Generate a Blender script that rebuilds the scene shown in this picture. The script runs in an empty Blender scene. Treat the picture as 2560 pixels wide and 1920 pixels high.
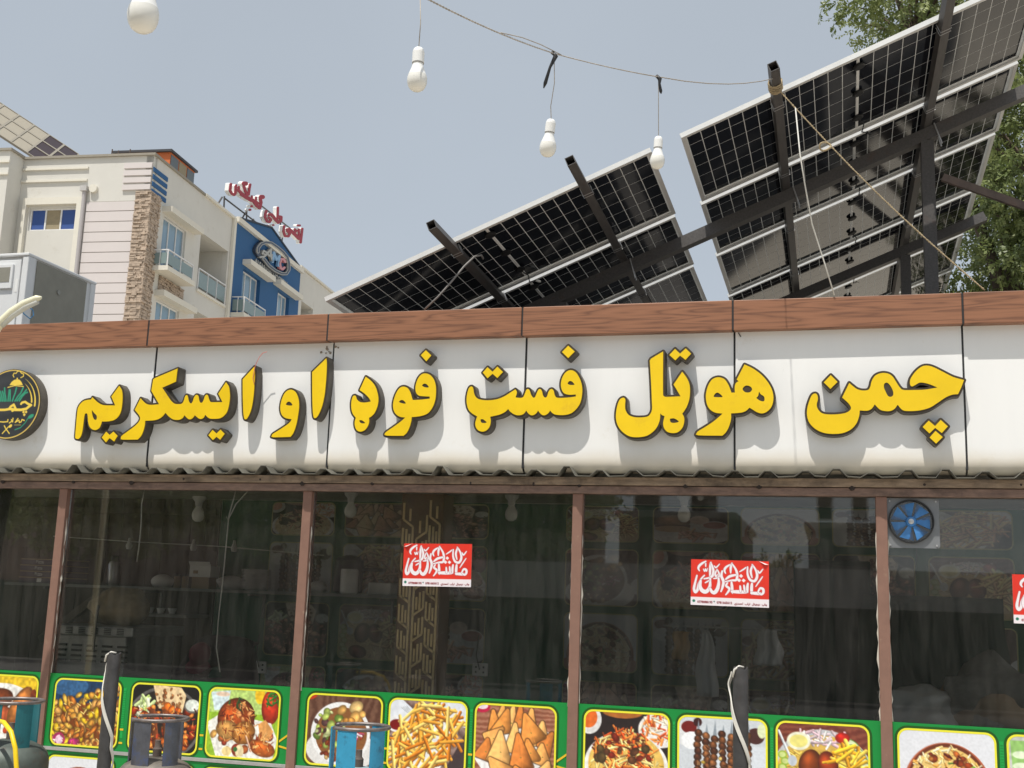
import bpy, bmesh, math, random
import numpy as np
from mathutils import Vector, Matrix
from mathutils.geometry import tessellate_polygon
rad = math.radians
scene = bpy.context.scene
C = scene.collection
rng = random.Random(7)
# ------------------------------------------------------------------ camera
YAW, PITCH, ROLL, FPX = rad(-15.45), rad(10.46), rad(1.976), 2903.0
EYE = Vector((0, 0, 1.6))
_f = Vector((math.sin(YAW)*math.cos(PITCH), math.cos(YAW)*math.cos(PITCH), math.sin(PITCH)))
_r0 = Vector((math.cos(YAW), -math.sin(YAW), 0)); _u0 = _r0.cross(_f)
_r = _r0*math.cos(ROLL) + _u0*math.sin(ROLL); _u = -_r0*math.sin(ROLL) + _u0*math.cos(ROLL)
cd = bpy.data.cameras.new('camera'); cam = bpy.data.objects.new('camera', cd); C.objects.link(cam)
cam.matrix_world = Matrix(((_r.x, _u.x, -_f.x, EYE.x), (_r.y, _u.y, -_f.y, EYE.y), (_r.z, _u.z, -_f.z, EYE.z), (0, 0, 0, 1)))
cd.sensor_fit = 'HORIZONTAL'; cd.sensor_width = 36; cd.lens = FPX/2560*36; cd.clip_end = 2000; cd.clip_start = 0.05
scene.camera = cam
# ------------------------------------------------------------------ sky and sun
SUN_TO = Vector((-0.27, -1.0, 2.5)).normalized()      # towards the sun
w = bpy.data.worlds.new('World'); scene.world = w; w.use_nodes = True
nt = w.node_tree; bg = nt.nodes['Background']
sky = nt.nodes.new('ShaderNodeTexSky'); sky.sky_type = 'NISHITA'; sky.sun_disc = False
sky.sun_elevation = math.asin(SUN_TO.z); sky.sun_rotation = math.atan2(SUN_TO.x, SUN_TO.y)
sky.dust_density = 4.0; sky.air_density = 1.0; sky.ozone_density = 1.0; sky.altitude = 900
hs = nt.nodes.new('ShaderNodeHueSaturation'); hs.inputs['Saturation'].default_value = 0.62
mixw = nt.nodes.new('ShaderNodeMix'); mixw.data_type = 'RGBA'; mixw.inputs['Factor'].default_value = 0.66
mixw.inputs['B'].default_value = (4.35, 4.82, 5.25, 1)   # even dust haze over the town
nt.links.new(sky.outputs[0], hs.inputs['Color']); nt.links.new(hs.outputs[0], mixw.inputs['A'])
ntc = nt.nodes.new('ShaderNodeTexCoord'); nno = nt.nodes.new('ShaderNodeTexNoise'); nno.inputs['Scale'].default_value = 2.2; nno.inputs['Detail'].default_value = 5; nt.links.new(ntc.outputs['Generated'], nno.inputs['Vector'])
nmr = nt.nodes.new('ShaderNodeMapRange'); nmr.inputs[1].default_value = 0.3; nmr.inputs[2].default_value = 0.7; nmr.inputs[3].default_value = 0.965; nmr.inputs[4].default_value = 1.035; nt.links.new(nno.outputs['Fac'], nmr.inputs[0])
nvs = nt.nodes.new('ShaderNodeVectorMath'); nvs.operation = 'SCALE'; nt.links.new(mixw.outputs['Result'], nvs.inputs[0]); nt.links.new(nmr.outputs[0], nvs.inputs['Scale'])   # uneven thin haze
nt.links.new(nvs.outputs[0], bg.inputs[0]); bg.inputs[1].default_value = 0.128
sd = bpy.data.lights.new('sun', 'SUN'); sun = bpy.data.objects.new('sun', sd); C.objects.link(sun)
sd.energy = 4.5; sd.angle = rad(0.53); sd.color = (1.0, 0.955, 0.88)
sun.rotation_euler = (-SUN_TO).to_track_quat('-Z', 'Y').to_euler(); sun.location = (-10, -30, 60)
vs = scene.view_settings; vs.view_transform = 'Standard'; vs.look = 'None'; vs.exposure = 0; vs.gamma = 1; vs.use_curve_mapping = False
scene.render.engine = 'CYCLES'
# ------------------------------------------------------------------ placing helpers
def ray(px, py):
    return _r*((px-1280)/FPX) + _u*(-(py-960)/FPX) + _f
def at(px, py, Y):
    d = ray(px, py); return EYE + d*(Y/d.y)
def hit(px, py, P0, N):
    d = ray(px, py); t = (P0-EYE).dot(N)/d.dot(N); return EYE + d*t
def lin(c):
    c = c/255.0
    return c/12.92 if c <= 0.04045 else ((c+0.055)/1.055)**2.4
def S(r, g, b): return (lin(r), lin(g), lin(b), 1)
# ------------------------------------------------------------------ object helpers
def tag(o, label=None, cat=None, group=None, kind=None):
    if label: o['label'] = label
    if cat: o['category'] = cat
    if group: o['group'] = group
    if kind: o['kind'] = kind
    return o
def empty(name, loc=(0, 0, 0), rz=0, **k):
    o = bpy.data.objects.new(name, None); C.objects.link(o); o.location = loc; o.rotation_euler.z = rz
    o.empty_display_size = 0.1
    return tag(o, **k)
def thing(name, label, cat, loc=(0, 0, 0), group=None, rz=0):
    return empty(name, loc, rz, label=label, cat=cat, group=group)
class MB:
    def __init__(s): s.v = []; s.f = []
    def add(s, vs, fs):
        b = len(s.v); s.v += [tuple(v) for v in vs]; s.f += [tuple(i+b for i in f) for f in fs]; return s
    def box(s, x0, x1, y0, y1, z0, z1):
        return s.add([(x0, y0, z0), (x1, y0, z0), (x1, y1, z0), (x0, y1, z0), (x0, y0, z1), (x1, y0, z1), (x1, y1, z1), (x0, y1, z1)],
                     [(0, 3, 2, 1), (4, 5, 6, 7), (0, 1, 5, 4), (1, 2, 6, 5), (2, 3, 7, 6), (3, 0, 4, 7)])
    def obox(s, o, a, b, c):   # corner o and three edge vectors
        o, a, b, c = map(Vector, (o, a, b, c))
        fl = [(0, 3, 2, 1), (4, 5, 6, 7), (0, 1, 5, 4), (1, 2, 6, 5), (2, 3, 7, 6), (3, 0, 4, 7)]
        if a.cross(b).dot(c) < 0: fl = [t[::-1] for t in fl]
        return s.add([o, o+a, o+a+b, o+b, o+c, o+a+c, o+a+b+c, o+b+c], fl)
    def bar(s, p, q, w, h, up=(0, 0, 1)):
        p, q = Vector(p), Vector(q); d = (q-p).normalized(); u = Vector(up)
        sd = d.cross(u); sd = sd.normalized() if sd.length > 1e-5 else Vector((1, 0, 0)); uu = sd.cross(d)
        return s.obox(p-sd*w/2-uu*h/2, sd*w, uu*h, q-p)
    def tube(s, pts, r, n=8, cap=True):
        pts = [Vector(p) for p in pts]; m = len(pts); rs = r if isinstance(r, (list, tuple)) else [r]*m
        vs = []; prev = None
        for i, p in enumerate(pts):
            d = (pts[min(i+1, m-1)]-pts[max(i-1, 0)]).normalized()
            if prev is None:
                a = d.orthogonal().normalized()
            else:
                a = (prev-d*prev.dot(d)); a = a.normalized() if a.length > 1e-6 else d.orthogonal().normalized()
            prev = a; b = d.cross(a)
            vs += [p+(a*math.cos(t*2*math.pi/n)+b*math.sin(t*2*math.pi/n))*rs[i] for t in range(n)]
        fs = [(i*n+j, i*n+(j+1) % n, (i+1)*n+(j+1) % n, (i+1)*n+j) for i in range(m-1) for j in range(n)]
        if cap: fs += [tuple(range(n))[::-1], tuple((m-1)*n+j for j in range(n))]
        return s.add(vs, fs)
    def lathe(s, prof, n=24, c=(0, 0, 0), axis='z'):
        vs = []
        for (r, h) in prof:
            for j in range(n):
                t = 2*math.pi*j/n; x, y = r*math.cos(t), r*math.sin(t)
                vs.append((c[0]+x, c[1]+y, c[2]+h) if axis == 'z' else (c[0]+x, c[1]+h, c[2]-y))
        m = len(prof)
        fs = [(i*n+j, i*n+(j+1) % n, (i+1)*n+(j+1) % n, (i+1)*n+j) for i in range(m-1) for j in range(n)]
        fs += [tuple(range(n))[::-1], tuple((m-1)*n+j for j in range(n))]
        return s.add(vs, fs)
    def prism(s, poly, fn0, fn1):   # 2-D polygon (may be concave) between two maps
        n = len(poly); vs = [fn0(*p) for p in poly]+[fn1(*p) for p in poly]
        tri = tessellate_polygon([[Vector((p[0], p[1], 0)) for p in poly]])
        fs = [tuple(t) for t in tri]+[tuple(i+n for i in t)[::-1] for t in tri]
        fs += [(i, (i+1) % n, (i+1) % n+n, i+n) for i in range(n)]
        return s.add(vs, fs)
    def build(s, name, m, parent=None, smooth=False, bevel=0, fix=True, **k):
        me = bpy.data.meshes.new(name); me.from_pydata(s.v, [], s.f)
        if fix or bevel:
            bm = bmesh.new(); bm.from_mesh(me)
            if bevel: bmesh.ops.bevel(bm, geom=[e for e in bm.edges], offset=bevel, segments=2, affect='EDGES', profile=0.5)
            bmesh.ops.recalc_face_normals(bm, faces=bm.faces); bm.to_mesh(me); bm.free()
        return mk(name, me, m, parent, smooth, **k)
def mk(name, me, m, parent=None, smooth=False, **k):
    if m is not None: me.materials.append(m)
    if smooth:
        me.polygons.foreach_set('use_smooth', [True]*len(me.polygons))
        if smooth != 'all':
            try: me.set_sharp_from_angle(angle=rad(40))
            except Exception: pass
    o = bpy.data.objects.new(name, me); C.objects.link(o)
    if parent is not None:
        o.parent = parent; o.matrix_parent_inverse = pinv(parent)
    return tag(o, **k)
def pinv(p):
    m = Matrix.LocRotScale(p.location, p.rotation_euler, p.scale)
    if p.parent: m = Matrix.LocRotScale(p.parent.location, p.parent.rotation_euler, p.parent.scale) @ p.matrix_parent_inverse @ m if False else m
    return m.inverted()
def inst(src, parent, loc=None, rot=None, name=None):   # copy of a one-mesh part
    o = src.copy(); C.objects.link(o); o.parent = parent; o.matrix_parent_inverse = Matrix()
    if loc is not None: o.location = loc
    if rot is not None: o.rotation_euler = rot
    return o
def copy_tree(o, parent=None):
    c = o.copy(); C.objects.link(c); c.parent = parent
    for ch in list(o.children): copy_tree(ch, c)
    return c
# ------------------------------------------------------------------ materials
def mat(name, col, rough=0.6, metal=0.0, var=0.12, scale=6.0, bump=0.0, bscale=None, dirt=None, dirt_amt=0.0, dirt_scale=3.0, coat=0.0, streak=None, spec=0.5):
    m = bpy.data.materials.new(name); m.use_nodes = True; t = m.node_tree; N = t.nodes; L = t.links
    b = N['Principled BSDF']; b.inputs['Roughness'].default_value = rough; b.inputs['Metallic'].default_value = metal
    b.inputs['Coat Weight'].default_value = coat; b.inputs['Specular IOR Level'].default_value = spec
    tc = N.new('ShaderNodeTexCoord'); src = tc.outputs['Object']
    if streak:
        mp = N.new('ShaderNodeMapping'); mp.inputs['Scale'].default_value = streak; L.new(src, mp.inputs[0]); srcn = mp.outputs[0]
    else: srcn = src
    n = N.new('ShaderNodeTexNoise'); n.inputs['Scale'].default_value = scale; n.inputs['Detail'].default_value = 6; n.inputs['Roughness'].default_value = 0.65
    L.new(srcn, n.inputs['Vector'])
    mr = N.new('ShaderNodeMapRange'); mr.inputs[1].default_value = 0.3; mr.inputs[2].default_value = 0.7
    mr.inputs[3].default_value = 1-var; mr.inputs[4].default_value = 1+var*0.6; L.new(n.outputs['Fac'], mr.inputs[0])
    mul = N.new('ShaderNodeVectorMath'); mul.operation = 'SCALE'; mul.inputs[0].default_value = col[:3]; L.new(mr.outputs[0], mul.inputs['Scale'])
    out = mul.outputs[0]
    if dirt is not None:
        n2 = N.new('ShaderNodeTexNoise'); n2.inputs['Scale'].default_value = dirt_scale; n2.inputs['Detail'].default_value = 8; n2.inputs['Roughness'].default_value = 0.7
        L.new(src, n2.inputs['Vector'])
        r2 = N.new('ShaderNodeMapRange'); r2.inputs[1].default_value = 0.62-dirt_amt*0.25; r2.inputs[2].default_value = 0.72; r2.inputs[3].default_value = 0; r2.inputs[4].default_value = min(1, 0.4+dirt_amt)
        L.new(n2.outputs['Fac'], r2.inputs[0])
        mx = N.new('ShaderNodeMix'); mx.data_type = 'RGBA'; L.new(r2.outputs[0], mx.inputs['Factor']); L.new(out, mx.inputs['A']); mx.inputs['B'].default_value = dirt
        out = mx.outputs['Result']
    L.new(out, b.inputs['Base Color'])
    rr = N.new('ShaderNodeMapRange'); rr.inputs[3].default_value = max(0.02, rough-0.08); rr.inputs[4].default_value = min(1, rough+0.1); L.new(n.outputs['Fac'], rr.inputs[0]); L.new(rr.outputs[0], b.inputs['Roughness'])
    if bump:
        bp = N.new('ShaderNodeBump'); bp.inputs['Strength'].default_value = bump; bp.inputs['Distance'].default_value = 0.01
        if bscale:
            n3 = N.new('ShaderNodeTexNoise'); n3.inputs['Scale'].default_value = bscale; n3.inputs['Detail'].default_value = 5; L.new(srcn, n3.inputs['Vector']); L.new(n3.outputs['Fac'], bp.inputs['Height'])
        else: L.new(n.outputs['Fac'], bp.inputs['Height'])
        L.new(bp.outputs[0], b.inputs['Normal'])
    return m
def wood_mat():
    m = bpy.data.materials.new('wood_print'); m.use_nodes = True; t = m.node_tree; N = t.nodes; L = t.links; b = N['Principled BSDF']
    tc = N.new('ShaderNodeTexCoord'); mp = N.new('ShaderNodeMapping'); mp.inputs['Scale'].default_value = (0.55, 1, 10); L.new(tc.outputs['Object'], mp.inputs[0])
    n = N.new('ShaderNodeTexNoise'); n.inputs['Scale'].default_value = 1.7; n.inputs['Detail'].default_value = 3; n.inputs['Roughness'].default_value = 0.4; L.new(mp.outputs[0], n.inputs['Vector'])
    mu = N.new('ShaderNodeMath'); mu.operation = 'MULTIPLY'; mu.inputs[1].default_value = 11.0; L.new(n.outputs['Fac'], mu.inputs[0])
    fr = N.new('ShaderNodeMath'); fr.operation = 'PINGPONG'; fr.inputs[1].default_value = 0.62; L.new(mu.outputs[0], fr.inputs[0])
    mp2 = N.new('ShaderNodeMapping'); mp2.inputs['Scale'].default_value = (2.2, 1, 120); L.new(tc.outputs['Object'], mp2.inputs[0])
    n2 = N.new('ShaderNodeTexNoise'); n2.inputs['Scale'].default_value = 2; n2.inputs['Detail'].default_value = 4; L.new(mp2.outputs[0], n2.inputs['Vector'])
    ad = N.new('ShaderNodeMath'); ad.operation = 'MULTIPLY_ADD'; ad.inputs[1].default_value = 0.45; L.new(n2.outputs['Fac'], ad.inputs[0]); L.new(fr.outputs[0], ad.inputs[2])
    cr = N.new('ShaderNodeValToRGB'); e = cr.color_ramp.elements
    e[0].position = 0.12; e[0].color = S(100, 65, 48); e[1].position = 1.2 if False else 1.0; e[1].color = S(154, 106, 78)
    k = cr.color_ramp.elements.new(0.45); k.color = S(138, 94, 68)
    L.new(ad.outputs[0], cr.inputs[0]); L.new(cr.outputs[0], b.inputs['Base Color']); b.inputs['Roughness'].default_value = 0.5
    return m
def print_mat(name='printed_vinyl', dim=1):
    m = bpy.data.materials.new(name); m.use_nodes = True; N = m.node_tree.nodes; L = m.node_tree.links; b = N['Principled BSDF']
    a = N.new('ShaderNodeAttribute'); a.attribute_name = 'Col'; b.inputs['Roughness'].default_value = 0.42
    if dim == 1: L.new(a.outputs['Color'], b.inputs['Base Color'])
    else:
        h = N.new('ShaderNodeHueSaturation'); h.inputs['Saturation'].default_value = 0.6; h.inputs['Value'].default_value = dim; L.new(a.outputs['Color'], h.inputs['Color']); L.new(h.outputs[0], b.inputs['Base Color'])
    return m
def glass_mat(name, dust=0.05, tint=(0.90, 0.93, 0.93, 1), ior=1.5):
    m = bpy.data.materials.new(name); m.use_nodes = True; t = m.node_tree; N = t.nodes; L = t.links
    N.remove(N['Principled BSDF']); out = N['Material Output']
    tr = N.new('ShaderNodeBsdfTransparent'); tr.inputs[0].default_value = tint
    gl = N.new('ShaderNodeBsdfGlossy'); gl.inputs['Roughness'].default_value = 0.012; gl.inputs[0].default_value = (1, 1, 1, 1)
    fr = N.new('ShaderNodeFresnel'); fr.inputs['IOR'].default_value = ior
    geo = N.new('ShaderNodeNewGeometry'); L.new(geo.outputs['Normal'], fr.inputs['Normal']) if False else None
    mx = N.new('ShaderNodeMixShader'); L.new(fr.outputs[0], mx.inputs[0]); L.new(tr.outputs[0], mx.inputs[1]); L.new(gl.outputs[0], mx.inputs[2])
    df = N.new('ShaderNodeBsdfDiffuse'); df.inputs[0].default_value = (0.45, 0.43, 0.39, 1)
    tc = N.new('ShaderNodeTexCoord'); mp = N.new('ShaderNodeMapping'); mp.inputs['Scale'].default_value = (9, 1, 1.2); L.new(tc.outputs['Object'], mp.inputs[0])
    n = N.new('ShaderNodeTexNoise'); n.inputs['Scale'].default_value = 2.2; n.inputs['Detail'].default_value = 7; n.inputs['Roughness'].default_value = 0.7; L.new(mp.outputs[0], n.inputs['Vector'])
    mr = N.new('ShaderNodeMapRange'); mr.inputs[1].default_value = 0.35; mr.inputs[2].default_value = 0.8; mr.inputs[3].default_value = dust*0.35; mr.inputs[4].default_value = dust*2.2; L.new(n.outputs['Fac'], mr.inputs[0])
    m2 = N.new('ShaderNodeMixShader'); L.new(mr.outputs[0], m2.inputs[0]); L.new(mx.outputs[0], m2.inputs[1]); L.new(df.outputs[0], m2.inputs[2])
    L.new(m2.outputs[0], out.inputs[0]); return m
def leaf_mat(name, c1, c2):
    m = bpy.data.materials.new(name); m.use_nodes = True; t = m.node_tree; N = t.nodes; L = t.links; b = N['Principled BSDF']
    tc = N.new('ShaderNodeTexCoord'); n = N.new('ShaderNodeTexNoise'); n.inputs['Scale'].default_value = 3.5; n.inputs['Detail'].default_value = 6; L.new(tc.outputs['Object'], n.inputs['Vector'])
    cr = N.new('ShaderNodeValToRGB'); e = cr.color_ramp.elements; e[0].position = 0.32; e[0].color = c1; e[1].position = 0.68; e[1].color = c2
    L.new(n.outputs['Fac'], cr.inputs[0]); L.new(cr.outputs[0], b.inputs['Base Color']); b.inputs['Roughness'].default_value = 0.45
    tl = N.new('ShaderNodeBsdfTranslucent'); L.new(cr.outputs[0], tl.inputs[0]); mx = N.new('ShaderNodeMixShader'); mx.inputs[0].default_value = 0.35
    L.new(b.outputs[0], mx.inputs[1]); L.new(tl.outputs[0], mx.inputs[2]); L.new(mx.outputs[0], N['Material Output'].inputs[0]); return m
M = dict(
    ground=mat('dusty_concrete', (0.48, 0.43, 0.355, 1), 0.9, var=0.2, scale=0.8, bump=0.3),
    white=mat('white_composite_panel', (0.87, 0.87, 0.855, 1), 0.30, var=0.016, scale=2.0, streak=(5, 1, .8), spec=0.5, dirt=(0.70, 0.66, 0.58, 1), dirt_amt=0.02, dirt_scale=4, bump=0.05, bscale=1.1),
    wood=wood_mat(), prnt=print_mat(), prnt_dim=print_mat('dimmed_print', 0.62),  # kitchen poster print is darkened and greyed to paint in the dim indoor light
    green_dim=mat('dimmed_green_vinyl', (0.014, 0.10, 0.045, 1), 0.5, var=0.2, scale=3), lime_dim=mat('dimmed_print_border', (0.36, 0.35, 0.16, 1), 0.5, var=0.15),  # poster green and border, with the same indoor dimness put into the colour
    joint=mat('black_sealant', (0.02, 0.02, 0.022, 1), 0.6),
    yellow=mat('yellow_acrylic', S(238, 200, 12), 0.38, var=0.1, scale=2.2, dirt=S(214, 170, 40), dirt_amt=0.12, dirt_scale=6),
    rim=mat('dark_brown_letter_edge', (0.045, 0.032, 0.018, 1), 0.5, var=0.3, scale=20),
    lside=mat('letter_side_bronze', (0.10, 0.088, 0.07, 1), 0.5, metal=0.25, var=0.35, scale=30),
    brown=mat('brown_painted_steel', S(134, 101, 87), 0.6, var=0.12, scale=14, dirt=S(170, 150, 125), dirt_amt=0.05, dirt_scale=25),
    header=mat('weathered_brown_steel', S(132, 108, 96), 0.75, var=0.4, scale=10, streak=(1, 1, 4), dirt=(0.05, 0.035, 0.028, 1), dirt_amt=0.3, dirt_scale=5, bump=0.5),
    beam=mat('scaled_tan_steel', S(150, 130, 110), 0.8, var=0.45, scale=7, streak=(1, 1, 5), dirt=(0.035, 0.025, 0.02, 1), dirt_amt=0.5, dirt_scale=4, bump=0.6),
    weld=mat('scorched_weld', (0.03, 0.02, 0.017, 1), 0.8, var=0.4, scale=40),
    corr=mat('corrugated_sheet_grey', (0.17, 0.165, 0.14, 1), 0.6, metal=0.2, var=0.25, scale=9),
    foam=mat('foam_sealant', (0.62, 0.58, 0.5, 1), 0.9),
    glass=glass_mat('dusty_window_glass', 0.028, (0.94, 0.94, 0.93, 1), 1.6),
    green=mat('green_vinyl', S(10, 138, 58), 0.45, var=0.08, scale=4),
    greenlt=mat('light_green_vinyl', S(18, 165, 72), 0.45, var=0.08, scale=4),
    greendk=mat('dark_green_vinyl', S(22, 82, 14), 0.5, var=0.1, scale=6),
    lime=mat('yellow_print_border', S(238, 232, 60), 0.45, var=0.04),
    amber=mat('amber_print_line', S(232, 190, 40), 0.45, var=0.04),
    alu=mat('aluminium', (0.62, 0.62, 0.62, 1), 0.35, metal=0.8, var=0.1, scale=20),
    alu_white=mat('anodised_frame', (0.82, 0.82, 0.80, 1), 0.45, metal=0.0, var=0.06, scale=10),
    frame_shadow=mat('frame_inside_grey', (0.30, 0.29, 0.26, 1), 0.55, var=0.15, scale=10),
    tube=mat('dark_steel_tube', (0.105, 0.098, 0.094, 1), 0.5, metal=0.25, var=0.3, scale=12, streak=(6, 0.6, 6), dirt=(0.13, 0.065, 0.04, 1), dirt_amt=0.12, dirt_scale=4),
    rust=mat('rusty_steel', (0.13, 0.10, 0.085, 1), 0.75, var=0.4, scale=12, dirt=(0.15, 0.08, 0.05, 1), dirt_amt=0.2, dirt_scale=6),
    black=mat('black_plastic', (0.012, 0.012, 0.013, 1), 0.5, var=0.2),
    bulb=mat('white_bulb_plastic', (0.83, 0.83, 0.81, 1), 0.4, var=0.03, spec=0.5),
    diff=mat('milky_bulb_dome', (0.80, 0.79, 0.74, 1), 0.22, var=0.03),
    grey=mat('grey_band', (0.35, 0.34, 0.32, 1), 0.5),
    wire=mat('grey_twisted_wire', (0.42, 0.38, 0.33, 1), 0.7, var=0.35, scale=60),
    wirew=mat('white_cable', (0.68, 0.66, 0.6, 1), 0.5, var=0.1, scale=20),
    rope=mat('jute_rope', S(178, 160, 128), 0.9, var=0.3, scale=80, bump=0.6),
    iron=mat('black_iron_pipe', (0.062, 0.060, 0.060, 1), 0.55, metal=0.3, var=0.35, scale=18, dirt=(0.10, 0.05, 0.035, 1), dirt_amt=0.08, dirt_scale=7, bump=0.2),
)

def beige_fade(m, z0, z1, col, amt):
    """beige tint that deepens towards the bottom, uneven along the panels"""
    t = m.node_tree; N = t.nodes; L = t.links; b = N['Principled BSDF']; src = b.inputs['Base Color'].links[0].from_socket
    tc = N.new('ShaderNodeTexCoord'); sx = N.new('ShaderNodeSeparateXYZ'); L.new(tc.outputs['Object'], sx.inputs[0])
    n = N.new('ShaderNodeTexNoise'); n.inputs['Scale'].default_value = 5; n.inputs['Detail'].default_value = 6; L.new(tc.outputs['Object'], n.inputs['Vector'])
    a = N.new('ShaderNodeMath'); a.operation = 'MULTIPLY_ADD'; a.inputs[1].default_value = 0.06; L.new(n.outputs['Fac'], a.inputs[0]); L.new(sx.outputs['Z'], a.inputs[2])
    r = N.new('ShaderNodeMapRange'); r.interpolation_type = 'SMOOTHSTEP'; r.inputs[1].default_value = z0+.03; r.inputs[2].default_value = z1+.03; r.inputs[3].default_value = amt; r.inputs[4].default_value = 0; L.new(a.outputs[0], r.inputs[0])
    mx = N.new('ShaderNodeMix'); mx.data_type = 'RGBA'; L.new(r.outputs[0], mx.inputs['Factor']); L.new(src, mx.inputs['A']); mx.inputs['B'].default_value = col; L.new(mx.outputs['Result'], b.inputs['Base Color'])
beige_fade(M['white'], 2.40, 2.54, (0.70, 0.61, 0.46, 1), 0.75)  # white panels turn beige towards their lower edge
# ------------------------------------------------------------------ outlines, offsets and prints
def smooth_poly(pts, step=5.0):
    """closed outline; points with a third value are corners; the rest is a Catmull-Rom curve"""
    P = [np.array(p[:2], float) for p in pts]; cor = [len(p) > 2 for p in pts]; n = len(P); out = []
    for i in range(n):
        p1, p2 = P[i], P[(i+1) % n]
        p0 = P[i-1] if not cor[i] else p1-(p2-p1)*0.5
        p3 = P[(i+2) % n] if not cor[(i+1) % n] else p2+(p2-p1)*0.5
        k = max(1, int(np.linalg.norm(p2-p1)/step))
        if cor[i] and cor[(i+1) % n]: k = 1
        for j in range(k):
            t = j/k
            out.append(0.5*((2*p1)+(-p0+p2)*t+(2*p0-5*p1+4*p2-p3)*t*t+(-p0+3*p1-3*p2+p3)*t**3))
    return [tuple(o) for o in out]
def seg_dist(X, Y, a, b):
    ax, ay = a; bx, by = b; dx, dy = bx-ax, by-ay; L = dx*dx+dy*dy+1e-12
    t = np.clip(((X-ax)*dx+(Y-ay)*dy)/L, 0, 1); return np.hypot(X-ax-t*dx, Y-ay-t*dy), t
def poly_sdf(X, Y, poly):
    d = np.full(X.shape, 1e9); ins = np.zeros(X.shape, bool); n = len(poly)
    for i in range(n):
        a, b = poly[i], poly[(i+1) % n]
        d = np.minimum(d, seg_dist(X, Y, a, b)[0])
        if a[1] != b[1]:
            c = ((a[1] > Y) != (b[1] > Y)) & (X < (b[0]-a[0])*(Y-a[1])/(b[1]-a[1])+a[0]); ins ^= c
    return np.where(ins, -d, d)
def contours(F, x0, y0, h):
    """marching squares: closed loops where F = 0 (inside F < 0)"""
    ny, nx = F.shape; ins = F < 0
    code = ins[:-1, :-1]*1+ins[:-1, 1:]*2+ins[1:, 1:]*4+ins[1:, :-1]*8
    segs = {}
    def ex(k, i, j):   # key and point on a cell edge
        if k == 0: a, b = (i, j), (i, j+1)
        elif k == 1: a, b = (i, j+1), (i+1, j+1)
        elif k == 2: a, b = (i+1, j), (i+1, j+1)
        else: a, b = (i, j), (i+1, j)
        return (a, b)
    tab = {1: [(3, 0)], 2: [(0, 1)], 3: [(3, 1)], 4: [(1, 2)], 5: [(3, 2), (1, 0)], 6: [(0, 2)], 7: [(3, 2)], 8: [(2, 3)], 9: [(2, 0)], 10: [(0, 3), (2, 1)], 11: [(2, 1)], 12: [(1, 3)], 13: [(1, 0)], 14: [(0, 3)]}
    for i, j in zip(*np.nonzero((code > 0) & (code < 15))):
        for a, b in tab[int(code[i, j])]: segs[ex(a, i, j)] = ex(b, i, j)
    def pt(e):
        (i, j), (k, l) = e; fa, fb = F[i, j], F[k, l]; t = fa/(fa-fb+1e-15)
        return (x0+(j+(l-j)*t)*h, y0+(i+(k-i)*t)*h)
    loops = []
    while segs:
        s, nx_ = segs.popitem(); lp = [pt(s)]; cur = nx_
        while cur != s and cur in segs:
            lp.append(pt(cur)); cur = segs.pop(cur)
        if len(lp) > 5: loops.append(lp)
    return loops
def area(p): return 0.5*sum(p[i-1][0]*p[i][1]-p[i][0]*p[i-1][1] for i in range(len(p)))
def thin(p, eps):
    """drop points that hardly bend the outline"""
    out = list(p); i = 0; ch = True
    while ch and len(out) > 8:
        ch = False; res = []; k = 0; n = len(out)
        while k < n:
            a, b, c = out[k-1], out[k], out[(k+1) % n]
            d = abs((c[0]-a[0])*(b[1]-a[1])-(c[1]-a[1])*(b[0]-a[0]))/(math.hypot(c[0]-a[0], c[1]-a[1])+1e-9)
            if d < eps and k % 2: ch = True
            else: res.append(b)
            k += 1
        if len(res) == n: break
        out = res
    return out
def plate(outer, holes, fn, y0, y1, sides=True):
    """solid plate from 2-D loops; fn(x, y, depth) gives the point"""
    loops = [outer]+holes; mb = MB(); flat = [p for l in loops for p in l]; n = len(flat)
    tri = tessellate_polygon([[Vector((x, y, 0)) for x, y in l] for l in loops])
    vs = [fn(x, y, y0) for x, y in flat]+[fn(x, y, y1) for x, y in flat]
    fs = [tuple(t) for t in tri]+[tuple(i+n for i in t)[::-1] for t in tri]; b = 0
    for l in loops:
        m = len(l); fs += [(b+i, b+(i+1) % m, b+(i+1) % m+n, b+i+n) for i in range(m)]; b += m
    return mb.add(vs, fs)
def group_loops(loops):
    loops = sorted(loops, key=lambda l: -abs(area(l))); outs = []
    for l in loops:
        p = l[0]; host = None
        for o in outs:
            if poly_sdf(np.array([[p[0]]]), np.array([[p[1]]]), o[0])[0, 0] < 0: host = o; break
        if host: host[1].append(l)
        else: outs.append((l, []))
    return outs
def offset_loops(polys, r, h):
    allp = np.array([p for q in polys for p in q]); x0, y0 = allp.min(0)-r-3*h; x1, y1 = allp.max(0)+r+3*h
    X, Y = np.meshgrid(np.arange(x0, x1, h), np.arange(y0, y1, h)); F = np.full(X.shape, 1e9)
    for q in polys: F = np.minimum(F, poly_sdf(X, Y, q))
    return contours(F-r, x0, y0, h)
def stroke_loops(strokes, h):
    """strokes: list of (points, width or (w0, w1))"""
    allp = np.array([p for s, _ in strokes for p in s]); mw = 80
    x0, y0 = allp.min(0)-mw; x1, y1 = allp.max(0)+mw
    X, Y = np.meshgrid(np.arange(x0, x1, h), np.arange(y0, y1, h)); F = np.full(X.shape, 1e9)
    for s, wd in strokes:
        for a, b in zip(s[:-1], s[1:]): F = np.minimum(F, seg_dist(X, Y, a, b)[0]-wd/2)
    return contours(F, x0, y0, h)
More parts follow.
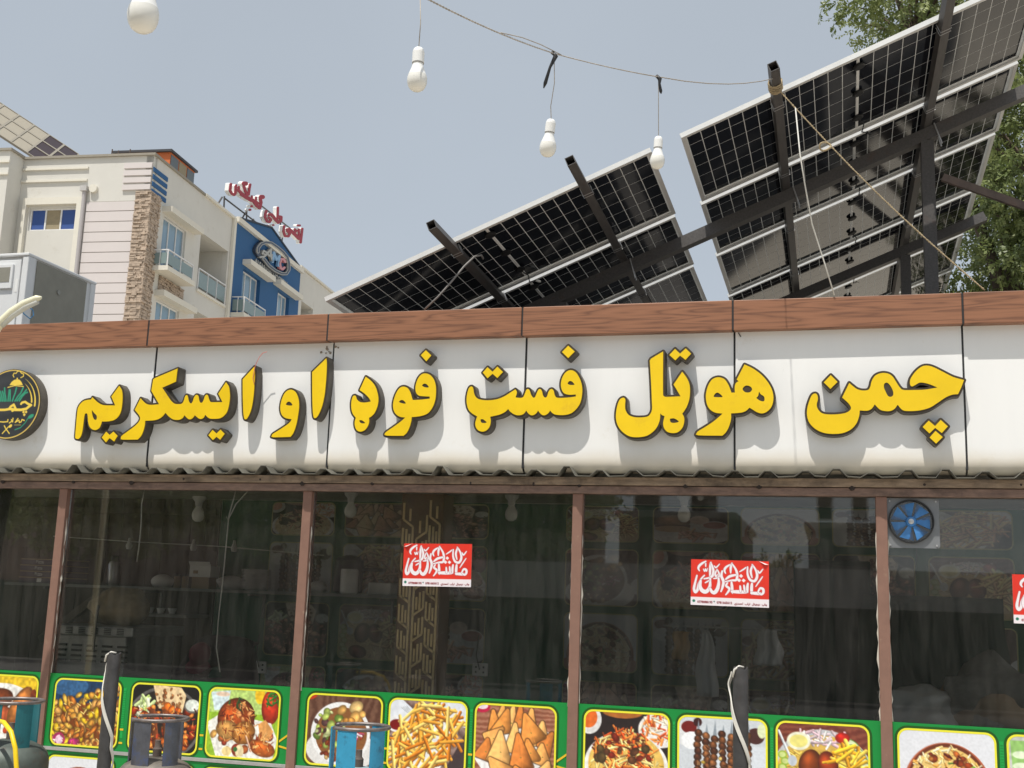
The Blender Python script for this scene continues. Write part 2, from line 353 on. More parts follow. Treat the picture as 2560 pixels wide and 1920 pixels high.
class Img:
    """small picture painted shape by shape and laid on a surface as mesh colours"""
    def __init__(s, w, h, bgc, seed=1):
        s.w, s.h = w, h; s.a = np.zeros((h, w, 3)); s.a[:] = np.array(bgc)/255.; s.r = np.random.RandomState(seed)
        s.X, s.Y = np.meshgrid((np.arange(w)+.5)/w, (np.arange(h)+.5)/w); s.H = h/w; s.px = 1.0/w
    def put(s, d, col, al=1.0, shade=None):
        m = np.clip(0.5-d/s.px, 0, 1)*al; c = np.array(col)/255.
        c = c[None, None, :] if shade is None else c[None, None, :]*shade[..., None]
        s.a = s.a*(1-m[..., None])+c*m[..., None]; return s
    def ell(s, cx, cy, rx, ry, col, ang=0, al=1, sh=0.0, hl=0.0):
        c, n = math.cos(ang), math.sin(ang); x = ((s.X-cx)*c+(s.Y-cy)*n)/rx; y = (-(s.X-cx)*n+(s.Y-cy)*c)/ry
        q = np.hypot(x, y); sd = 1-sh*np.clip(q, 0, 1)**2+(hl*np.exp(-((x+.3)**2+(y+.4)**2)*6)) if (sh or hl) else None
        return s.put((q-1)*min(rx, ry), col, al, sd)
    def cap(s, p, q, r, col, al=1, sh=0.35):
        d, t = seg_dist(s.X, s.Y, p, q); nx, ny = q[1]-p[1], p[0]-q[0]; L = math.hypot(nx, ny)+1e-9
        sg = ((s.X-p[0])*nx+(s.Y-p[1])*ny)/L/r
        sg = sg if ny < 0 else -sg
        return s.put(d-r, col, al, 1-sh*np.clip(-sg, -1, 1)**1-0.15*np.clip(np.abs(sg), 0, 1)**3)
    def poly(s, pts, col, al=1, sh=None):
        return s.put(poly_sdf(s.X, s.Y, pts), col, al, sh)
    def rect(s, x0, y0, x1, y1, col, al=1): return s.put(np.maximum(np.maximum(x0-s.X, s.X-x1), np.maximum(y0-s.Y, s.Y-y1)), col, al)
    def noise(s, n, amp, seed=None):
        g = s.r.rand(max(2, int(n*s.H))+2, n+2); yi = s.Y*n; xi = s.X*n; y0 = yi.astype(int); x0 = xi.astype(int); fy = yi-y0; fx = xi-x0
        y0 = np.clip(y0, 0, g.shape[0]-2); x0 = np.clip(x0, 0, g.shape[1]-2)
        v = (g[y0, x0]*(1-fx)+g[y0, x0+1]*fx)*(1-fy)+(g[y0+1, x0]*(1-fx)+g[y0+1, x0+1]*fx)*fy
        return (v-.5)*2*amp
    def grain(s, amp=0.06, n=30): s.a = np.clip(s.a*(1+s.noise(n, amp)[..., None]), 0, 1); return s
    def wood(s, c1, c2, n=14, vert=False):
        t = (s.X if vert else s.Y)*n+s.noise(5, 0.8)+s.noise(40, .15); k = (np.sin(t*6.28)*.5+.5)[..., None]
        s.a = np.array(c1)/255.*(1-k)+np.array(c2)/255.*k; return s
    def blobs(s, n, reg, r, cols, sh=0.35, hl=0.25, el=0.6):
        for i in range(n):
            while True:
                x, y = s.r.rand()*1.1-.05, (s.r.rand()*1.1-.05)*s.H
                if reg(x, y): break
            k = r*(0.6+0.8*s.r.rand()); c = np.array(cols[s.r.randint(len(cols))])*(0.85+.3*s.r.rand())
            s.ell(x, y, k, k*(el+.4*s.r.rand()), c, s.r.rand()*3.14, 1, sh, hl)
        return s
    def bits(s, n, reg, L, r, cols, sh=.3):
        for i in range(n):
            while True:
                x, y = s.r.rand()*1.1-.05, (s.r.rand()*1.1-.05)*s.H
                if reg(x, y): break
            a = s.r.rand()*6.28; l = L*(.6+.7*s.r.rand()); c = np.array(cols[s.r.randint(len(cols))])*(0.85+.3*s.r.rand())
            s.cap((x-l/2*math.cos(a), y-l/2*math.sin(a)), (x+l/2*math.cos(a), y+l/2*math.sin(a)), r*(.7+.6*s.r.rand()), c, 1, sh)
        return s
def inell(cx, cy, rx, ry): return lambda x, y: ((x-cx)/rx)**2+((y-cy)/ry)**2 < 1
def print_mesh(name, im, fn, parent, rounded=None, m=None, **k):
    """lay a picture on the surface fn(u, v), u to the right and v down in 0..1, one vertex per pixel corner"""
    h, w = im.h, im.w; A = np.clip(im.a, 0, 1)
    A = np.where(A <= 0.04045, A/12.92, ((A+0.055)/1.055)**2.4)
    U, V = np.meshgrid(np.arange(w)/(w-1), np.arange(h)/(h-1)); idx = np.arange(w*h).reshape(h, w)
    q = np.stack([idx[:-1, :-1], idx[1:, :-1], idx[1:, 1:], idx[:-1, 1:]], -1).reshape(-1, 4)
    if rounded is not None:
        uc = (U[:-1, :-1]+U[1:, 1:])/2; vc = (V[:-1, :-1]+V[1:, 1:])/2; q = q[rounded(uc, vc*h/w).reshape(-1)]
    P = np.array(fn(U.reshape(-1), V.reshape(-1))).T
    me = bpy.data.meshes.new(name); me.vertices.add(w*h); me.vertices.foreach_set('co', P.astype(np.float32).reshape(-1))
    me.loops.add(len(q)*4); me.loops.foreach_set('vertex_index', q.reshape(-1).astype(np.int32))
    me.polygons.add(len(q)); me.polygons.foreach_set('loop_start', np.arange(len(q), dtype=np.int32)*4)
    at_ = me.color_attributes.new('Col', 'FLOAT_COLOR', 'POINT'); buf = np.ones((w*h, 4), np.float32); buf[:, :3] = A.reshape(-1, 3); at_.data.foreach_set('color', buf.reshape(-1))
    me.update(calc_edges=True); me.validate()
    return mk(name, me, m or M['prnt'], parent, **k)
def text_obj(name, body, size, m, parent, loc, rot, ext=0.0, align='CENTER', bold=0.0):
    cu = bpy.data.curves.new(name, 'FONT'); cu.body = body; cu.size = size; cu.extrude = ext; cu.align_x = align; cu.align_y = 'CENTER'; cu.offset = bold; cu.resolution_u = 2
    o = bpy.data.objects.new('tmp', cu); C.objects.link(o); bpy.context.view_layer.update()
    me = bpy.data.meshes.new_from_object(o.evaluated_get(bpy.context.evaluated_depsgraph_get())); bpy.data.objects.remove(o)
    me.transform(Matrix.LocRotScale(Vector(loc), rot, Vector((1, 1, 1)))); me.name = name
    return mk(name, me, m, parent)
FACE = Matrix(((1, 0, 0), (0, 0, -1), (0, 1, 0))).to_quaternion()   # text that faces the street
# ------------------------------------------------------------------ food pictures
def food_pictures(W=116):
    H = int(W*0.86); hh = H/W; G = {}
    def I(bgc, sd): return Img(W, H, bgc, sd)
    # roast chicken pieces
    a = I((236, 214, 70), 2); a.rect(0, .0, 1, .18, (228, 190, 40)); a.ell(.45, .5, .62, .4, (240, 238, 232)); a.ell(.3, .36, .34, .17, (150, 70, 30), -.3, 1, .5, .5); a.ell(.45, .52, .3, .12, (190, 90, 50), .1, 1, .4, .5); a.ell(.75, .4, .14, .3, (214, 130, 60), .5, 1, .5, .3); a.ell(.95, .25, .05, .09, (120, 50, 20)); a.blobs(14, inell(.72, .62, .25, .16), .05, [(210, 80, 40), (230, 150, 60), (180, 50, 30)]); G['chicken_piece'] = a.grain(.2)
    # yellow chicken skewers
    a = I((28, 58, 92), 3); a.ell(.2, .08, .3, .14, (52, 96, 140)); a.cap((.55, .22), (1.0, .02), .012, (200, 205, 205)); a.cap((.6, .3), (1.0, .14), .012, (190, 195, 195)); a.rect(0, .34, 1, hh, (120, 60, 16))
    for k in range(6):
        x0, y0, x1, y1 = -.06, .36+k*.115, .98, .10+k*.125
        for i in range(20):
            t = i/19; a.ell(x0+(x1-x0)*t+.03*a.r.randn(), y0+(y1-y0)*t+.03*a.r.randn(), .05+.05*a.r.rand(), .03+.02*a.r.rand(), [(226, 160, 62), (240, 188, 78), (206, 122, 44), (242, 196, 40), (238, 176, 92)][a.r.randint(5)], a.r.rand()*3, 1, .6, .3)
        for i in range(5): a.ell(a.r.rand(), y0+(y1-y0)*a.r.rand()+.06, .03, .02, (120, 50, 18), a.r.rand()*3, .8)
    a.ell(.12, .8, .1, .1, (168, 40, 96)); a.ell(.13, .79, .06, .06, (236, 200, 220)); a.ell(.36, .82, .09, .06, (186, 50, 110), 0, 1, .3, .4); a.rect(.02, .79, .07, .83, (240, 235, 225)); a.bits(90, lambda x, y: y > .36-.26*x, .05, .006, [(250, 214, 130), (170, 88, 30), (140, 66, 22)]); G['skewer'] = a.grain(.16, 40)
    # kebab, flat bread, sauce
    a = I((24, 22, 22), 4); a.ell(.5, .48, .56, .46, (96, 92, 90)); a.ell(.5, .48, .52, .42, (40, 32, 28))
    a.bits(30, inell(.14, .3, .16, .12), .12, .02, [(196, 214, 150), (170, 192, 110), (228, 232, 200)]); a.poly([(.3, .0), (.72, .02), (.8, .12), (.76, .34), (.4, .3)], (236, 206, 160)); a.blobs(26, lambda x, y: .33 < x < .74 and .03 < y < .28, .022, [(170, 110, 60), (150, 90, 50)])
    a.blobs(150, lambda x, y: y > .27+.1*abs(x-.5) and ((x-.5)/.5)**2+((y-.45)/.42)**2 < 1, .045, [(196, 74, 22), (222, 110, 34), (150, 46, 16), (110, 34, 14), (236, 140, 60)], .5, .4)
    for k in range(2): a.cap((.32+.18*k, .36), (.42+.18*k, .8), .05, (122, 62, 30))
    a.ell(.9, .25, .12, .09, (110, 104, 98)); a.ell(.9, .24, .1, .075, (226, 232, 222)); a.bits(90, lambda x, y: y > .3 and ((x-.5)/.5)**2+((y-.45)/.42)**2 < 1, .05, .006, [(240, 160, 80), (80, 20, 10), (206, 60, 30)]); G['kebab_naan'] = a.grain(.14, 40)
    # roast chicken on a green table
    a = I((150, 190, 50), 5); a.rect(0, 0, 1, .3, (186, 214, 120)); a.poly([(.02, .05), (.3, .02), (.26, .26), (.08, .28)], (214, 232, 236)); a.ell(.19, .07, .1, .03, (236, 206, 180)); a.ell(.72, .05, .07, .12, (246, 196, 40)); a.ell(.88, .2, .13, .22, (206, 56, 30), 0, 1, .45, .5); a.bits(12, inell(.9, .1, .08, .1), .1, .01, [(40, 110, 40)])
    a.poly([(-.02, .44), (.2, .3), (.9, .4), (1, .6), (.95, .86), (.15, .86)], (238, 236, 228)); a.blobs(30, inell(.5, .62, .42, .2), .06, [(160, 60, 40), (190, 100, 50), (200, 150, 80)])
    a.ell(.4, .36, .27, .25, (168, 74, 28), -.5, 1, .55, .5); a.ell(.3, .52, .18, .12, (206, 150, 80), .2, 1, .4, .3); a.ell(.52, .54, .17, .14, (204, 130, 56), -.4, 1, .45, .4); a.blobs(20, inell(.42, .28, .2, .14), .03, [(130, 40, 18), (190, 90, 40), (230, 150, 90)], .3, .4); a.bits(8, inell(.4, .2, .16, .1), .05, .012, [(50, 80, 40)])
    a.poly([(.72, .42), (.82, .36), (.94, .5), (.88, .62), (.76, .6)], (226, 160, 90)); a.ell(.8, .72, .18, .1, (206, 104, 40), .2, 1, .4, .4); a.ell(.3, .78, .07, .06, (240, 214, 150)); a.ell(.48, .77, .06, .08, (244, 226, 180)); a.ell(.42, .75, .03, .03, (60, 120, 60)); a.cap((.56, .58), (.64, .76), .012, (240, 190, 160)); a.bits(70, inell(.42, .42, .28, .26), .06, .006, [(120, 40, 16), (220, 140, 70), (236, 180, 110), (90, 30, 14)]); a.bits(30, inell(.8, .66, .16, .14), .06, .006, [(150, 60, 24), (240, 180, 110)]); G['roast'] = a.grain(.14, 40)
    # chickpea bowl
    a = I((96, 62, 46), 6); a.wood((92, 58, 44), (120, 84, 66), 9, True); a.ell(.0, .0, .12, .07, (196, 60, 30)); a.ell(.48, .66, .48, .26, (228, 226, 224)); a.ell(.46, .46, .4, .38, (240, 240, 240)); a.ell(.47, .47, .35, .33, (140, 90, 50)); a.ell(1.06, .55, .16, .14, (238, 238, 238))
    a.blobs(40, inell(.3, .42, .2, .22), .045, [(178, 196, 96), (206, 214, 150), (120, 150, 60), (90, 60, 60)]); a.blobs(10, inell(.58, .22, .2, .12), .075, [(232, 176, 96), (240, 200, 130), (214, 150, 70)], .4, .3); a.blobs(30, inell(.4, .66, .22, .14), .035, [(150, 70, 30), (226, 186, 120), (120, 50, 26)]); a.bits(30, inell(.62, .48, .16, .06), .06, .012, [(214, 90, 140), (244, 220, 230), (150, 60, 40)]); G['chaat'] = a.grain(.05, 60)
    # fries
    a = I((118, 92, 84), 7); a.wood((104, 80, 74), (160, 134, 126), 8); a.poly([(0, 0), (.16, 0), (.42, .2), (.38, .34), (0, .3)], (226, 230, 238)); a.poly([(.64, 0), (1, 0), (1, .3), (.8, .25)], (224, 228, 236)); a.poly([(.7, .9), (1, .35), (1, .9)], (70, 56, 58))
    for k in range(4): a.cap((.16+k*.02, .1-.008*k), (.3+k*.02, .2), .006, (206, 210, 216))
    a.ell(.1, .3, .13, .1, (238, 238, 240)); a.ell(.1, .31, .095, .065, (128, 20, 22)); a.poly([(-.05, .68), (.3, .28), (.6, .02), (.98, .18), (.64, .9), (.3, .86)], (240, 240, 240))
    for i in range(120):
        while True:
            x, y = a.r.rand(), a.r.rand()*hh
            if .1 < x+(y-.4)*.55 < .88 and .06 < y < .82 and x+y > .42 and x-.9*y < .72: break
        an = -.85+.55*a.r.randn() if a.r.rand() < .75 else a.r.rand()*3; l = .09+.1*a.r.rand()
        a.cap((x-l*math.cos(an), y-l*math.sin(an)), (x+l*math.cos(an), y+l*math.sin(an)), .02, [(240, 186, 84), (228, 158, 56), (246, 208, 116), (206, 122, 34)][a.r.randint(4)], 1, .4)
    G['fries'] = a.grain(.06)
    # samosas
    a = I((150, 92, 66), 8); a.wood((140, 82, 60), (178, 122, 96), 16); a.ell(.08, .03, .1, .07, (190, 30, 70)); a.ell(.08, .02, .07, .04, (240, 220, 230)); a.poly([(-.02, .62), (.36, .06), (.95, .3), (.92, .86), (.2, .9)], (240, 238, 236))
    SM = [((.34, .02), (.38, .22), (.24, .26)), ((.22, .08), (.30, .26), (.18, .32)), ((.47, .02), (.50, .30), (.36, .30)), ((.56, .01), (.60, .22), (.50, .24)), ((.70, .04), (.76, .34), (.58, .38)), ((.40, .06), (.42, .30), (.18, .36)), ((.84, .18), (.90, .40), (.70, .44)), ((.96, .30), (.92, .56), (.80, .44)), ((.34, .28), (.22, .56), (.12, .36)), ((.62, .10), (.86, .34), (.60, .48)), ((.50, .22), (.58, .54), (.40, .52)), ((.16, .42), (.22, .66), (.02, .60)), ((.84, .44), (.94, .68), (.74, .62)), ((.66, .40), (.80, .60), (.62, .62)), ((.32, .32), (.46, .70), (.18, .64)), ((.54, .34), (.72, .70), (.46, .76)), ((.20, .64), (.48, .74), (.28, .9)), ((.52, .72), (.76, .86), (.44, .9)), ((.92, .64), (.96, .86), (.72, .84))]
    for k, tri_ in enumerate(SM):
        cx_ = sum(q[0] for q in tri_)/3; cy_ = sum(q[1] for q in tri_)/3; c0 = np.array([(226, 160, 88), (212, 138, 66), (234, 176, 104), (204, 122, 56)][k % 4]); d_ = poly_sdf(a.X, a.Y, list(tri_))-.022
        sh_ = np.clip(1.0+.55*np.clip(-d_/.09, 0, 1)*.5-.30*(a.X-cx_)/.12-.12*(a.Y-cy_)/.12, .6, 1.2)
        a.put(d_-.014, c0*.42, .75); a.put(d_, c0, 1, sh_); a.cap(tri_[0], ((tri_[1][0]+tri_[2][0])/2+.02, (tri_[1][1]+tri_[2][1])/2), .007, c0*1.12, .5, .1); a.ell(cx_+.01, cy_, .008, .006, (120, 130, 60))
    G['samosa'] = a.grain(.08)
    # rice with carrots
    a = I((40, 30, 30), 9); a.ell(.05, .1, .15, .17, (232, 230, 228)); a.ell(.04, .08, .11, .12, (230, 110, 40)); a.ell(.45, .0, .24, .07, (176, 104, 44)); a.ell(.9, .18, .26, .2, (236, 232, 228)); a.bits(60, inell(.9, .16, .22, .17), .07, .012, [(226, 90, 40), (240, 226, 200), (236, 140, 70)]); a.ell(.5, .62, .5, .4, (238, 236, 232)); a.ell(.5, .6, .45, .38, (236, 196, 100))
    a.bits(160, inell(.5, .64, .44, .34), .05, .009, [(240, 206, 110), (250, 226, 150), (226, 176, 70)]); a.bits(170, inell(.48, .44, .36, .24), .11, .011, [(226, 104, 40), (240, 140, 60), (236, 214, 140), (110, 50, 30), (150, 110, 60), (210, 80, 30)], .4); a.blobs(16, inell(.48, .46, .34, .2), .05, [(110, 66, 40), (90, 70, 40), (130, 40, 24)]); G['rice_carrot'] = a.grain(.1)
    # meat skewers on a white plate
    a = I((206, 212, 218), 10); a.ell(.1, .2, .14, .14, (222, 224, 224)); a.ell(.12, .12, .09, .07, (116, 26, 22)); a.ell(.22, .06, .05, .05, (60, 24, 24)); a.ell(.16, .27, .13, .1, (244, 246, 248)); a.ell(.88, .18, .1, .09, (74, 40, 38)); a.ell(.95, .12, .05, .08, (226, 234, 190)); a.poly([(.4, .3), (1, .3), (1, .9), (.3, .9)], (216, 222, 230))
    for k in range(7):
        x0 = .22+k*.095; x1 = x0+.02*(k-3); a.poly([(x0-.014, .2), (x0+.012, .02+.05*(k % 2)), (x0+.03, .2)], (140, 150, 160))
        for i in range(11):
            y = .18+.03*(k % 3)+i*.068; a.ell(x0+.008*a.r.randn(), y, .046, .042, [(120, 72, 40), (92, 52, 30), (146, 92, 54), (80, 44, 28)][a.r.randint(4)], a.r.rand(), 1, .5, .5)
    a.blobs(14, inell(.5, .62, .3, .2), .02, [(206, 170, 70), (226, 190, 110)]); a.bits(60, inell(.5, .55, .3, .32), .04, .005, [(60, 30, 20), (190, 140, 90)]); G['tikka'] = a.grain(.04, 60)
    # rice, chicken and chips
    a = I((116, 56, 44), 11); a.wood((110, 50, 40), (138, 74, 56), 12); a.ell(.5, .58, .56, .52, (196, 196, 200)); a.ell(.5, .6, .52, .48, (214, 176, 84)); a.bits(150, inell(.42, .62, .42, .34), .06, .009, [(224, 186, 80), (240, 210, 110), (206, 160, 60)]); a.bits(40, inell(.5, .16, .3, .08), .09, .014, [(236, 214, 220), (226, 190, 200), (240, 240, 236)])
    for k in range(8): a.ell(.06+.03*(k % 2), .36+.07*k, .05, .045, (150, 180, 60), 0, 1); a.ell(.06+.03*(k % 2), .36+.07*k, .035, .03, (206, 220, 140))
    for k in range(6): a.ell(.82+.04*k, .2+.06*k, .09, .045, (90, 130, 50), .5); a.ell(.82+.04*k, .2+.06*k, .08, .036, (222, 234, 190), .5)
    a.ell(.72, .14, .08, .06, (206, 40, 30), 0, 1, .3, .3); a.ell(.24, .2, .13, .1, (240, 240, 214)); a.ell(.24, .2, .1, .07, (234, 224, 130)); a.cap((.02, .1), (.16, .42), .014, (214, 220, 226)); a.ell(.17, .42, .05, .06, (196, 204, 214))
    a.ell(.36, .44, .12, .16, (146, 66, 26), .3, 1, .5, .5); a.ell(.56, .44, .11, .15, (160, 60, 28), -.2, 1, .5, .5); a.ell(.3, .74, .14, .1, (170, 70, 34), .2, 1, .5, .4); a.bits(44, inell(.76, .48, .2, .24), .2, .017, [(240, 190, 50), (226, 160, 34), (248, 214, 90)], .4); G['platter'] = a.grain(.08)
    # rice in a clay bowl
    a = I((226, 228, 234), 12); a.ell(.5, .62, .46, .5, (186, 96, 60)); a.ell(.06, .76, .08, .09, (206, 120, 80)); a.ell(.94, .76, .08, .09, (206, 120, 80)); a.ell(.5, .58, .42, .45, (110, 50, 28)); a.ell(.5, .6, .4, .43, (236, 200, 120))
    a.bits(260, inell(.5, .58, .4, .42), .055, .009, [(244, 220, 150), (252, 240, 200), (236, 190, 100), (226, 160, 70)]); a.blobs(34, inell(.5, .5, .3, .28), .04, [(196, 104, 44), (214, 130, 60), (150, 60, 24)]); a.bits(16, inell(.5, .45, .3, .24), .05, .012, [(110, 150, 60), (90, 30, 20)]); a.blobs(6, inell(.5, .4, .28, .2), .02, [(120, 40, 24)]); a.bits(8, inell(.4, .72, .03, .03), .09, .008, [(40, 22, 18)]); G['biryani'] = a.grain(.03, 60)
    # green drink and plate
    a = I((196, 196, 190), 13); a.poly([(.02, .05), (.24, .05), (.22, .5), (.05, .5)], (150, 196, 110)); a.ell(.13, .2, .09, .04, (226, 240, 206)); a.ell(.13, .32, .09, .04, (226, 240, 206)); a.rect(0, .5, 1, hh, (120, 60, 44)); a.ell(.6, .55, .42, .34, (238, 236, 232)); a.blobs(40, inell(.6, .5, .3, .22), .06, [(196, 110, 60), (224, 160, 90), (150, 70, 40)]); G['drink'] = a.grain(.1)
    # burger with dips
    a = I((60, 52, 48), 14); a.ell(.5, .6, .6, .3, (226, 226, 226)); a.ell(.26, .34, .24, .16, (196, 130, 60), 0, 1, .4, .4); a.rect(.02, .42, .5, .48, (110, 50, 30)); a.ell(.26, .52, .24, .08, (206, 150, 80)); a.bits(24, inell(.55, .66, .3, .1), .14, .02, [(226, 150, 90), (206, 110, 60)]); a.ell(.62, .3, .13, .1, (226, 190, 170)); a.ell(.82, .46, .18, .14, (236, 236, 236)); a.ell(.82, .42, .15, .08, (186, 66, 50)); G['burger'] = a.grain(.1)
    return G
FOOD = food_pictures()
# ================================================================== ground
g = MB().add([(-300, -300, 0), (300, -300, 0), (300, 300, 0), (-300, 300, 0)], [(0, 1, 2, 3)]).build('ground', M['ground']); tag(g, 'pale dusty concrete ground around the restaurant', 'ground', kind='structure')
pv = MB().box(-14, 9, 4.2, 6.9, 0.0, 0.12).build('pavement', mat('pavement_concrete', (0.42, 0.40, 0.36, 1), 0.9, var=0.2, scale=2, bump=0.3)); tag(pv, 'raised concrete pavement in front of the shop windows', 'pavement', kind='structure')
rd = MB().add([(-120, -7.4, .004), (120, -7.4, .004), (120, -3.2, .004), (-120, -3.2, .004)], [(0, 1, 2, 3)]).build('road', mat('asphalt', (0.055, 0.054, 0.052, 1), .9, var=.25, scale=3, bump=.3)); tag(rd, 'added asphalt street that darkens the ground mirrored in the restaurant windows', 'road', kind='structure')  # added dark strip that dims the ground mirrored in the panes
# ================================================================== restaurant shell
XL, XR = -8.6, 3.6
POSTS = [-6.97, -5.13, -3.285, -1.485, 0.288, 2.06]
WY = 7.0
shop = thing('restaurant_building', 'single storey restaurant kiosk with brown steel posts and dusty glass front', 'building', (-2.4, 8.5, 0))
wallm = mat('plaster_wall_inside', (0.50, 0.48, 0.44, 1), 0.8, var=0.25, scale=3)
MB().box(XL, XR, 10.25, 10.4, 0, 3.25).build('back_wall', wallm, shop)
for xw in (XL-.15, XR):     # end walls with wide unseen openings, added to let skylight into the kitchen
    MB().box(xw, xw+.15, 7.06, 10.24, 0, .9).box(xw, xw+.15, 7.06, 10.24, 2.42, 3.14).box(xw, xw+.15, 7.06, 7.3, .9, 2.42).box(xw, xw+.15, 10.0, 10.24, .9, 2.42).build('side_wall', wallm, shop)
MB().box(XL, XR, 7.1, 10.25, 0.0, 0.06).build('floor', mat('tile_floor', (0.48, 0.45, 0.41, 1), 0.4, var=0.2), shop)
MB().box(XL, XR, 7.05, 10.25, 2.46, 2.50).build('ceiling', mat('sooty_ceiling', (0.34, 0.325, 0.29, 1), 0.8, var=0.35, scale=2), shop)
MB().box(XL-.2, XR+.2, 7.08, 14.5, 3.15, 3.27).build('roof_slab', mat('roof_bitumen', (0.17, 0.16, 0.15, 1), 0.9, var=0.2), shop)
MB().box(XL, XR, 7.06, 7.2, 2.50, 3.15).build('lintel_wall', wallm, shop)
MB().box(XL, XR, 7.005, 7.12, 0.0, 0.46).build('plinth', mat('plinth_paint', (0.2, 0.2, 0.19, 1), 0.7), shop)
for k, x in enumerate(POSTS):
    mb = MB().box(x-.031, x+.031, WY-.03, WY+.05, 0.0, 2.245); o = mb.build('post', M['brown'], shop, bevel=0.003)
MB().box(XL, XR, WY-.045, WY+.05, 2.246, 2.292).build('header_rail', M['header'], shop, bevel=0.003)
MB().box(XL, XR, WY-.06, WY+.04, 2.296, 2.345).build('header_beam', M['beam'], shop, bevel=0.003)
for k in range(19):   # scorched weld lumps along the joint of the two rails
    x = -6.4+k*0.46+rng.uniform(-.15, .15); r = rng.uniform(.011, .019)
    MB().lathe([(r*.3, -.005), (r, -.002), (r*1.2, 0.003), (r*.5, .01)], 7, (x, WY-.056, 2.296+rng.uniform(-.008, .02)), 'y').build('weld_bead', M['weld'], shop, smooth=True)
# window panes and sealant beads
panes = [XL]+POSTS+[XR]
for a, b in zip(panes[:-1], panes[1:]):
    MB().box(a+.032, b-.032, WY+.012, WY+.018, 0.95, 2.245).build('window_pane', M['glass'], shop)
for x in POSTS:
    for sgn in (-1, 1):
        z = .98
        mb = MB(); pts = []; rs = []
        while z < 2.05:
            pts.append((x+sgn*(.0315+rng.uniform(-.003, .004)), WY-.003+rng.uniform(-.004, .004), z)); rs.append(max(.0012, rng.gauss(.003, .0026))); z += rng.uniform(.025, .06)
        mb.tube(pts, rs, 6).build('sealant_bead', M['foam'], shop, smooth='all')
# sill rail between the two banner rows
MB().box(XL, XR, WY-.02, WY+.02, 0.505, 0.527).build('sill_rail', M['alu'], shop, bevel=.002)
# corrugated sheet whose cut edge shows under the sign
peaks = [-6.06, -5.85, -5.64, -5.437, -5.21, -4.992, -4.791, -4.583, -4.37, -4.174, -3.961, -3.768, -3.569, -3.367, -3.144, -2.948, -2.751, -2.551, -2.348, -2.139, -1.948, -1.741, -1.538, -1.335, -1.13, -0.925, -0.72, -0.53, -.343, -.129, .042, .234, .435, .633, .84, 1.05, 1.26, 1.47]
pz = {-4.992: .018, -3.961: .014, -3.569: .018, -2.348: .02, -1.538: .02, .042: .012, .633: .014, .435: .008, .234: -.012, -5.21: -.008, -2.139: -.006}
prof = [(-8.4, 2.345)]
for k, p in enumerate(peaks):
    t = 2.379+pz.get(p, 0)+rng.uniform(-.002, .002); b = 2.345+rng.uniform(-.003, .004)
    prof += [(p-.052-rng.uniform(0, .012), b), (p-.018, t), (p+.018, t), (p+.05+rng.uniform(0, .012), b+rng.uniform(-.002, .003))]
prof += [(3.4, 2.345)]
ys = [6.872, 7.03]; mb = MB(); n = len(prof)
vs = [(x, ys[0]+.004*math.sin(x*3.1), z) for x, z in prof]+[(x, ys[1], z+.003) for x, z in prof]+[(x, ys[0]+.004*math.sin(x*3.1), z+.0035) for x, z in prof]+[(x, ys[1], z+.0065) for x, z in prof]
fs = [(i, i+1, n+i+1, n+i) for i in range(n-1)]+[(2*n+i, 3*n+i, 3*n+i+1, 2*n+i+1) for i in range(n-1)]+[(i, 2*n+i, 2*n+i+1, i+1) for i in range(n-1)]
o = mb.add(vs, fs).build('corrugated_sheet', M['corr'], shop)
# ================================================================== sign board
sign = thing('restaurant_sign', 'long white fascia sign with yellow Pashto lettering and brown wood cap', 'sign', (-2.4, 6.98, 2.4))
SY = 6.96
JX = [-8.48, -7.15, -5.82, -4.49, -3.16, -1.838, -0.537, 0.754, 2.06, 3.4]
def sprof():
    p = [(SY, 3.262), (SY, 3.1)]
    p += [(SY, 2.47), (SY+.001, 2.445), (SY+.006, 2.42), (SY+.016, 2.398), (SY+.032, 2.382), (SY+.05, 2.374)]
    return p
for k, (a, b) in enumerate(zip(JX[:-1], JX[1:])):
    dy = [0, .002, -.003, .003, .0, .006, -.004, .002, 0][k]; front = [(y+dy, z) for y, z in sprof()]; back = [(y+.004, z+.003) for y, z in front][::-1]
    poly = front+back
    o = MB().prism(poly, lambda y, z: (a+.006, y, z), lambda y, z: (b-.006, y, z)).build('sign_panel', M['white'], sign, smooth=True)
    MB().box(b-.0062, b+.0062, SY+.003, SY+.02, 2.40, 3.222).build('joint_strip', M['joint'], sign)
CX = [-8.51, -7.18, -5.85, -4.525, -3.18, -1.851, -0.542, 0.755, 2.06, 3.4]
for k, (a, b) in enumerate(zip(CX[:-1], CX[1:])):
    d = rng.uniform(-.004, .004); dz = rng.uniform(-.003, .003); tw = rng.uniform(-.004, .004)
    vs = [(a+.005, 6.884+d, 3.226+dz), (b-.005, 6.884+d+tw, 3.226+dz+tw), (b-.005, 7.12, 3.24), (a+.005, 7.12, 3.24), (a+.005, 6.884+d, 3.412), (b-.005, 6.884+d+tw, 3.412), (b-.005, 7.12, 3.418), (a+.005, 7.12, 3.418)]
    MB().add(vs, [(0, 3, 2, 1), (4, 5, 6, 7), (0, 1, 5, 4), (1, 2, 6, 5), (2, 3, 7, 6), (3, 0, 4, 7)]).build('cap_board', M['wood'], sign, bevel=.004)
    MB().box(b-.0055, b+.0055, 6.889, 7.10, 3.232, 3.409).build('cap_joint', M['joint'], sign)
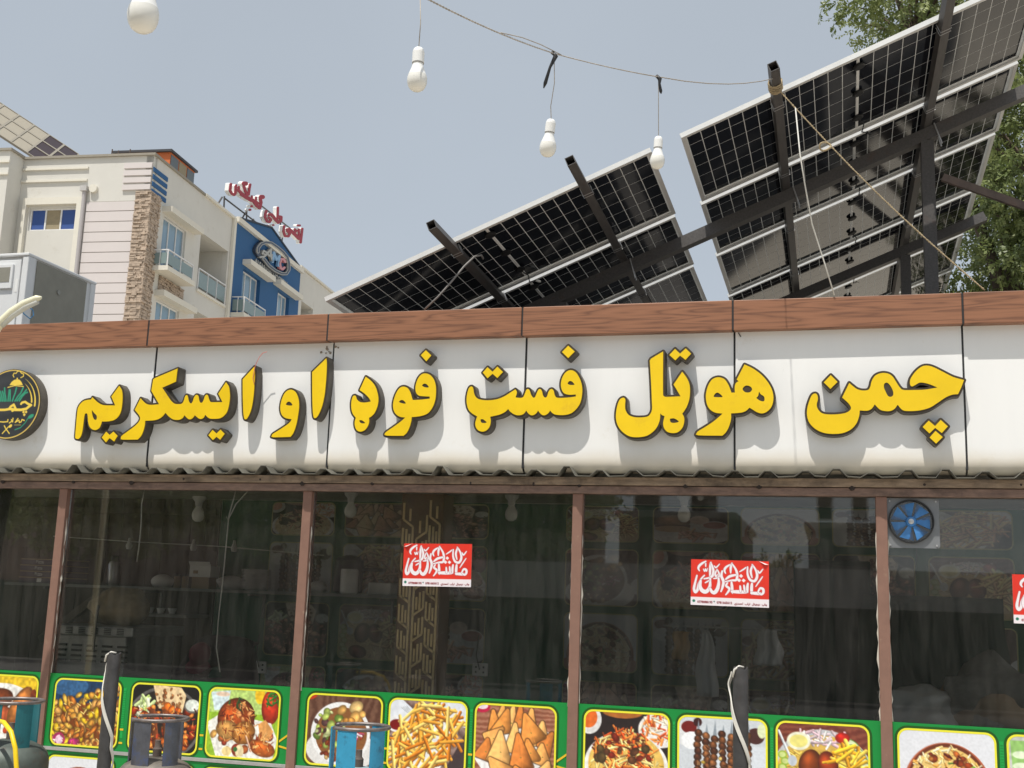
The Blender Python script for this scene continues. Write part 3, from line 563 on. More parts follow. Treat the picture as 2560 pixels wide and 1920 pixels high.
# ---- letters, traced as outlines on the plane of their faces
LY = 6.878; c = 'c'
CR = dict(A=(170, 860, 5.53), B=(400, 860, 5.53), C=(640, 860, 4.608), D=(1120, 830, 5.53), E=(1500, 830, 4.608), F=(1960, 860, 4.424))
GL = [
 ('A', [[(710,580,c),(745,640),(757,720),(752,830),(735,930),(700,1000),(650,1045),(590,1065),(520,1072),(470,1072,c),(462,1105),(440,1155),(405,1183),(370,1190),(330,1175),(300,1140),(282,1080),(276,1000),(268,962,c),(245,960),(232,985),(222,1050),(212,1130),(200,1210),(180,1275),(150,1310),(122,1312),(103,1295),(105,1240),(115,1120),(125,1000),(133,930),(140,890),(165,840),(210,795),(260,775),(322,768,c),(338,738,c),(365,765),(410,805),(460,835),(520,848),(655,850,c),(602,728,c)]],
  [[(330,910,c),(365,955),(398,990),(402,1030),(385,1050),(360,1040),(342,1000),(333,950)]]),
 ('A', [[(530,1215,c),(577,1260,c),(630,1213,c),(687,1272,c),(640,1348,c),(577,1300,c),(527,1360,c),(470,1293,c)]], []),
 ('A', [[(1005,752,c),(1040,790),(1085,828),(1150,842),(1262,834,c),(1155,648,c),(1180,492,c),(1200,474,c),(1518,340,c),(1495,520,c),(1305,605,c),(1340,660),(1390,735),(1430,790),(1475,825),(1540,832),(1580,822),(1603,785),(1620,730),(1640,706),(1658,725),(1672,790),(1690,818),(1708,822),(1727,795),(1745,740),(1768,708),(1790,706),(1806,730),(1818,790),(1832,812),(1855,812),(1876,780),(1895,722),(1915,702),(1936,712),(1950,760),(1968,798),(1995,805),(2138,804,c),(2080,688,c),(2185,530,c),(2225,590),(2240,680),(2240,760),(2225,860),(2200,940),(2150,1000),(2090,1030),(2000,1035),(1960,1030),(1930,1010),(1900,978,c),(1880,1015),(1850,1035),(1820,1035),(1790,1015),(1755,985,c),(1735,1015),(1705,1038),(1670,1040),(1640,1015),(1612,985,c),(1590,1020),(1550,1045),(1500,1050),(1450,1040),(1400,1005),(1350,952,c),(1310,1000),(1260,1035),(1190,1055),(1070,1062,c),(1065,1120),(1045,1200),(1010,1275),(965,1322,c),(755,1322),(735,1305),(745,1272),(820,1215),(920,1140),(975,1085),(1000,1035),(985,985),(925,912,c)]], []),
 ('B', [[(728,1190,c),(783,1240,c),(838,1185,c),(895,1243,c),(833,1325,c),(783,1283,c),(733,1328,c),(672,1262,c)]], []),
 ('B', [[(1305,315,c),(1315,420),(1310,520),(1300,680),(1285,800),(1265,900),(1235,980),(1205,1030),(1185,1042),(1168,1030),(1155,960),(1150,850),(1146,700),(1145,490,c)]], []),
 ('B', [[(1815,632),(1865,655),(1900,710),(1922,790),(1925,880),(1912,980),(1895,1080),(1870,1170),(1840,1240),(1805,1285,c),(1565,1290),(1548,1270),(1562,1245),(1640,1195),(1740,1130),(1800,1080),(1822,1040,c),(1740,1025),(1690,985),(1668,920),(1668,850),(1685,770),(1720,690),(1765,645)]],
  [[(1745,840),(1760,805),(1790,798),(1820,820),(1832,848),(1790,852)]]),
 ('C', [[(812,165,c),(818,230),(815,330),(805,470),(790,600),(765,710),(730,800),(700,845),(680,855),(665,840),(655,760),(650,600),(648,325,c)]], []),
 ('C', [[(1265,378,c),(1320,420),(1370,480),(1400,560),(1412,640),(1400,720),(1370,790),(1335,830),(1303,852,c),(1305,900),(1285,955),(1250,995),(1200,1010),(1160,990),(1140,940),(1140,890),(1152,852,c),(1115,800),(1100,740),(1100,670),(1115,610),(1130,595),(1150,600),(1165,640),(1200,668),(1260,675),(1325,663,c),(1300,620),(1250,570),(1195,532,c)]],
  [[(1190,880,c),(1215,878),(1245,895),(1258,912),(1225,915),(1200,905)]]),
 ('C', [[(1960,340),(2010,360),(2050,410),(2072,480),(2075,560),(2065,650),(2035,730),(1985,795),(1920,825),(1850,838),(1795,842,c),(1790,890),(1770,960),(1740,1020),(1700,1058,c),(1505,1055),(1487,1030),(1520,1000),(1600,945),(1680,885),(1720,848,c),(1650,835),(1600,790),(1580,720),(1590,640),(1620,560),(1660,505),(1705,492),(1750,510),(1780,560),(1795,610),(1806,646,c),(1900,642),(2003,630,c),(2003,606,c),(1930,602),(1880,595),(1850,570),(1838,520),(1845,460),(1870,395),(1910,350)]],
  [[(1650,668),(1675,645),(1705,655),(1727,685),(1690,685)], [(1915,480),(1935,458),(1965,463),(1992,498),(1950,500)]]),
 ('C', [[(1958,72,c),(2020,132,c),(1962,200,c),(1900,130,c)]], []),
 ('D', [[(1715,530),(1770,560),(1815,630),(1845,710),(1858,800),(1850,900),(1825,990),(1770,1070),(1700,1125),(1610,1148),(1500,1145),(1450,1125),(1412,1085,c),(1390,1120),(1350,1148),(1310,1150),(1275,1125),(1245,1085,c),(1225,1120),(1185,1148),(1145,1150),(1110,1125),(1082,1085,c),(1055,1125),(1010,1148),(950,1150),(900,1130),(860,1100),(833,1065,c),(790,1105),(720,1140),(640,1160),(585,1172,c),(592,1230),(580,1300),(540,1355),(480,1378),(420,1360),(385,1310),(380,1250),(405,1168,c),(340,1130),(290,1080),(265,1010),(258,930),(268,850),(290,780),(315,755),(340,760),(352,790),(362,850),(390,905),(450,935),(560,945),(680,930),(780,890),(860,840),(930,795,c),(948,815),(952,850),(934,905,c),(1000,912),(1040,900),(1065,850),(1085,800),(1110,790),(1130,810),(1150,870),(1180,908),(1205,900),(1230,840),(1255,795),(1280,792),(1300,820),(1315,880),(1345,908),(1370,890),(1390,830),(1415,795),(1440,790),(1462,815),(1475,870),(1500,905),(1560,912),(1680,905),(1768,892,c),(1768,864,c),(1680,868),(1610,850),(1575,800),(1562,730),(1575,650),(1610,580),(1660,537)]],
  [[(1655,715),(1675,682),(1705,680),(1735,705),(1748,730),(1690,733)], [(450,1210,c),(480,1205),(510,1225),(535,1250),(500,1260),(460,1250)]]),
 ('D', [[(548,488,c),(617,550,c),(685,480,c),(760,553,c),(683,637,c),(617,578,c),(548,640,c),(482,562,c)]], []),
 ('D', [[(1663,190,c),(1753,270,c),(1662,362,c),(1577,278,c)]], []),
 ('E', [[(728,225,c),(727,690),(737,735),(765,748),(928,742,c),(848,605,c),(948,458,c),(1000,530),(1030,600),(1038,680),(1030,770),(1005,850),(975,905),(948,940,c),(970,990),(968,1050),(945,1110),(895,1155),(835,1165),(775,1150),(740,1110),(728,1050),(745,968,c),(718,960),(695,938,c),(690,1010),(660,1090),(610,1150),(540,1195),(450,1212),(350,1205),(270,1160),(215,1095),(188,1020),(185,940),(200,850),(225,785),(255,760),(280,760),(293,785),(290,840),(295,900),(330,955),(390,980),(470,985),(545,975),(580,945),(600,890),(598,800),(590,600),(574,330,c),(588,308,c)]],
  [[(805,1000,c),(850,995),(890,1015),(907,1035),(860,1048),(815,1040)]]),
 ('E', [[(865,195,c),(922,250,c),(988,190,c),(1050,250,c),(985,322,c),(922,272,c),(868,328,c),(800,265,c)]], []),
 ('E', [[(1665,375,c),(1760,420),(1850,485),(1920,560),(1970,640),(1995,720),(1995,800),(1970,870),(1920,920),(1865,938),(1810,925),(1760,895),(1722,872,c),(1680,910),(1620,930),(1510,938,c),(1510,1000),(1490,1080),(1455,1150),(1410,1195,c),(1132,1190),(1115,1165),(1137,1140),(1220,1090),(1310,1030),(1375,975),(1412,940,c),(1330,930),(1270,895),(1235,840),(1220,760),(1225,690),(1250,610),(1290,550),(1340,525),(1390,525),(1440,550),(1480,610),(1500,660),(1515,700,c),(1555,698,c),(1552,640),(1565,590),(1598,568,c),(1575,548,c)]],
  [[(1310,745),(1330,708),(1360,700),(1400,730),(1410,750),(1350,752)], [(1643,655),(1670,622),(1705,618),(1740,635),(1752,665),(1730,693),(1690,698),(1660,685)], [(1832,685,c),(1850,715),(1890,745),(1895,785),(1880,800),(1840,790),(1800,760,c),(1822,735)]]),
 ('F', [[(345,548),(368,565),(375,610),(362,670),(375,720),(420,765),(500,780),(620,775),(700,755),(740,715),(720,665),(643,592,c),(722,432,c),(760,465),(810,500),(870,515),(930,508),(955,470),(970,410),(1010,350),(1080,322),(1150,328),(1200,360),(1240,420),(1280,480),(1320,508),(1420,510),(1560,505),(1697,482,c),(1620,450),(1560,432),(1500,428),(1450,455),(1415,470),(1395,450),(1395,400),(1420,350),(1470,290),(1530,248),(1590,240),(1660,260),(1760,310),(1870,365),(1990,400,c),(1960,480),(1925,555,c),(1860,562),(1790,590),(1700,650),(1610,705),(1500,735),(1380,742),(1310,730),(1257,672,c),(1225,715),(1180,740),(1120,742),(1060,725),(1003,668,c),(970,715),(920,738),(838,735,c),(830,800),(800,880),(740,945),(650,985),(540,995),(430,980),(340,935),(280,870),(255,790),(258,710),(280,630),(310,565)]],
  [[(1110,440),(1140,428),(1175,460),(1205,520),(1207,565),(1180,585),(1150,575),(1125,530),(1105,480)]]),
 ('F', [[(517,345,c),(592,420,c),(513,497,c),(440,425,c)]], []),
 ('F', [[(1600,848,c),(1670,908,c),(1733,840,c),(1812,912,c),(1745,985,c),(1672,928,c),(1608,990,c),(1533,918,c)], [(1675,962,c),(1755,1030,c),(1682,1102,c),(1610,1035,c)]], []),
]
def to_wall(loop, cr, Y=LY, step=9):
    ox, oy, s = CR[cr]; return [(lambda P: (P.x, P.z))(at(ox+x/s, oy+y/s, Y)) for x, y in smooth_poly(loop, step)]
for cr, outs, holes in GL:
    O = [to_wall(l, cr) for l in outs]; Hh = [to_wall(l, cr, step=6) for l in holes]
    lps = group_loops([thin(l, .0004) for l in offset_loops(O, .0125, .0036)])
    lbody = MB()
    for ou, hs_ in lps:
        q = plate(ou, [h for h in hs_ if abs(area(h)) > .0004], lambda x, z, y: (x, y, z), LY+.003, SY+.001); lbody.add(q.v, q.f)
    bo = lbody.build('letter', M['lside'], sign)
    front = MB()
    for ou, hs_ in lps:
        q = plate(ou, [h for h in hs_ if abs(area(h)) > .0004], lambda x, z, y: (x, y, z), LY+.001, LY+.006); front.add(q.v, q.f)
    front.build('letter_edge', M['rim'], bo)
    fb = MB()
    for i, ou in enumerate(O):
        q = plate(ou, Hh if i == 0 else [], lambda x, z, y: (x, y, z), LY-.003, LY+.004); fb.add(q.v, q.f)
    fb.build('letter_face', M['yellow'], bo)
# red wire that hangs out of the alif
P = lambda x, y, Y: at(400+x/5.53, 860+y/5.53, Y)
MB().tube([P(1305, 560, LY-.006), P(1285, 470, LY-.008), P(1310, 330, LY-.01), P(1330, 270, LY-.015), P(1375, 180, LY-.02), P(1420, 125, LY-.02), P(1480, 108, LY-.02)], .0024, 6).build('wire', mat('red_wire', S(214, 120, 110), 0.5), sign, smooth='all')
# round logo
lc = at(24, 1010, LY-.004); LR = 0.252; lo = MB().lathe([(LR, LY+.0), (LR, SY+.002)], 64, (lc.x, 0, lc.z), 'y').build('logo_disc', M['lside'], sign, smooth=True)
def logo():
    n = 150; im = Img(n, n, (48, 50, 52), 3); im.ell(.3, .3, .4, .4, (60, 62, 64), 0, .5); Rr = np.hypot(im.X-.5, im.Y-.5); im.grain(.15, 12)
    im.put(np.abs(Rr-.478)-.008, (222, 190, 96))
    def tr(x, y): return (.5+(x-130)/1050, .5+(y-830)/1050)
    def st(pts, wd, col):
        p = [tr(*q) for q in pts]
        d = np.full(im.X.shape, 9.)
        for a_, b_ in zip(p[:-1], p[1:]): d = np.minimum(d, seg_dist(im.X, im.Y, a_, b_)[0])
        im.put(d-wd/2100, col)
    Yc = (238, 206, 84); Gc = (52, 150, 116)
    for R0, a0, a1, wd in ((430, -1.05, .07, 26), (372, -.95, -.07, 24)):
        for k in range(24):
            t0, t1 = a0+(a1-a0)*k/24, a0+(a1-a0)*(k+1)/24; st([(130+R0*math.cos(t0), 830+R0*math.sin(t0)), (130+R0*math.cos(t1), 830+R0*math.sin(t1))], wd*(k+2)/25, Yc)
    st([(150, 430), (130, 400), (145, 370), (180, 375), (200, 345), (240, 340), (275, 375), (310, 385), (312, 420), (270, 440)], 14, Yc)
    im.poly([tr(90, 550), tr(120, 500), tr(160, 472), tr(210, 462), tr(255, 472), tr(290, 505), tr(318, 550)], Yc); st([(65, 582), (180, 556), (330, 572)], 14, Yc); im.ell(*tr(210, 452), .012, .012, Yc)
    for (x0, x1, y1) in ((30, -20, 640), (60, 10, 590), (95, 95, 620), (130, 110, 620), (170, 215, 590), (215, 330, 590), (250, 390, 620), (290, 410, 660), (0, -60, 640), (-30, -100, 620), (-60, -150, 640)):
        st([(x0, 785), ((x0*2+x1)/3, 720), ((x0+2*x1)/3+(x1-x0)*.05, 670), (x1, y1)], 24, Gc)
    st([(500, 850), (440, 830), (390, 800), (340, 810), (325, 830)], 34, Yc); st([(490, 850), (420, 905), (330, 918), (230, 915), (130, 900)], 40, Yc); st([(190, 930), (240, 900), (200, 840), (150, 870), (130, 905), (60, 915), (-20, 915), (-90, 900), (-130, 950), (-220, 960), (-260, 880)], 36, Yc)
    for q in ((382, 950), (425, 950), (400, 990)): im.poly([tr(q[0]-24, q[1]), tr(q[0], q[1]-24), tr(q[0]+24, q[1]), tr(q[0], q[1]+24)], Yc)
    for pts in ([(410, 1075), (370, 1060), (360, 1095), (330, 1105), (320, 1070), (280, 1090), (260, 1100)], [(262, 1100), (300, 1045)], [(215, 1040), (215, 1095)], [(190, 1060), (200, 1085), (160, 1110)], [(130, 1060), (130, 1090), (60, 1095), (-20, 1090), (-30, 1060)], [(-70, 1050), (-80, 1095), (-160, 1095), (-170, 1060)]): st(pts, 17, Yc)
    st([(250, 1140), (360, 1140)], 8, (190, 170, 90)); st([(60, 1265), (150, 1170), (190, 1150)], 16, Yc); st([(180, 1265), (100, 1180), (80, 1150)], 16, Yc); im.ell(*tr(185, 1155), .03, .02, Yc, -.7)
    st([(270, 1210), (360, 1180), (430, 1110), (470, 1040)], 14, Gc); im.ell(*tr(515, 1015), .05, .026, Gc, -.5)
    return im
print_mesh('logo_print', logo(), lambda u, v: (lc.x+(u-.5)*2*LR, np.full_like(u, LY-.003), lc.z-(v-.5)*2*LR), lo, rounded=lambda u, v: np.hypot(u-.5, v-.5) < .497)

# mud daubed by wasps under one cap joint, and scuffs
mud = mat('dried_mud', (.36, .31, .25, 1), .95, var=.4, scale=40)
for k in range(9):
    x, z, r = -3.185+rng.gauss(0, .03), 3.205-abs(rng.gauss(0, .035)), rng.uniform(.004, .010); MB().lathe([(r*.3, -.006), (r, -.003), (r*1.1, .0)], 7, (x, SY, z), 'y').build('mud_dab', mud, sign, smooth='all')
for k in range(26):   # screw heads along the panel edges
    pass
MB().tube([at(1846, 832, 6.955), at(1852, 842, 6.95)], .003, 5).build('wire_end', M['black'], sign)
# ================================================================== green food banners
def rrect(x0, x1, z0, z1, r, n=6):
    out = []
    for cx, cz, a0 in ((x1-r, z1-r, 0), (x0+r, z1-r, 90), (x0+r, z0+r, 180), (x1-r, z0+r, 270)):
        for k in range(n+1):
            t = rad(a0+90*k/n); out.append((cx+r*math.cos(t), cz+r*math.sin(t)))
    return out
def ring(mb, o, i, y0, y1):
    n = len(o); vs = [(x, y0, z) for x, z in o]+[(x, y0, z) for x, z in i]+[(x, y1, z) for x, z in o]+[(x, y1, z) for x, z in i]
    fs = []
    for k in range(n):
        j = (k+1) % n; fs += [(k, j, n+j, n+k), (k, 2*n+k, 2*n+j, j), (n+k, n+j, 3*n+j, 3*n+k)]
    return mb.add(vs, fs)
def food_tile(par, x0, x1, z0, z1, key, Y, label, dimmed=False):
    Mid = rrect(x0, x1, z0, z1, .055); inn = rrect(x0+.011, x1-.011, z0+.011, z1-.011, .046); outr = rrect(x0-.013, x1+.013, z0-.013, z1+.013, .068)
    ring(MB(), outr, Mid, Y-.0015, Y+.0015).build('tile_shadow_print', M['green_dim' if dimmed else 'greendk'], par)
    ring(MB(), Mid, inn, Y-.0025, Y+.0015).build('tile_border', M['lime_dim' if dimmed else 'lime'], par)
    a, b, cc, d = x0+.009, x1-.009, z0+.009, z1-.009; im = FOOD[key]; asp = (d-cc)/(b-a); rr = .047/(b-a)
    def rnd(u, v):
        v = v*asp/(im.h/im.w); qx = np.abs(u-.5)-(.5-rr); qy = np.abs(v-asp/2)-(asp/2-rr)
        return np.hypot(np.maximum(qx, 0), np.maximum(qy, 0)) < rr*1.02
    o = print_mesh('food_picture', im, lambda u, v: (a+(b-a)*u, np.full_like(u, Y-.0018), d-(d-cc)*v), par, rounded=rnd, m=M['prnt_dim'] if dimmed else None)
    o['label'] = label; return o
TW = .51; BY = 6.992
BAYS = [(-6.94, -5.16, [-6.88, -6.3, -5.69], ['platter', 'fries', 'chicken_piece'], 'green food banner with roast chicken pieces at the end of the window row'),
        (-5.10, -3.316, [-5.05, -4.462, -3.895], ['skewer', 'kebab_naan', 'roast'], 'green food banner with yellow skewers, kebab with flat bread and whole roast chicken'),
        (-3.255, -1.516, [-3.2, -2.65, -2.094], ['chaat', 'fries', 'samosa'], 'green food banner with chickpea bowl, french fries and samosas'),
        (-1.455, .257, [-1.42, -.867, -.312], ['rice_carrot', 'tikka', 'platter'], 'green food banner with carrot rice, meat skewers and chicken with chips'),
        (.319, 2.03, [.343, .904, 1.46], ['biryani', 'drink', 'chaat'], 'green food banner with rice in a clay bowl beside the fan window')]
FL = dict(platter='picture of chicken with rice and chips', fries='picture of french fries with ketchup', chicken_piece='picture of roast chicken pieces', skewer='picture of yellow chicken skewers', kebab_naan='picture of kebab with flat bread and sauce', roast='picture of a whole roast chicken on green', chaat='picture of a chickpea and salad bowl', samosa='picture of piled samosas', rice_carrot='picture of rice with carrot strips', tikka='picture of meat skewers on a white plate', biryani='picture of rice in a clay bowl', drink='picture of a plate with a green drink')
for a, b, xs, keys, lab in BAYS:
    bn = thing('menu_banner', lab, 'banner', ((a+b)/2, BY, .53), group='green food banners under the windows')
    MB().box(a, b, BY, BY+.004, .528, 1.0).build('banner_sheet', M['green'], bn)
    for k, x in enumerate(xs):
        food_tile(bn, x, x+TW, .537, .972, keys[k], BY-.0005, FL[keys[k]])
        # lighter dash column and amber ticks between the pictures
        xx = x+TW+.026
        if k < 2:
            MB().box(xx-.010, xx+.010, BY-.0012, BY+.001, .61, .93).build('light_green_stripe', M['greenlt'], bn)
            for q in range(18): MB().box(xx-.008, xx+.008, BY-.0022, BY-.0005, .66+q*.0145, .6655+q*.0145).build('dash', M['green'], bn)
            for z in (.575, .66): MB().box(xx-.013, xx+.013, BY-.0026, BY-.0008, z, z+.012).build('amber_tick', M['amber'], bn)
    if b < 2:
        MB().obox((b-.062, BY-.0026, .655), (.058, 0, .042), (0, .002, 0), (0, 0, .014)).build('amber_line', M['amber'], bn)
        MB().obox((b-.062, BY-.0026, .628), (.058, 0, -.012), (0, .002, 0), (0, 0, .011)).build('amber_line', M['amber'], bn)
LOW = ['drink', 'biryani', 'tikka', 'burger', 'samosa']
for i, (a, b, xs, keys, lab) in enumerate(BAYS):
    bn = thing('lower_banner', ['lower green banner below the roast chicken piece picture', 'lower green banner below skewers and roast chicken', 'lower green banner below fries and samosas', 'lower green banner below carrot rice', 'lower green banner below the clay bowl rice'][i], 'banner', ((a+b)/2, BY, .03), group='lower row of food banners')
    MB().box(a-.03, b+.03, BY-.004, BY+.004, .03, .502).build('banner_sheet', M['green'], bn)
    for k, x in enumerate(xs): food_tile(bn, x, x+TW, .05, .476, LOW[(i+k) % 5], BY-.0045, 'picture of a dish')
# ================================================================== red calligraphy stickers
def sticker_img():
    n = 190; im = Img(n, 114, (222, 52, 36), 5); im.grain(.03, 6)
    def tr(x, y):
        t = (y-300)/1050; xl = 310-65*t; wd = 1720-10*t; u = (x-xl)/wd; yt = 300+5*u+95*u*t; return (u, (y-yt)/1000*.585)
    Wc = (238, 232, 236)
    def st(pts, w0, w1=None, col=Wc):
        w1 = w1 or w0; p = smooth_open([tr(*q) for q in pts]); m = len(p); d = np.full(im.X.shape, 9.)
        for k, (a_, b_) in enumerate(zip(p[:-1], p[1:])):
            wd = (w0+(w1-w0)*k/max(1, m-2))*(.55+.45*math.sin(math.pi*min(1, (k+.8)/(m*.9)))); d = np.minimum(d, seg_dist(im.X, im.Y, a_, b_)[0]-wd/3440)
        im.put(d-.004, (120, 40, 60), .6); im.put(d, col)
    def smooth_open(p):
        out = []
        for i in range(len(p)-1):
            p0, p1, p2, p3 = [np.array(p[max(0, min(len(p)-1, k))]) for k in (i-1, i, i+1, i+2)]
            for j in range(5):
                t = j/5; out.append(tuple(.5*((2*p1)+(-p0+p2)*t+(2*p0-5*p1+4*p2-p3)*t*t+(-p0+3*p1-3*p2+p3)*t**3)))
        return out+[p[-1]]
    for s in [([(640,345),(560,390),(490,450),(465,510),(485,560)],56), ([(635,390),(630,465)],34), ([(575,520),(600,572),(622,520),(642,570),(668,505)],34), ([(750,370),(728,500),(712,690)],60), ([(760,400),(795,540),(775,660),(710,715),(580,742)],60),
              ([(880,520),(832,620),(845,690),(880,640)],42), ([(890,540),(922,650),(885,715),(790,735)],46), ([(820,445),(858,482),(940,400)],36), ([(425,670),(380,820),(345,960),(370,1040),(420,990),(450,870),(520,740),(590,665)],64),
              ([(500,790),(480,900),(510,990),(580,1035),(650,1000),(700,900),(712,740)],92), ([(700,960),(740,1040),(800,1050),(865,960),(898,830),(900,730)],84), ([(990,560),(965,680),(1003,800),(975,930),(935,1030)],66), ([(600,832),(690,780)],36),
              ([(1170,410),(1080,470),(1040,540),(1060,612)],54), ([(1215,375),(1182,480),(1172,600)],54), ([(1225,400),(1290,520),(1312,640),(1285,760),(1180,775),(1045,805)],58), ([(1285,645),(1150,680),(1055,750)],60), ([(1090,830),(1055,900),(1122,965),(1090,1040),(1035,1105)],56),
              ([(1178,815),(1182,950),(1182,1070)],62), ([(1170,1035),(1350,1042),(1510,1050)],80), ([(1360,905),(1362,1040)],48), ([(1445,890),(1452,1040)],48), ([(1532,845),(1512,950),(1512,1050)],58), ([(1370,570),(1470,505),(1520,462)],36), ([(1552,455),(1540,620),(1585,755),(1680,785),(1742,680),(1735,560),(1690,450),(1655,395)],60),
              ([(1650,430),(1612,560),(1632,705)],52), ([(1768,535),(1800,592),(1880,500)],40), ([(1860,680),(1770,810),(1695,920)],34), ([(1620,845),(1602,980),(1602,1095)],66), ([(1590,1070),(1740,1082),(1800,1090)],74), ([(1740,1040),(1790,960),(1850,980),(1850,1060),(1800,1105),(1745,1060)],58)]: st(*s)
    for q in ((1395, 670), (1345, 770), (1445, 775)):
        im.poly([tr(q[0]-46, q[1]), tr(q[0], q[1]-46), tr(q[0]+46, q[1]), tr(q[0], q[1]+46)], Wc)
    im.rect(0, .492, 1, .6, (236, 228, 232)); im.ell(.043, .543, .018, .018, (20, 110, 86)); im.ell(.305, .545, .009, .009, (40, 90, 80))
    return im
STK = sticker_img()
AR1 = '\uFE7C'
def sticker(x, z, tilt, label, fold):
    st = thing('sticker', label, 'sticker', (x, 7.006, z), group='red calligraphy stickers on the glass'); w_, h_ = .452, .266
    ct, sn = math.cos(tilt), math.sin(tilt); Yp = WY+.0085
    f = lambda u, v, y: (x+(u*w_)*ct+(v*h_)*sn, y, z-(v*h_)*ct+(u*w_)*sn)
    MB().add([f(*q, Yp) for q in ((0, 0), (1, 0), (1, 1), (0, 1))]+[f(*q, Yp+.0012) for q in ((0, 0), (1, 0), (1, 1), (0, 1))], [(0, 1, 2, 3), (4, 7, 6, 5), (0, 4, 5, 1), (1, 5, 6, 2), (2, 6, 7, 3), (3, 7, 4, 0)]).build('backing', M['wirew'], st)
    print_mesh('sticker_print', STK, lambda u, v: f(u, v, np.full_like(u, Yp-.0012)), st)
    # curled corner showing the white back
    c0 = (0, 0) if fold else (1, 0); sx = 1 if fold else -1
    MB().add([f(c0[0], c0[1]+.075, Yp-.0014), f(c0[0]+sx*.13, 0, Yp-.0014), f(c0[0]+sx*.05, .07, Yp-.014), f(c0[0]+sx*.06, .055, Yp-.010)], [(0, 2, 3), (0, 3, 1), (2, 1, 3)]).build('curled_corner', M['bulb'], st)
    rot = Matrix.Rotation(-tilt, 3, 'Y').to_quaternion() @ FACE if False else (Matrix.Rotation(-tilt, 3, Vector((0, 1, 0))).to_quaternion() @ FACE)
    red = M['red_ink']
    for body, u, sz in (('0778088195', .185, .0178), ('0781665612', .435, .0178)):
        text_obj('phone_number', body, sz, red, st, f(u, .93, Yp-.0022), rot, bold=.0006)
    # "printed by" line in joined Arabic letter forms, already in visual order
    text_obj('small_print', '\uFEF1\uFEAF\uFEAA\uFEE4\uFEA3\uFE8D \uFE8F\uFE8D\uFEAE\uFE97 \uFEDE\uFE98\uFEF4\uFEA0\uFEF3\uFEA9 \uFB57\uFE8E\uFB7C' if False else '\uFEF1\uFEAF\uFEAA\uFEE4\uFEA3\uFE8D  \uFE8F\uFE8D\uFEAE\uFE97  \uFEDD\uFE98\uFEF4\uFEA0\uFEF3\uFEA9  \uFB56\uFE8E\uFB7C', .0165, red, st, f(.77, .935, Yp-.0022), rot, bold=.0006)
M['red_ink'] = mat('red_ink', S(150, 40, 50), 0.5)
sticker(-2.612, 1.921, .012, 'red calligraphy sticker before the brown patterned column, left corner curled', True)
sticker(-.796, 1.866, -.006, 'red calligraphy sticker on the pane over the meat skewer picture', False)
sticker(.971, 1.826, -.004, 'red calligraphy sticker in the same pane as the blue fan', False)
# ================================================================== exhaust fan
fan = thing('exhaust_fan', 'blue bladed exhaust fan set in the top corner of the window', 'fan', (.449, 7.0, 2.0))
fx, fz = .449, 2.108; fm = mat('grey_fan_plate', (0.24, 0.25, 0.26, 1), 0.45, metal=.4, var=.15, scale=8); blu = mat('blue_fan_blade', S(66, 128, 190), 0.45, var=.25, scale=12, dirt=(0.05, .06, .07, 1), dirt_amt=.15, dirt_scale=14)
pl = [(fx+p[0], fz+p[1]) for p in rrect(-.128, .152, -.15, .131, .018)]; hole = [(fx+.118*math.cos(t*math.pi/24), fz+.118*math.sin(t*math.pi/24)) for t in range(48)]
plate(pl, [hole], lambda x, z, y: (x, y, z), WY+.004, WY+.011).build('plate', fm, fan)
mb = MB(); o_ = [(fx+.124*math.cos(t*math.pi/24), fz+.124*math.sin(t*math.pi/24)) for t in range(48)]; i_ = [(fx+.116*math.cos(t*math.pi/24), fz+.116*math.sin(t*math.pi/24)) for t in range(48)]
ring(mb, o_, i_, WY-.012, WY+.02).build('ring', M['black'], fan)
MB().lathe([(.118, WY+.05), (.118, WY+.058)], 48, (fx, 0, fz), 'y').build('rear_guard', M['black'], fan)
for k in range(7):
    a0 = rad(100+k*360/7); mb = MB(); vs = []
    for (r_, da, y) in ((.03, -.30, .004), (.03, .30, .012), (.07, .37, .016), (.110, .39, .018), (.110, -.36, .002), (.07, -.34, .002)):
        vs.append((fx+r_*math.cos(a0+da), WY+y, fz+r_*math.sin(a0+da)))
    vs += [(x, y+.002, z) for x, y, z in vs]
    mb.add(vs, [(0, 1, 2, 5), (5, 2, 3, 4), (6, 11, 8, 7), (11, 10, 9, 8)]+[(i, (i+1) % 6, (i+1) % 6+6, i+6) for i in range(6)]).build('blade', blu, fan)
MB().lathe([(.012, WY-.006), (.026, WY-.004), (.03, WY+.004), (.034, WY+.02)], 24, (fx, 0, fz), 'y').build('hub', blu, fan, smooth=True)
MB().lathe([(.008, WY-.01), (.015, WY-.008), (.016, WY-.003)], 20, (fx, 0, fz), 'y').build('hub_cap', M['alu'], fan, smooth=True)
for sx, sz in ((-.115, .115), (.135, .115), (.135, -.135), (-.115, -.135)):
    MB().lathe([(.004, WY-.001), (.006, WY+.001), (.006, WY+.005)], 8, (fx+sx, 0, fz+sz), 'y').build('screw', M['alu'], fan)
MB().tube([(fx+.03, WY+.06, fz-.118), (fx+.028, WY+.06, fz-.2), (fx+.015, WY+.065, fz-.32)], .003, 6).build('cord', M['black'], fan)
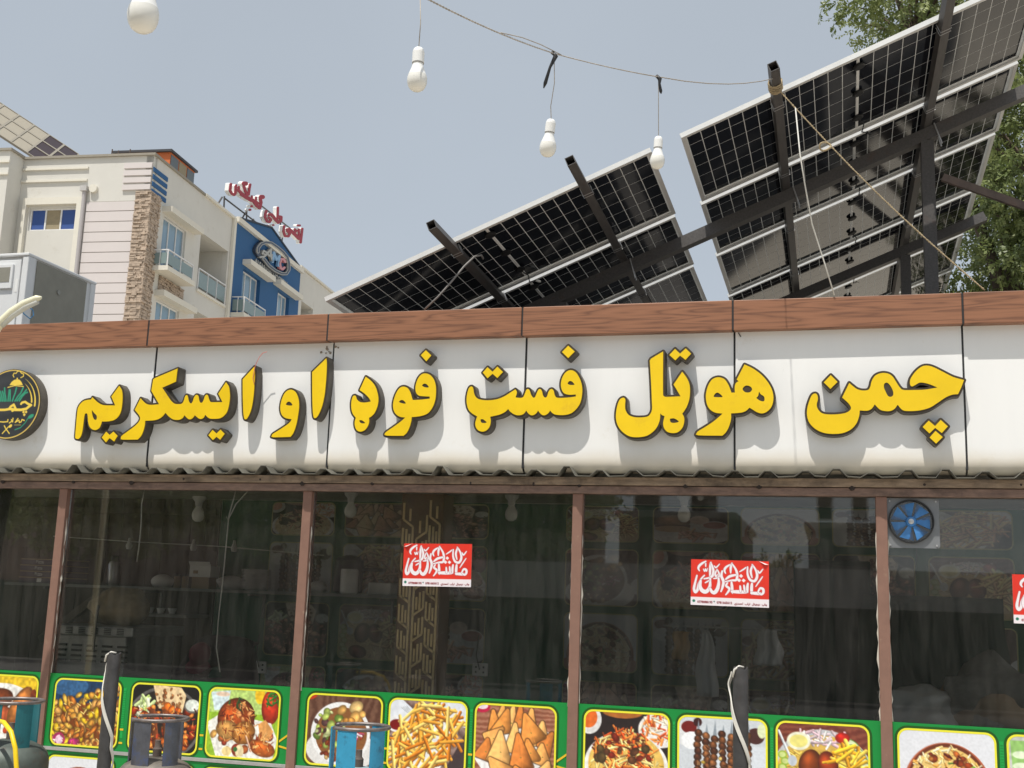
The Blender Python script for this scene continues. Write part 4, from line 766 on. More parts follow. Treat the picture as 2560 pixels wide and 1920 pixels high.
# ================================================================== kitchen behind the glass
BW = 10.235
kw = thing('kitchen_menu_wall', 'green food posters covering the kitchen back wall', 'poster wall', (-2, BW, .4))
MB().box(-5.72, 3.5, BW, BW+.01, .35, 2.45).build('poster_sheet', M['green_dim'], kw)
KF = ['burger', 'samosa', 'roast', 'biryani', 'kebab_naan', 'chaat', 'tikka', 'platter', 'rice_carrot', 'fries']
xs = [-8.1, -7.36, -6.62, -5.9, -5.18, -4.42, -3.66, -2.28, -1.5, -.74, .02, .78, 1.54, 2.3]
for i, x in enumerate(xs):
    if x < -5.3: continue
    for j, z in enumerate((.42, 1.0, 1.56, 2.12)):
        if x > 1.7 and j == 0: continue
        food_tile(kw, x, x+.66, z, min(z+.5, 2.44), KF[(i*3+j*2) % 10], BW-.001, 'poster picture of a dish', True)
# patterned column
col = thing('patterned_column', 'brown column with woven gold strip pattern behind the glass', 'column', (-2.8, 7.75, 0.06)); cy = 7.6; cx0, cx1 = at(988, 1600, cy).x, at(1094, 1600, cy).x
MB().box(cx0, cx1, cy, cy+.22, .06, 2.29).build('column_shaft', mat('brown_column', (0.20, 0.11, 0.06, 1), .5, var=.2), col)
gold = mat('gold_strip', S(244, 214, 158), .45, var=.15, scale=20)
def strip(pts):
    mb = MB()
    for p, q in zip(pts[:-1], pts[1:]): mb.bar((p[0], cy-.004, p[1]), (q[0], cy-.004, q[1]), .006, .0145, (1, 0, 0) if abs(p[0]-q[0]) < abs(p[1]-q[1]) else (0, 0, 1))
    return mb.build('gold_strip', gold, col)
cwid = cx1-cx0; per = .172
for k in range(15):
    for b0, mir, ph in ((.06, 0, 0), (.39, 1, .09), (.70, 0, .02)):
        z = .12+k*per+ph; w_ = .235*cwid; X = lambda t: cx0+b0*cwid+(w_*(1-t) if mir else w_*t)
        if z+.2 > 2.28: continue
        strip([(X(0), z+.215), (X(0), z+.10), (X(1), z+.05), (X(1), z-.125)])
        strip([(X(.36), z+.035), (X(.36), z-.095)]); strip([(X(.68), z+.175), (X(.68), z+.09)])
# shelf
sh = thing('kitchen_shelf', 'long grey shelf board on the poster wall', 'shelf', (-4, 10, 1.55)); shm = mat('shelf_board', (.24, .23, .21, 1), .7, var=.2)
MB().box(-7.9, -3.45, 9.78, 10.23, 1.565, 1.592).build('board', shm, sh)
for x in (-7.4, -6.3, -5.2, -3.9): MB().obox((x, 9.9, 1.56), (.02, 0, 0), (0, .33, 0), (0, 0, -.02)).obox((x, 10.2, 1.34), (.02, 0, 0), (0, .03, 0), (0, 0, .21)).build('bracket', shm, sh)
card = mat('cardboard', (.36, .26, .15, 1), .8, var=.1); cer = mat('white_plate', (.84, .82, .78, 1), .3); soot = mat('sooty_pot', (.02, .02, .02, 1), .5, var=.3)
def onshelf(px, Y=10.03): return at(px, 1500, Y).x
X0 = onshelf(636); pl_ = thing('plate_stack', 'stack of white plates on the kitchen shelf', 'plates', (X0, 10.03, 1.592))
for k in range(14): MB().lathe([(.07, 0), (.135, .012), (.135, .016), (.06, .008)], 24, (X0+rng.uniform(-.004, .004), 10.03, 1.593+k*.0135)).build('plate', cer, pl_, smooth=True)
pb = mat('purple_box_print', (.10, .07, .10, 1), .6); X0 = onshelf(112, 9.9)
for k in range(4):
    z = 1.593+k*.058; xo = X0+rng.uniform(-.03, .03)
    b = thing('pizza_box', ['bottom pizza box with a square mark in the dark stack', 'pizza box second from the bottom of the stack', 'pizza box third from the bottom of the stack', 'top pizza box of the dark stack on the shelf'][k], 'pizza box', (xo, 9.95, z), group='stacked pizza boxes'); MB().box(-.23+xo, .23+xo, 9.80, 10.22, z, z+.052).build('box', pb, b, bevel=.003)
    MB().box(-.235+xo, .235+xo, 9.797, 10.225, z+.047, z+.0565).build('lid', card, b)
    if k: text_obj('box_print', 'Pizza', .045, cer, b, (xo-.02, 9.796, z+.026), FACE)
    else: MB().box(xo-.025, xo+.025, 9.796, 9.799, z+.008, z+.044).build('box_print', cer, b)
def lump(name, label, cat, cx, cy_, cz, rx, ry, rz, m, seed, parent=None, amp=.18, cut=-.75):
    r2 = np.random.RandomState(seed); bm = bmesh.new(); bmesh.ops.create_icosphere(bm, subdivisions=3, radius=1); ph = r2.rand(6, 3)*6.28; fr = r2.rand(6, 3)*4+1.5
    for v in bm.verts:
        k = 1+amp*sum(math.sin(fr[i][0]*v.co.x+ph[i][0])*math.sin(fr[i][1]*v.co.y+ph[i][1])*math.sin(fr[i][2]*v.co.z+ph[i][2]) for i in range(6))/2
        v.co = Vector((v.co.x*k*rx, v.co.y*k*ry, max(v.co.z*k, cut)*rz))
    zmin = min(v.co.z for v in bm.verts)
    for v in bm.verts: v.co += Vector((cx, cy_, cz-zmin))
    me = bpy.data.meshes.new(name); bm.to_mesh(me); bm.free(); o = mk(name, me, m, parent, 'all')
    if label: tag(o, label, cat)
    return o
plas = mat('thin_plastic_bag', (.55, .54, .52, 1), .45)
lump('plastic_bag', 'crumpled white plastic bag beside the plate stack', 'bag', onshelf(575), 10.03, 1.592, .14, .1, .075, plas, 3)
lump('small_bag', 'small pale bag on the shelf beside the sooty pot', 'bag', onshelf(793, 10.0), 10.0, 1.592, .09, .08, .06, plas, 5)
X0 = onshelf(872); pot = thing('sooty_pot', 'sooty black pot with a pale jar inside the kitchen', 'pot', (X0, 10.02, 1.592)); MB().lathe([(.1, 0), (.13, .02), (.135, .30), (.10, .33), (.03, .35)], 20, (X0-.02, 10.04, 1.592)).build('body', soot, pot, smooth=True)
MB().lathe([(.07, 0), (.08, .01), (.08, .20), (.075, .22)], 18, (X0+.04, 9.92, 1.592)).build('jar', cer, pot, smooth=True); MB().box(X0+.1, X0+.32, 10.04, 10.1, 1.80, 1.83).build('handle', soot, pot)
bx0 = onshelf(960); cc_ = MB().box(bx0-.13, bx0+.09, 9.95, 10.15, 1.592, 1.70).build('white_tub', cer, None, bevel=.01); tag(cc_, 'pale square tub on the shelf against the patterned column', 'tub')
X0 = onshelf(505); cb = thing('carton', 'open pale carton on the shelf between jars and bag', 'carton', (X0, 10.02, 1.592)); MB().box(X0-.11, X0+.11, 9.95, 10.12, 1.70, 1.80).build('box', cer, cb); MB().obox((X0-.11, 9.95, 1.80), (.22, 0, 0), (0, -.03, .04), (0, .002, .002)).build('flap', cer, cb)
MB().box(X0-.07, X0-.02, 9.946, 9.951, 1.73, 1.76).build('label_print', card, cb); MB().box(X0-.09, X0+.09, 9.97, 10.11, 1.592, 1.699).build('lower_box', card, cb)
X0 = onshelf(275); th = thing('steel_thermos', 'steel thermos flask standing on the kitchen shelf', 'flask', (X0, 10.05, 1.592)); MB().lathe([(.055, 0), (.06, .01), (.06, .2), (.045, .23)], 20, (X0, 10.05, 1.592)).build('body', M['alu'], th, smooth=True); MB().lathe([(.04, .225), (.042, .28), (.03, .29)], 16, (X0, 10.05, 1.592)).build('cup', M['black'], th, smooth=True)
for q, px in enumerate((432, 452)):
    x = onshelf(px); jt = thing('spice_jar', 'small spice jar beside the open carton', 'jar', (x, 10.08, 1.592), group='spice jars on the shelf'); MB().lathe([(.03, 0), (.032, .01), (.032, .1), (.026, .11)], 14, (x, 10.08, 1.592)).build('body', card, jt, smooth=True); MB().lathe([(.028, .11), (.028, .135)], 14, (x, 10.08, 1.592)).build('lid', M['black'], jt)
lump('white_bowl', 'round pale bowl of dough on the shelf beside the flask', 'bowl', onshelf(402), 10.03, 1.592, .11, .1, .07, cer, 12, amp=.05)
# second shelf, high, with hanging bits
s2 = thing('upper_rail', 'thin wire rail strung across the kitchen with clips', 'rail', (-5, 9.2, 2.0)); MB().tube([(-6.9, 9.3, 2.02), (-6.0, 9.3, 1.985), (-5.2, 9.3, 1.965), (-4.2, 9.32, 1.91)], .004, 6).build('wire', M['wirew'], s2)
for x in (-6.1, -5.45, -5.05): MB().lathe([(.02, -.07), (.03, -.04), (.015, 0), (.012, .03)], 12, (x, 9.3, 1.99)).build('clip', plas, s2, smooth=True)
# stainless cooker
ck = thing('steel_cooker', 'stainless steel cooker with louvred back beside the window', 'cooker', (-5.1, 7.75, .06)); stl = mat('brushed_steel', (.42, .42, .41, 1), .38, metal=.6, var=.15, scale=8, streak=(1, 1, 12)); kx0, kx1 = at(128, 1620, 7.45).x, at(312, 1620, 7.45).x
MB().box(kx0, kx1, 7.45, 8.1, .06, 1.235).build('body', stl, ck, bevel=.006); MB().box(kx0-.02, kx1+.07, 7.42, 8.12, 1.236, 1.305).build('top_rim', stl, ck, bevel=.01)
for i in range(5):
    for j in range(4): MB().box(kx0+.05+i*.125, kx0+.13+i*.125, 7.438, 7.449, 1.05+j*.036, 1.065+j*.036).build('louvre', soot, ck)
for i in range(6):
    for j in range(4): MB().box(kx0+.03+i*.105, kx0+.08+i*.105, 7.408, 7.421, 1.25+j*.012, 1.256+j*.012).build('louvre', soot, ck)
MB().tube([(kx1-.22, 7.41, 1.45), (kx1-.225, 7.40, 1.3), (kx1-.225, 7.405, 1.13)], .011, 8).build('ladle_handle', soot, ck)
# timber partition at the left end and its poster
pt = thing('timber_partition', 'timber framed partition with green poster at the window end', 'partition', (-6.6, 7.9, .06)); tim = mat('old_timber', (.16, .125, .09, 1), .75, var=.3, scale=9, streak=(8, 8, 1))
for (x, y, w_) in ((-6.35, 7.7, .06), (-6.12, 7.6, .05), (-6.22, 7.65, .03)): MB().box(x, x+w_, y, y+.05, .06, 2.46).build('stud', tim, pt)
MB().bar((-6.1, 8.2, 1.15), (-5.55, 8.2, 1.55), .05, .06).build('brace', tim, pt); MB().box(-7.3, -6.36, 7.72, 7.74, .9, 2.35).build('poster', M['green'], pt); MB().box(-6.47, -6.44, 7.70, 7.719, 1.3, 2.05).build('orange_edge', mat('orange_print', S(230, 130, 40), .5), pt)
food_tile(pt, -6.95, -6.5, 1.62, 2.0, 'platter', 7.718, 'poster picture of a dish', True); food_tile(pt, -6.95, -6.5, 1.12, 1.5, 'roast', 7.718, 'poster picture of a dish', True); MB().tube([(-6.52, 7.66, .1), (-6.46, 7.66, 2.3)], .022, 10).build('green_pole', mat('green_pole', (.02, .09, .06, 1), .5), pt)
# bread bag on the cooker
lump('bread_bag', 'brown bag of bread standing on the steel cooker', 'bag', at(297, 1560, 7.75).x, 7.75, 1.307, .22, .16, .16, mat('bread_bag', (.30, .22, .12, 1), .6, var=.35, scale=14), 9)
for k in range(3):
    b_ = MB().lathe([(.025, 0), (.04, .045), (.043, .05), (.036, .046)], 14, (at(372, 1550, 9.9).x+k*.12, 9.9, 1.35)).build('white_cup', cer, None, smooth=True); tag(b_, 'small white cup on the low ledge of the kitchen', 'cup', 'row of small white cups')
ld = MB().box(at(372, 1550, 9.9).x-.15, at(372, 1550, 9.9).x+.45, 9.8, 10.22, 1.32, 1.348).build('cup_ledge', shm); tag(ld, 'short ledge board carrying white cups', 'shelf')
# lamps on the kitchen ceiling
def ceiling_lamp(x, y, label, dz=0):
    t = thing('ceiling_lamp', label, 'lamp', (x, y, 2.46), group='bulbs on the kitchen ceiling'); z = 2.46+dz
    MB().lathe([(.055, 0), (.05, -.02), (.03, -.04), (.026, -.075)], 18, (x, y, z)).build('holder', plas, t, smooth=True)
    MB().lathe([(.02, -.07), (.026, -.085), (.045, -.12), (.048, -.15), (.04, -.178), (.018, -.195)], 20, (x, y, z)).build('bulb', M['diff'], t, smooth=True); return t
L1 = [(495, 1290, 8.1, 'ceiling bulb hanging from a torn holder by two white cables'), (876, 1280, 8.5, 'ceiling bulb between the post and the patterned column'), (1278, 1288, 8.5, 'ceiling bulb above the pane with the patterned column, right of its sticker'), (1710, 1290, 8.5, 'ceiling bulb above the sticker over the skewer picture')]
for px, py, Y, lab in L1:
    p = at(px, py, Y); ceiling_lamp(p.x, p.y, lab, min(0, p.z+.15-2.46))
# white cables hanging inside the glass
for pts, lab in (([(590, 1226), (572, 1290), (560, 1420), (545, 1560), (541, 1620), (550, 1680)], 'long white cable hanging down inside the window'), ([(620, 1227), (590, 1260), (570, 1300), (566, 1292)], 'short white cable looping to the long hanging one'), ([(361, 1226), (354, 1260), (353, 1310), (347, 1370), (342, 1405)], 'short white cable with a hooked end inside the window')):
    o = MB().tube([at(px, py, 7.07+.02*math.sin(i*2)) for i, (px, py) in enumerate(pts)], .0042, 6).build('hanging_cable', M['wirew'], None, smooth='all'); tag(o, lab, 'cable')
# wall sockets
for px, py, lab in ((649, 1668, 'white wall socket beside the maroon cap'), (1200, 1674, 'white wall socket right of the patterned column')):
    p = at(px, py, BW-.02); t = thing('wall_socket', lab, 'socket', (p.x, BW, p.z), group='wall sockets'); MB().box(p.x-.07, p.x+.07, BW-.03, BW-.003, p.z-.055, p.z+.055).build('plate', cer, t, bevel=.004)
    for dx in (-.035, .035):
        for dz in (-.022, .022): MB().box(p.x+dx-.008, p.x+dx+.008, BW-.034, BW-.029, p.z+dz-.008, p.z+dz+.008).build('socket_hole', M['black'], t)
    MB().tube([(p.x, BW-.034, p.z), (p.x-.03, BW-.05, p.z+.12), (p.x-.02, BW-.03, p.z+.3)], .006, 6).build('flex', M['black'], t)
# hanging apron, bags and rail
hr = thing('hook_rail', 'steel hook rail across the kitchen carrying cloths and bags', 'rail', (-.9, 9.4, 1.5)); pA, pB = at(1690, 1565, 9.4), at(1935, 1572, 9.4)
MB().tube([(pA.x-.1, 9.4, pA.z), (pB.x+.1, 9.4, pA.z)], .007, 8).build('rail', M['alu'], hr)
for x in (pA.x, pA.x+.3, pB.x-.15, pB.x): MB().tube([(x, 9.4, pA.z+.02), (x+.02, 9.38, pA.z-.01), (x, 9.37, pA.z-.03)], .004, 6).build('hook', M['alu'], hr)
def hanging(name, label, cat, px, py0, py1, w0, w1, m, seed, Y=9.37):
    a, b = at(px, py0, Y), at(px, py1, Y); rr = np.random.RandomState(seed); nx, nz = 9, 14; vs = []; ph = rr.rand(4)*6
    for j in range(nz):
        t = j/(nz-1); wd = w0+(w1-w0)*min(1, t*1.4)**.7
        for i in range(nx):
            s = i/(nx-1)-.5; vs.append((a.x+(b.x-a.x)*t+s*wd+.01*math.sin(t*9+ph[2]), Y+.022*math.sin(s*14+ph[0]+t*2)*(.4+t)+.01*math.sin(t*7+ph[1]), a.z+(b.z-a.z)*t+.02*abs(s)*(t-.5)))
    n = len(vs); vs += [(x, y+.006, z) for x, y, z in vs]; fs = []
    for j in range(nz-1):
        for i in range(nx-1):
            q = j*nx+i; fs += [(q, q+1, q+nx+1, q+nx), (n+q, n+q+nx, n+q+nx+1, n+q+1)]
    bd = [i for i in range(nx)]+[j*nx+nx-1 for j in range(1, nz)]+[(nz-1)*nx+i for i in range(nx-2, -1, -1)]+[j*nx for j in range(nz-2, 0, -1)]
    fs += [(bd[k], bd[(k+1) % len(bd)], bd[(k+1) % len(bd)]+n, bd[k]+n) for k in range(len(bd))]
    return tag(MB().add(vs, fs).build(name, m, None, smooth='all'), label, cat)
hanging('hanging_cloth', 'long pale cloth hanging from the hook rail in the kitchen', 'cloth', 1766, 1575, 1742, .05, .17, plas, 4)
hanging('hanging_bag', 'wide white plastic bag hanging at the end of the hook rail', 'bag', 1922, 1572, 1665, .1, .22, plas, 7)
hanging('paper_packet', 'orange paper packet hanging from the hook rail', 'packet', 1703, 1578, 1650, .13, .13, mat('orange_packet', (.42, .24, .08, 1), .6), 2)
# person bending over the counter
def person():
    p0 = at(505, 1648, 8.9); t = thing('person', 'person in maroon cap and dark shirt bending over the kitchen counter', 'person', (p0.x, p0.y, .06))
    hx, hy, hz = p0.x, p0.y, p0.z
    J = [((hx+.22, hy+.25, .95), .16), ((hx+.20, hy+.22, 1.08), .155), ((hx+.14, hy+.12, 1.17), .16), ((hx+.08, hy+.03, 1.14 if False else hz-.02), .065), ((hx+.0, hy-.05, hz-.02), .06),
         ((hx+.24, hy+.27, .80), .10), ((hx+.2, hy+.1, .45), .075), ((hx+.2, hy+.2, .10), .055), ((hx+.36, hy+.3, .45), .075), ((hx+.36, hy+.35, .10), .055),
         ((hx-.08, hy+.1, 1.12), .06), ((hx-.18, hy-.05, .88), .045), ((hx-.1, hy-.28, .86), .033), ((hx+.36, hy+.1, 1.1), .06), ((hx+.38, hy-.1, .86), .045), ((hx+.2, hy-.3, .86), .033), ((hx-.08, hy-.36, .85), .03), ((hx+.17, hy-.38, .85), .03)]
    E_ = [(0, 1), (1, 2), (2, 3), (3, 4), (0, 5), (5, 6), (6, 7), (5, 8), (8, 9), (2, 10), (10, 11), (11, 12), (2, 13), (13, 14), (14, 15), (12, 16), (15, 17)]
    me = bpy.data.meshes.new('body'); me.from_pydata([j[0] for j in J], E_, []); o = bpy.data.objects.new('tmp', me); C.objects.link(o)
    md = o.modifiers.new('s', 'SKIN'); sv = me.skin_vertices[0].data
    for i, j in enumerate(J): sv[i].radius = (j[1], j[1]); sv[i].use_root = (i == 0)
    sb = o.modifiers.new('d', 'SUBSURF'); sb.levels = 2; bpy.context.view_layer.update()
    m2 = bpy.data.meshes.new_from_object(o.evaluated_get(bpy.context.evaluated_depsgraph_get())); bpy.data.objects.remove(o); m2.materials.clear()
    mk('body', m2, mat('dark_shirt', (.08, .05, .05, 1), .8, var=.3), t, 'all')
    skin = mat('skin', (.36, .2, .13, 1), .5)
    mb = MB(); rot = Matrix.Rotation(rad(42), 3, 'X'); prof = [(.02, -.13), (.055, -.12), (.07, -.08), (.078, -.02), (.082, .03), (.08, .08), (.06, .11), (.02, .122)]
    mb.lathe(prof, 20); mb.v = [tuple(rot @ Vector((x*.92, y*1.08-(.02 if z < -.02 and y < 0 else 0), z))+Vector((hx, hy, hz))) for x, y, z in mb.v]; hd = mb.build('head', skin, t, smooth='all')
    for q, name, r_ in (((0, -.1, -.03), 'nose', .017), ((.084, 0, -.02), 'ear', .022), ((-.084, 0, -.02), 'ear', .022)):
        mb = MB(); mb.lathe([(r_*.3, -r_*1.3), (r_, -r_*.4), (r_*.8, r_*.6), (r_*.2, r_*1.3)], 10); mb.v = [tuple(rot @ (Vector(v)*Vector((.7 if name == 'ear' else 1, 1, 1)) if False else Vector(v)+Vector(q))+Vector((hx, hy, hz))) for v in mb.v]; mb.build(name, skin, hd, smooth='all')
    for sx in (-.03, .03):
        mb = MB(); mb.lathe([(.004, -.008), (.012, 0), (.004, .008)], 10); mb.v = [tuple(rot @ (Vector(v)+Vector((sx, -.082, .008)))+Vector((hx, hy, hz))) for v in mb.v]; mb.build('eye', M['black'], hd)
    mb = MB(); mb.bar((-.025, -.09, -.07), (.025, -.09, -.07), .008, .008); mb.v = [tuple(rot @ Vector(v)+Vector((hx, hy, hz))) for v in mb.v]; mb.build('mouth', mat('lips', (.25, .1, .08, 1), .5), hd)
    mb = MB(); mb.lathe([(.086, .0), (.09, .03), (.09, .075), (.075, .115), (.035, .138), (.005, .142)], 22); mb.v = [tuple(rot @ Vector((x*.98, y*1.1, z))+Vector((hx, hy, hz))) for x, y, z in mb.v]; cp = mb.build('cap', mat('maroon_cap', (.30, .05, .075, 1), .8, var=.2), t, smooth='all')
    vs = [];
    for k in range(9):
        a = rad(205+k*130/8); vs += [(.088*math.cos(a), .095*math.sin(a), .02), (.13*math.cos(a), .155*math.sin(a)-.01, -.005)]
    vs += [(x, y, z+.006) for x, y, z in vs]; fs = []
    for k in range(8): q = 2*k; fs += [(q, q+1, q+3, q+2), (18+q, 18+q+2, 18+q+3, 18+q+1), (q+1, q+19, q+21, q+3)]
    mb = MB().add(vs, fs); mb.v = [tuple(rot @ Vector(v)+Vector((hx, hy, hz))) for v in mb.v]; mb.build('peak', mat('maroon_peak', (.24, .04, .06, 1), .8), cp)
    hr_ = MB(); hr_.lathe([(.082, -.06), (.088, -.02), (.088, .02)], 20); hr_.v = [tuple(rot @ Vector((x*.97, y*1.05+.012, z))+Vector((hx, hy, hz))) for x, y, z in hr_.v]; hr_.build('hair', mat('black_hair', (.008, .007, .007, 1), .6), t, smooth='all')
    return t
person()
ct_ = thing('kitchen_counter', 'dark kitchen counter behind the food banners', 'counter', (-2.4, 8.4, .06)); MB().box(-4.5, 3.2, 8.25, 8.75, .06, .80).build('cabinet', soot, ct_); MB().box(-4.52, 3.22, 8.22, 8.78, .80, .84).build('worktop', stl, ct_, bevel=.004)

# dark cupboard and sacks at the right end of the kitchen
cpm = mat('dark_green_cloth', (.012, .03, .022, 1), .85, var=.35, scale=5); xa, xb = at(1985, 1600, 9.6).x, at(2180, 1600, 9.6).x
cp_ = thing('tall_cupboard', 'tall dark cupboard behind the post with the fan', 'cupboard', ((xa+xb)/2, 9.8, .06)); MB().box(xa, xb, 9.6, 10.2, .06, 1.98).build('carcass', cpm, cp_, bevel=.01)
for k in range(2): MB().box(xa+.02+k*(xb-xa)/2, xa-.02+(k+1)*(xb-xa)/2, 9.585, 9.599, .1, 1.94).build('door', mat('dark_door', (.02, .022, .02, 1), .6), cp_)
hanging('green_curtain', 'dark green curtain hanging behind the fan window', 'curtain', 2330, 1490, 1800, 1.0, 1.1, cpm, 11, Y=9.5)
for k, (px, py, rx, rz, m_, lab) in enumerate(((2470, 1640, .30, .26, mat('grey_sack', (.16, .155, .14, 1), .7, var=.5, scale=7, bump=.6), 'crumpled dark grey sack behind the fan window'), (2300, 1775, .26, .16, plas, 'low grey plastic bag behind the clay bowl picture'), (2500, 1775, .28, .2, mat('tan_sack', (.34, .24, .15, 1), .8, var=.2), 'tan sack at the end of the counter'))):
    p = at(px, py, 8.5); lump('sack', lab, 'sack', p.x, 8.5, .842 if k else .842, rx, .2, rz, m_, 40+k, amp=.42)

# smoke stained timber boards on the left part of the back wall
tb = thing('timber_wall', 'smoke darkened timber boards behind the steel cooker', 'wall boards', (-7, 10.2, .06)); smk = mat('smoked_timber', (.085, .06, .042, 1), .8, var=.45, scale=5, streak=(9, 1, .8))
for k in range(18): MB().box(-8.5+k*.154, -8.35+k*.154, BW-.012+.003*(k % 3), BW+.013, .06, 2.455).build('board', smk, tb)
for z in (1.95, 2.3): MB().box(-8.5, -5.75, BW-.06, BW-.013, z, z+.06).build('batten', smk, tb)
# ================================================================== solar array on the roof
SS = 1.075; SO = EYE+(Vector((-.848, 6.704, 4.423))-EYE)*SS; e1 = Vector((.9237, 0, .3831)).normalized(); e2 = Vector((0, 1, -.0275)).normalized(); e3 = e1.cross(e2)
PLEN, PWID, PITCHR = 2.449, 1.168, 1.15
AP = lambda a, b, h=0: SO+e1*a*SS+e2*b*SS+e3*h
cellm = bpy.data.materials.new('bifacial_cell'); cellm.use_nodes = True; b_ = cellm.node_tree.nodes['Principled BSDF']; b_.inputs['Base Color'].default_value = (.009, .011, .017, 1); b_.inputs['Roughness'].default_value = .08; b_.inputs['Specular IOR Level'].default_value = .36
gridm = leaf_mat('cell_gap_glass', (.78, .78, .75, 1), (.82, .82, .80, 1))
fm_ = mat('solar_frame', (.72, .72, .70, 1), .4, metal=.25, var=.06)
def panel_meshes():
    # local frame: x along length, y along width, z up (top of the frame at 0)
    out = {}
    fr = MB(); T = .033; Wf = .011
    fr.box(0, PLEN, 0, Wf, -T, 0).box(0, PLEN, PWID-Wf, PWID, -T, 0).box(0, Wf, Wf, PWID-Wf, -T, 0).box(PLEN-Wf, PLEN, Wf, PWID-Wf, -T, 0)
    # inner lip of the frame
    lip = .03
    fr.box(Wf, PLEN-Wf, Wf, lip, -T, -T+.0018).box(Wf, PLEN-Wf, PWID-lip, PWID-Wf, -T, -T+.0018).box(Wf, lip, lip, PWID-lip, -T, -T+.0018).box(PLEN-lip, PLEN-Wf, lip, PWID-lip, -T, -T+.0018)
    out['frame'] = fr
    out['sheet'] = MB().box(Wf, PLEN-Wf, Wf, PWID-Wf, -.0075, -.002)
    return out
PMsh = panel_meshes(); mesh_cache = {}
def cached(key, name, mb, m):
    if key not in mesh_cache:
        o = mb.build(name, m); mesh_cache[key] = o.data; C.objects.unlink(o); bpy.data.objects.remove(o)
    return mesh_cache[key]
PX, PY = (PLEN-.088)/24, (PWID-.06)/6; CW, CH = PX-.0058, PY-.0050
cmesh = cached('cell', 'cell', MB().box(-CW/2, CW/2, -CH/2, CH/2, -.0080, -.001), cellm)
jbm = MB().lathe([(.035, -.002), (.04, -.008), (.04, -.018), (.032, -.022)], 14)
jmesh = cached('jb', 'junction_box', jbm, M['black']); smesh = cached('strip', 'centre_strip', MB().box(-.007, .007, .03, PWID-.03, -.0118, -.0074), M['alu_white'])
def solar_panel(origin, ax, ay, label, group, cells=True, cm=None, k=0):
    az = ax.cross(ay); R_ = Matrix((ax, ay, az)).transposed()
    root = thing('solar_module', label, 'solar panel', origin, group=group); root.rotation_euler = R_.to_euler()
    def part(name, me, loc=(0, 0, 0)):
        o = bpy.data.objects.new(name, me); C.objects.link(o); o.parent = root; o.location = loc; return o
    part('frame', cached('frame', 'frame', PMsh['frame'], fm_)); part('back_sheet', cached('sheet', 'back_sheet', PMsh['sheet'], gridm))
    if cells:
        for i in range(24):
            x = .036+PX/2+i*PX+(.016 if i >= 12 else 0)
            for j in range(6): part('cell', cmesh, (x, .030+PY/2+j*PY, 0))
        part('centre_strip', smesh, (PLEN/2, 0, 0))
        for y in (.16, .55, .94): part('junction_box', jmesh, (PLEN/2, y, -.0118))
        r2 = random.Random(k)
        cu = MB().tube([(PLEN/2, .94, -.03), (PLEN/2+.03, 1.02, -.06), (PLEN/2+.01, 1.10, -.09+.02*r2.random()), (PLEN/2+.05, 1.15, -.07)], .0045, 6)
        o = cu.build('lead', M['black'], None, smooth='all'); o.parent = root
        o = MB().tube([(PLEN/2+.05, 1.15, -.07), (PLEN/2+.075, 1.2, -.075)], .009, 8).build('connector', M['wirew'] if k % 2 else M['black'], None); o.parent = root
    return root
rows = ['first', 'second', 'third', 'fourth', 'fifth', 'sixth']
for k in range(6): solar_panel(AP(0, k*PITCHR), e1, e2, 'black celled solar panel, %s row of the array with the tall post' % rows[k], 'solar panels with the tall post', k=k)
for k in range(4): solar_panel(AP(-.196-2.278, k*PITCHR), e1, e2, 'black celled solar panel, %s row of the array beside the clinic' % rows[k], 'solar panels beside the clinic', k=k+7)
# steel frame
fr = thing('solar_support_frame', 'dark steel tube frame carrying the roof solar panels', 'support frame', (.5, 8.1, 3.27))
def hollow(p, q, w_, h_, up, m, name='rafter_tube'):
    p, q = Vector(p), Vector(q); d = (q-p).normalized(); sd = d.cross(Vector(up)).normalized(); uu = sd.cross(d); t = .004; mb = MB()
    L_ = q-p
    mb.obox(p-sd*w_/2-uu*h_/2, sd*w_, uu*t, L_).obox(p-sd*w_/2+uu*(h_/2-t), sd*w_, uu*t, L_).obox(p-sd*w_/2-uu*(h_/2-t), sd*t, uu*(h_-2*t), L_).obox(p+sd*(w_/2-t)-uu*(h_/2-t), sd*t, uu*(h_-2*t), L_)
    return mb.build(name, m, fr)
for i, a in enumerate((-1.565, -.655, .605, 1.645)):
    end = 4.6 if a < 0 else 6.6
    hollow(AP(a, -.42 if i < 3 else -.75, -.064), AP(a, end, -.064), .058, .058, e3, M['tube'])
    for b in (.05, 1.12, 2.27, 3.42):     # wire straps
        if b > end: continue
        mb = MB()
        for q in (0, .035): mb.tube([AP(a-.033, b+q, -.034), AP(a-.033, b+q+.004, -.094), AP(a+.033, b+q+.004, -.094), AP(a+.033, b+q, -.034)], .0028, 5)
        mb.build('wire_strap', M['alu'], fr)
for b, a0, a1 in ((1.44, -2.6, 2.75), (3.97, -2.5, 2.36)):
    hollow(AP(a0, b, -.141), AP(a1, b, -.141), .088, .092, e3, M['tube'], 'cross_beam')
for a, b in ((1.6, 1.44), (1.6, 3.97), (-1.2, 1.44), (-1.2, 3.97)):
    p = AP(a, b, -.19); hollow((p.x, p.y, 3.27), (p.x, p.y, p.z), .092, .092, (0, 1, 0), M['tube'], 'post')
    MB().box(p.x-.11, p.x+.11, p.y-.11, p.y+.11, 3.27, 3.282).build('base_plate', M['tube'], fr)
pp = AP(1.6, 1.44, -.19); q0 = at(2335, 445, 8.1); q1 = at(2600, 566, 8.0)
MB().bar((pp.x+.04, 8.1, q0.z), (q1.x+1.2, 8.0, q1.z-.45), .035, .05).build('brace', M['rust'], fr)
